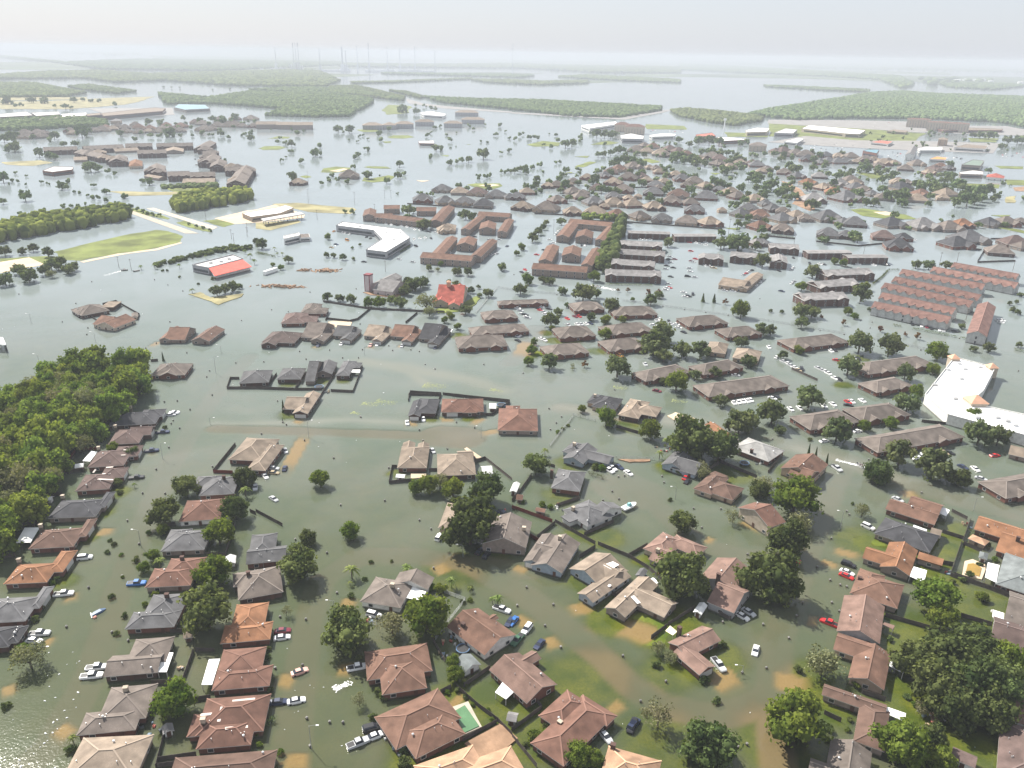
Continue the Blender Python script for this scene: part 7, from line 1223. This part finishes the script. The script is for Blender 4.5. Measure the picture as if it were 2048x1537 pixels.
# ================================================================ boats and people
SKIN = mat('skin', (.36,.2,.14), .6, .05, rand=0); HULL = mat('boat_hull', (.72,.72,.72), .35, .04, rand=.02)
def hull(L_, w_, h): return loft([(-L_/2,w_*.9,-.15,h,1.05),(-L_*.2,w_,-.2,h,1.08),(L_*.15,w_*.95,-.2,h*1.05,1.1),(L_*.38,w_*.6,-.1,h*1.15,1.2),(L_/2,w_*.06,.1,h*1.3,1.5)])
def person(p, rz, shirt, lb):
    """a seated figure grown as one skin from its joints"""
    J = [((0,0,.42),.15),((0,0,.65),.16),((0,0,.88),.17),((0,0,1.0),.07),((.01,0,1.14),.105),((.01,0,1.26),.085),((.18,.1,.42),.1),((.42,.13,.44),.08),((.44,.13,.2),.06),((.44,.13,.03),.05),((.54,.13,0),.04),((.18,-.1,.42),.1),((.42,-.13,.44),.08),((.44,-.13,.2),.06),((.44,-.13,.03),.05),((.54,-.13,0),.04),((0,.2,.93),.07),((.05,.27,.7),.055),((.26,.2,.6),.045),((.34,.18,.6),.035),((0,-.2,.93),.07),((.05,-.27,.7),.055),((.26,-.2,.6),.045),((.34,-.18,.6),.035)]
    E = [(0,1),(1,2),(2,3),(3,4),(4,5),(0,6),(6,7),(7,8),(8,9),(9,10),(0,11),(11,12),(12,13),(13,14),(14,15),(2,16),(16,17),(17,18),(18,19),(2,20),(20,21),(21,22),(22,23)]
    me = bpy.data.meshes.new('person'); me.from_pydata([j[0] for j in J], E, []); o = link('person', me, None, p, rz); sk = o.modifiers.new('skin', 'SKIN'); me.skin_vertices[0].data[0].use_root = True
    for i, j in enumerate(J): me.skin_vertices[0].data[i].radius = (j[1], j[1])
    o.modifiers.new('sub', 'SUBSURF').levels = 1; me.materials.append(SKIN)
    b = MB(); b.tube([(0,0,.5),(0,0,.7),(0,0,.9),(0,0,.98)], [.19,.2,.22,.12], 8); b.build('shirt', shirt, o); b = MB(); b.tube([(0,0,1.17),(0,0,1.25),(0,0,1.3)], [.125,.115,.05], 8); b.build('hair', DARKM, o)
    o['category'] = 'person'; THINGS.append([o, lb, proj(p), False])
SH1 = mat('shirt_white', (.7,.7,.72), .8, .03); SH2 = mat('shirt_dark', (.05,.05,.07), .8, .03); SH3 = mat('shirt_orange', (.6,.2,.04), .8, .03)
def boat(zn, x, y, dx, dy, lb, people, L_=4.6, w_=.85, mt=None, motor=True, trailer=0.0):
    px, py = zp(zn, x, y); p = at(px, py, .2); q = at(px+dx, py+dy, .2)-p; rz = math.atan2(q.y, q.x); p.z = .1+trailer; o = empty('motorboat', p, rz); b = MB(); b.add(*hull(L_, w_, .5)); b.build('hull', mt or HULL, o)
    b = MB(); b.box(-L_*.45, L_*.22, -w_*.75, w_*.75, .505, .53); b.build('deck', DARKM if motor else mat('deck_paint', (.5,.6,.6), .5, .05), o)
    for s in (-L_*.22, L_*.02): b = MB(); b.box(s-.15, s+.15, -w_*.7, w_*.7, .53, .75); b.build('seat', PVC, o)
    if motor: b = MB(); b.box(-L_/2-.35, -L_/2, -.18, .18, .1, .95); b.build('outboard_motor', DARKM, o)
    else: b = MB(); b.add(*loft([(-.8,.5,.53,1.6,.8),(.5,.5,.53,1.6,.7),(.9,.4,.53,.9,.9)])); b.build('windscreen', mat('teal_canvas', (.25,.5,.5), .6, .05), o)
    o['category'] = 'boat'; THINGS.append([o, lb, (px, py), False]); landmark(px, py, ' '.join(lb.split()[:3]))
    for k, (fx, sh_, l2) in enumerate(people): person(p+Vector((math.cos(rz)*fx*L_, math.sin(rz)*fx*L_, .33)), rz, sh_, l2)
boat('M4', 718, 553, 20, 12, 'small grey motorboat moving past the round tree near the apartments', [(-.22, SH1, 'person in a white shirt seated at the back of the small motorboat'), (.02, SH2, 'person in dark clothes seated ahead in the small motorboat')], mt=PVC)
boat('N1', 958, 388, 14, -1, 'dark motorboat trailing a wake at the left', [(-.22, SH2, 'dark clothed person at the back of the dark motorboat'), (.02, SH3, 'person seated ahead in the dark motorboat')], mt=DARKM)
boat('N1', 1050, 393, 14, -2, 'dark empty boat beside the lone palm', [], mt=DARKM)
boat('N3', 640, 512, -20, -3, 'long white motorboat with foam behind it near the trees', [(-.22, SH2, 'dark clothed person steering the long white motorboat')], 7.5, 1.2)
boat('M3', 900, 868, 20, -9, 'white cabin boat on a trailer beside the grey house', [], 7.0, 1.25, None, False, .6)
FOAM = mat('foam', (.85,.86,.86), .9, .03, rand=0)
def foam(zn, a, e, w0, w1, lb, n=260):
    P, Q = zat(zn, *a), zat(zn, *e); d_ = Q-P; nx = Vector((-d_.y, d_.x, 0)).normalized(); b = MB()
    for i in range(n):
        t_ = random.random()**1.3; w_ = w0+(w1-w0)*t_; c = P+d_*t_+nx*random.gauss(0, w_*.4); s = random.uniform(.07, .24)*(1-.4*t_); a0 = random.uniform(0, 3); m_ = 6; st_ = random.uniform(1, 2.2)
        ux = d_.normalized(); b.add([c+ux*math.cos(a0+k*6.283/m_)*s*st_+nx*math.sin(a0+k*6.283/m_)*s+Vector((0,0,.02+.0003*i%.02)) for k in range(m_)], [tuple(range(m_))])
    o = b.build('foam', FOAM); o['kind'] = 'stuff'; o['label'] = lb; o['category'] = 'foam'
foam('M4', (695,545), (520,500), .6, 1.6, 'white wake of the small motorboat', 220); foam('N1', (935,392), (800,430), .8, 3, 'white wake of the dark motorboat', 200); foam('N3', (690,520), (800,540), 2.5, 4.5, 'white foam behind the long white motorboat', 420)
foam('Z2', (600,930), (740,870), 1.2, 1.4, 'white foam patch by the street', 110); 
FW = FOAM; FOAM = mat('green_scum', (.26,.29,.12), .9, .1, rand=0)
for zn, x, y, n, r_ in (('N2', 1380, 1275, 260, 9), ('N2', 1000, 1400, 200, 8), ('N2', 770, 1485, 70, 3), ('N2', 1850, 1310, 90, 5), ('M2', 880, 70, 120, 6), ('M3', 1290, 50, 90, 6), ('N3', 830, 1290, 120, 5), ('M2', 1230, 740, 120, 3)): foam(zn, (x-r_*10, y-6), (x+r_*10, y+10), r_*.5, r_*.5, 'floating green scum', n)
FOAM = FW
# floating litter
def litter(zn, pts, s0=.25, s1=.6, mt=FOAM, lb='floating white litter'):
    for x, y in (pts if zn == 'Z1' else pts[::2]):
        p = zat(zn, x, y, .02); b = MB(); s = random.uniform(s0, s1)*.42; a0 = random.uniform(0, 6.28); k = random.uniform(.7, 1.3); b.tube([(-s*k*math.cos(a0),-s*k*math.sin(a0),.0),(0,0,.06),(s*k*math.cos(a0),s*k*math.sin(a0),.0)], [s*.5,s*.7,s*.4], 6); o = b.build('floating_litter', mt, None, p); o['category'] = 'litter'; o['group'] = 'white litter floating on the water'; THINGS.append([o, lb, zp(zn, x, y), True])
litter('Z1', [(590,730),(515,740),(610,715),(655,770),(600,955),(425,995),(565,1010),(495,1095),(515,1150),(585,1070),(410,1185),(440,1235),(405,1265),(350,1270),(440,1165),(270,1350),(310,1375),(365,1325),(340,1345),(200,1405),(240,1370),(260,1425),(150,1475),(145,1505),(160,1525),(375,650),(560,645),(455,815),(345,1020),(100,1165),(380,910),(365,825)], .2, .75)
litter('Z2', [(415,900),(460,905),(445,920),(505,890),(520,915),(370,930),(300,940),(320,1060),(295,1110),(285,1145),(220,1240),(210,1305),(660,1365),(150,1210),(240,617),(345,770),(325,1100),(310,1095)], .15, .4)
litter('M2', [(170,45),(50,195),(485,215),(1050,95),(770,350),(865,362),(1105,360),(20,560),(695,520),(760,545),(905,85),(890,90),(980,75),(690,190),(480,400),(1310,1285),(1890,1210)], .15, .5); litter('M3', [(480,268),(268,335),(745,315),(1440,1160),(1330,1170),(1770,1165),(1650,1150)], .2, .5); litter('N2', [(980,1330),(1010,1325),(960,1110),(1300,1110),(1370,1145),(430,495),(100,1020),(220,1005),(1640,1020),(1090,930),(790,715),(545,1330)], .3, .8); litter('N1', [(20,840),(435,880),(110,820),(1600,1300),(1790,1270),(440,545),(775,540),(1090,630),(1095,725)], .3, .7); litter('Z4', [(550,120),(60,435),(355,375),(940,385),(1370,1405),(1690,1478),(1590,1375),(1525,1310)], .12, .3); litter('Z3', [(850,1195),(840,1140),(490,325),(1800,1105),(1830,1110),(1540,1095)], .15, .4)
# yard jumble
JUN = [mat('junk_%d' % i, c, .8, .1) for i, c in enumerate(((.6,.6,.58),(.08,.09,.1),(.35,.1,.08),(.2,.26,.32),(.4,.3,.2)))]
def jumble(zn, x, y, n, rad, lb):
    p = zat(zn, x, y)
    for i in range(n):
        a, r_ = random.uniform(0, 6.28), rad*random.random()**.5; q = p+Vector((math.cos(a)*r_, math.sin(a)*r_, 0)); b = MB(); w_, d_, h = random.uniform(.4, 1.3), random.uniform(.4, .9), random.uniform(.4, .9); b.box(-w_/2, w_/2, -d_/2, d_/2, -.4, h*.6); b.box(-w_/2, -w_/2+.12, -d_/2, d_/2, h*.6, h); b.box(-w_*.3, w_*.4, -d_*.3, d_*.3, h*.6+.004, h*.75); o = b.build('yard_item', random.choice(JUN), None, q, random.uniform(0, 3)); c = proj(q); o['category'] = 'yard item'; o['group'] = 'garden furniture and boxes in the yards'; THINGS.append([o, lb, c, True])
for a in (('Z2', 1450, 630, 9, 4.0), ('Z2', 1515, 555, 5, 2.5), ('Z2', 1060, 1370, 7, 3.5), ('Z4', 1310, 1090, 10, 4.5), ('Z4', 1250, 1160, 6, 3.5), ('M3', 345, 870, 6, 3), ('M3', 1870, 525, 4, 2.5), ('M4', 1500, 1010, 4, 3), ('Z4', 1680, 540, 7, 4), ('Z4', 1750, 350, 4, 2), ('M3', 1150, 410, 6, 3), ('Z1', 1180, 1225, 5, 3.0), ('M2', 1900, 890, 5, 3), ('Z3', 1080, 60, 5, 3), ('N2', 560, 1320, 6, 3), ('Z1', 1395, 785, 3, 1.5), ('M4', 1380, 1350, 5, 3), ('Z2', 880, 390, 4, 2), ('M3', 1220, 430, 4, 2.5), ('N3', 440, 800, 3, 2)): jumble(*a, 'garden clutter item')
p = zat('Z1', 755, 340); o = empty('floating_wreckage', p, .9); b = MB(); b.add(*loft([(-2.2,.5,-.1,.25,.8),(-1,.9,-.1,.5,.7),(.8,.9,-.1,.55,.7),(2.2,.4,-.1,.2,.8)])); b.build('blue_shell', mat('wreck_blue', (.07,.11,.18), .4, .1), o); b = MB(); b.bar((-2.4,-1.2,.15),(-1.6,1.3,.2),.25,.2); b.build('white_pole', WHITE, o); b = MB(); b.tube([(-2.2,-1.7,.1),(-1.3,-1.6,.2)], .4, 8); b.build('pink_cushion', mat('cushion_pink', (.5,.25,.2), .8, .05), o)
o['category'] = 'wreckage'; THINGS.append([o, 'dark blue floating wreckage with a white pole and pink cushion', zp('Z1', 755, 340), False])
# heaps of debris near the church
for zn, x, y, n, sx, sy, lb in (('N2', 540, 395, 60, 12, 5, 'brown heap of broken lumber standing in the water'), ('N2', 370, 390, 22, 9, 3, 'low scatter of lumber left of the brown heap'), ('N2', 170, 515, 70, 24, 3.5, 'long low reddish debris bar left of the church')):
    p = zat(zn, x, y); b = MB()
    for i in range(n): x_, y_ = random.gauss(0, sx*.4), random.gauss(0, sy*.4); z = max(0, 1.6-abs(x_)/sx*2)*random.uniform(.3, 1); a = random.uniform(0, 3.1); l_ = random.uniform(.8, 2.6); b.bar((x_-math.cos(a)*l_, y_-math.sin(a)*l_, z-.3), (x_+math.cos(a)*l_, y_+math.sin(a)*l_, z+random.uniform(-.2, .4)), random.uniform(.3, .9))
    o = b.build('debris_heap', DIRT, None, p); o['kind'] = 'stuff'; o['label'] = lb; o['category'] = 'debris'
p = zat('N2', 112, 410); q = zat('N2', 165, 392)-p; o = empty('trailer_box', p, math.atan2(q.y, q.x)); b = MB(); b.box(-7, 7, -1.3, 1.3, .2, 2.9); b.build('box_body', WHITE, o); b = MB(); b.box(-6.8, -4, -1.2, 1.2, -.8, .2); b.build('bogie', TYRE, o); o['category'] = 'trailer'; THINGS.append([o, 'white semi trailer standing alone in the flood', zp('N2', 112, 405), False])
# ================================================================ houses far away
def fars(zn, s):
    for it in s.split(';'):
        q = it.split()
        if len(q) < 4: continue
        px, py = zp(zn, float(q[1]), float(q[2])); far_house(px, py, float(q[3])/ZONES[zn][2], q[0], random.choice(('dbrick', 'gtan', 'tan', 'brick')))
fars('T2', 'g 1335 915 150;g 1515 930 140;g 1665 935 140;dg 1820 955 150;g 1490 835 130;tn 1630 855 130;pr 1770 860 140;g 1920 880 140;g 2030 895 90;tn 340 780 110;tg 745 725 150;tn 1520 1155 130')
fars('T3', '''tn 85 775 150;tg 360 720 125;tg 275 785 180;tn 485 815 140;tn 660 815 160;rb 840 835 140;tg 1020 850 140;g 1200 870 145;tg 1400 890 160;tn 1580 900 160;
g 655 735 150;tn 815 745 150;tn 965 755 150;tn 1135 775 150;tg 1275 730 150;tg 1430 740 120;g 1460 800 150;g 1550 695 170;g 1130 660 150;br 1330 680 160;tn 1750 660 140;tn 1940 715 140;tg 1800 690 120;g 1660 635 90;
g 1150 600 120;tn 810 580 130;tg 890 640 150;g 810 690 120;tn 935 705 90;tg 930 540 140;pr 1030 530 100;tn 1220 575 100;tg 1460 570 130;tn 1550 610 120;g 1360 550 130;tn 1310 520 110;tn 1180 495 90;tg 970 450 120;rb 855 475 120;pr 790 495 110;g 740 525 100;tg 1150 465 80;tn 1100 460 70;tn 600 540 100;tg 490 570 90;tn 285 605 90;tg 355 600 110;tn 440 590 90;tn 120 655 110;g 40 695 120;tg 490 655 130;tg 570 665 90;pr 680 620 100;tg 550 690 120;
tn 1190 350 130;pr 1260 320 120;rb 1130 295 100;tg 990 320 120;tn 1080 330 100;tg 1060 285 80;pr 1330 330 100;tg 1600 375 130;g 1560 370 90;pr 1660 390 110;tn 1740 455 100;tg 1650 430 110;tn 1820 420 100;g 1960 440 120;pr 1920 425 90;tn 2000 490 90;tg 2040 470 80;rb 1400 350 80;tn 1500 390 90;tg 1220 360 90;
g 1830 830 130;rb 1980 840 150;g 1890 790 140;rb 1980 930 150;g 2030 750 100;g 2000 1060 100;gy2 1960 1060 110;tn 1080 560 90;tn 1010 690 60;tn 1680 800 60;tg 1180 620 80;tn 740 770 80;tg 1390 600 80''')
fars('T4', '''g 110 870 160;tn 225 840 130;tg 300 865 110;g 40 790 120;tg 120 810 110;g 470 860 200;g 690 905 170;g 600 895 110;dg 980 910 180;gy2 1230 925 210;tg 1440 940 180;org 1550 915 150;dg 1760 905 150;tg 1900 900 160;tg 2020 890 90;
g 480 990 160;tg 115 955 160;g 620 1000 120;pr 920 1010 160;dg 1040 1085 190;dg 1080 1020 120;dg 1500 1070 200;g 1600 1030 230;pr 1970 1060 190;tg 1850 1130 180;tg 2030 1090 130;
gy2 570 590 130;tg 660 570 150;gy2 410 530 110;g 230 530 110;tg 130 500 110;org 320 580 110;tn 440 620 120;org 520 655 120;g 620 705 220;gy2 360 715 170;g 700 620 130;tg 770 640 110;tn 690 590 110;g 830 670 90;dg 1060 620 150;tg 930 700 130;tn 1190 715 150;rb 1220 670 130;tn 1420 670 150;tn 1400 700 90;tn 1040 575 110;tg 1110 580 80;tg 1100 470 110;tn 1290 500 90;pr 1330 470 100;rb 1380 450 90;tg 1190 430 110;g 1440 465 80;tn 920 425 120;tg 960 415 100;tn 1010 425 80;g 620 410 100;g 560 415 110;g 480 410 110;tg 780 400 120;tg 660 370 100;g 460 365 100;dg 320 395 120;tg 300 360 130;tg 220 345 110;pr 120 330 120;pr 60 330 80;tn 560 370 90;tn 840 395 80;g 420 420 90;tg 880 445 80;tg 150 360 80;tn 700 415 70''')
fars('T1', '''tg 200 385 100;tg 300 380 90;tg 350 385 80;tg 210 415 110;tg 320 410 110;tn 580 385 80;tg 560 365 80;tg 820 360 110;rb 850 345 90;tg 760 365 80;tn 900 350 80;rb 1110 340 90;rb 1200 350 90;tg 1000 370 90;tg 1110 375 80;tg 1270 370 80;tn 1190 370 70;tg 1440 365 90;rb 1450 330 90;tg 1640 355 120;tg 1740 325 100;tg 1830 325 110;tg 1880 320 110;tg 1940 330 80;tg 1620 310 90;pr 1560 300 80;tg 1760 280 90;tg 1880 270 90;tg 2010 270 90;tg 2030 330 80;tg 1370 345 70;tg 1000 340 80;tg 940 330 70;rb 1330 320 70;tg 1080 320 80;tg 1300 345 70;tg 1700 350 80''')
# ================================================================ labels: say which one
ORD = 'leftmost|second from left|third from left|fourth from left|fifth from left|sixth from left|seventh from left|eighth from left|ninth from left|tenth from left|eleventh from left|twelfth from left|thirteenth from left|fourteenth from left|fifteenth from left|sixteenth from left|seventeenth from left|eighteenth from left|nineteenth from left|twentieth from left'.split('|')
for x, y, s in ((1590,380,'long dirt levee'),(1765,428,'oval golf green'),(960,372,'golf green with bunker'),(725,345,'crescent golf island'),(670,340,'left golf island'),(350,440,'flooded highway'),(120,460,'left tree belt'),(240,490,'long grass bank'),(430,405,'clump above the highway'),(60,325,'mud flat'),(100,235,'far store row'),(710,240,'canal bridge'),(760,215,'river mouth'),(1215,500,'tall tree hedge'),(1075,455,'tree lined median'),(930,322,'chain of six trees'),(1030,340,'curving row of trees'),(1935,385,'grove at far right'),(1980,360,'white far pond'),(535,288,'golf island with trees'),(1100,288,'golf island with grove'),(1350,285,'flooded cul de sac'),(1490,315,'grove of dark trees'),(1700,320,'curved row of houses'),(1240,320,'wedge of houses'),(1450,375,'row of tan houses'),(1900,440,'last houses at right'),(640,540,'heap of lumber'),(560,573,'long debris bar'),(1400,560,'flooded car park'),(330,290,'pond in the horseshoe'),(440,235,'belt of far houses'),(580,262,'leaning trees'),(1730,250,'green field'),(1960,300,'full car park')): landmark(x, y, s)
LM = [q for q in LM if len(q[2].split()) <= 5]
LMA = np.array([(a, b_) for a, b_, s in LM])
def relabel():
    out = []
    for o, lb, (x, y), auto in THINGS:
        if auto is not True: out.append(lb); continue
        d_ = np.hypot((LMA[:, 0]-x), (LMA[:, 1]-y)*1.25); i = np.argmin(d_); dx, dy = x-LMA[i, 0], y-LMA[i, 1]
        rel = ('behind' if dy < 0 else 'in front of') if abs(dy)*1.25 > abs(dx) else ('left of' if dx < 0 else 'right of')
        out.append('%s %s the %s' % (lb, rel, LM[i][2]))
    return out
labs = relabel()
groups = {}
for i, l in enumerate(labs): groups.setdefault(l, []).append(i)
for l, idx in groups.items():
    if len(idx) == 1 or THINGS[idx[0]][3] == 'share': continue
    idx.sort(key=lambda i: THINGS[i][2][0]); n = len(idx)
    nm = ['the left one', 'the right one'] if n == 2 else [ORD[min(j, 19)] for j in range(n-1)]+['rightmost']
    for j, i in enumerate(idx): labs[i] = l+', '+nm[j]
for (o, lb, xy, auto), l in zip(THINGS, labs):
    o['label'] = ' '.join(l.split()[:16])
for ob in list(COL.objects):
    if ob.type == 'EMPTY' and not ob.children: bpy.data.objects.remove(ob)
print('objects', len(COL.objects), 'things', len(THINGS), 'max words', max(len(l.split()) for l in labs) if labs else 0)
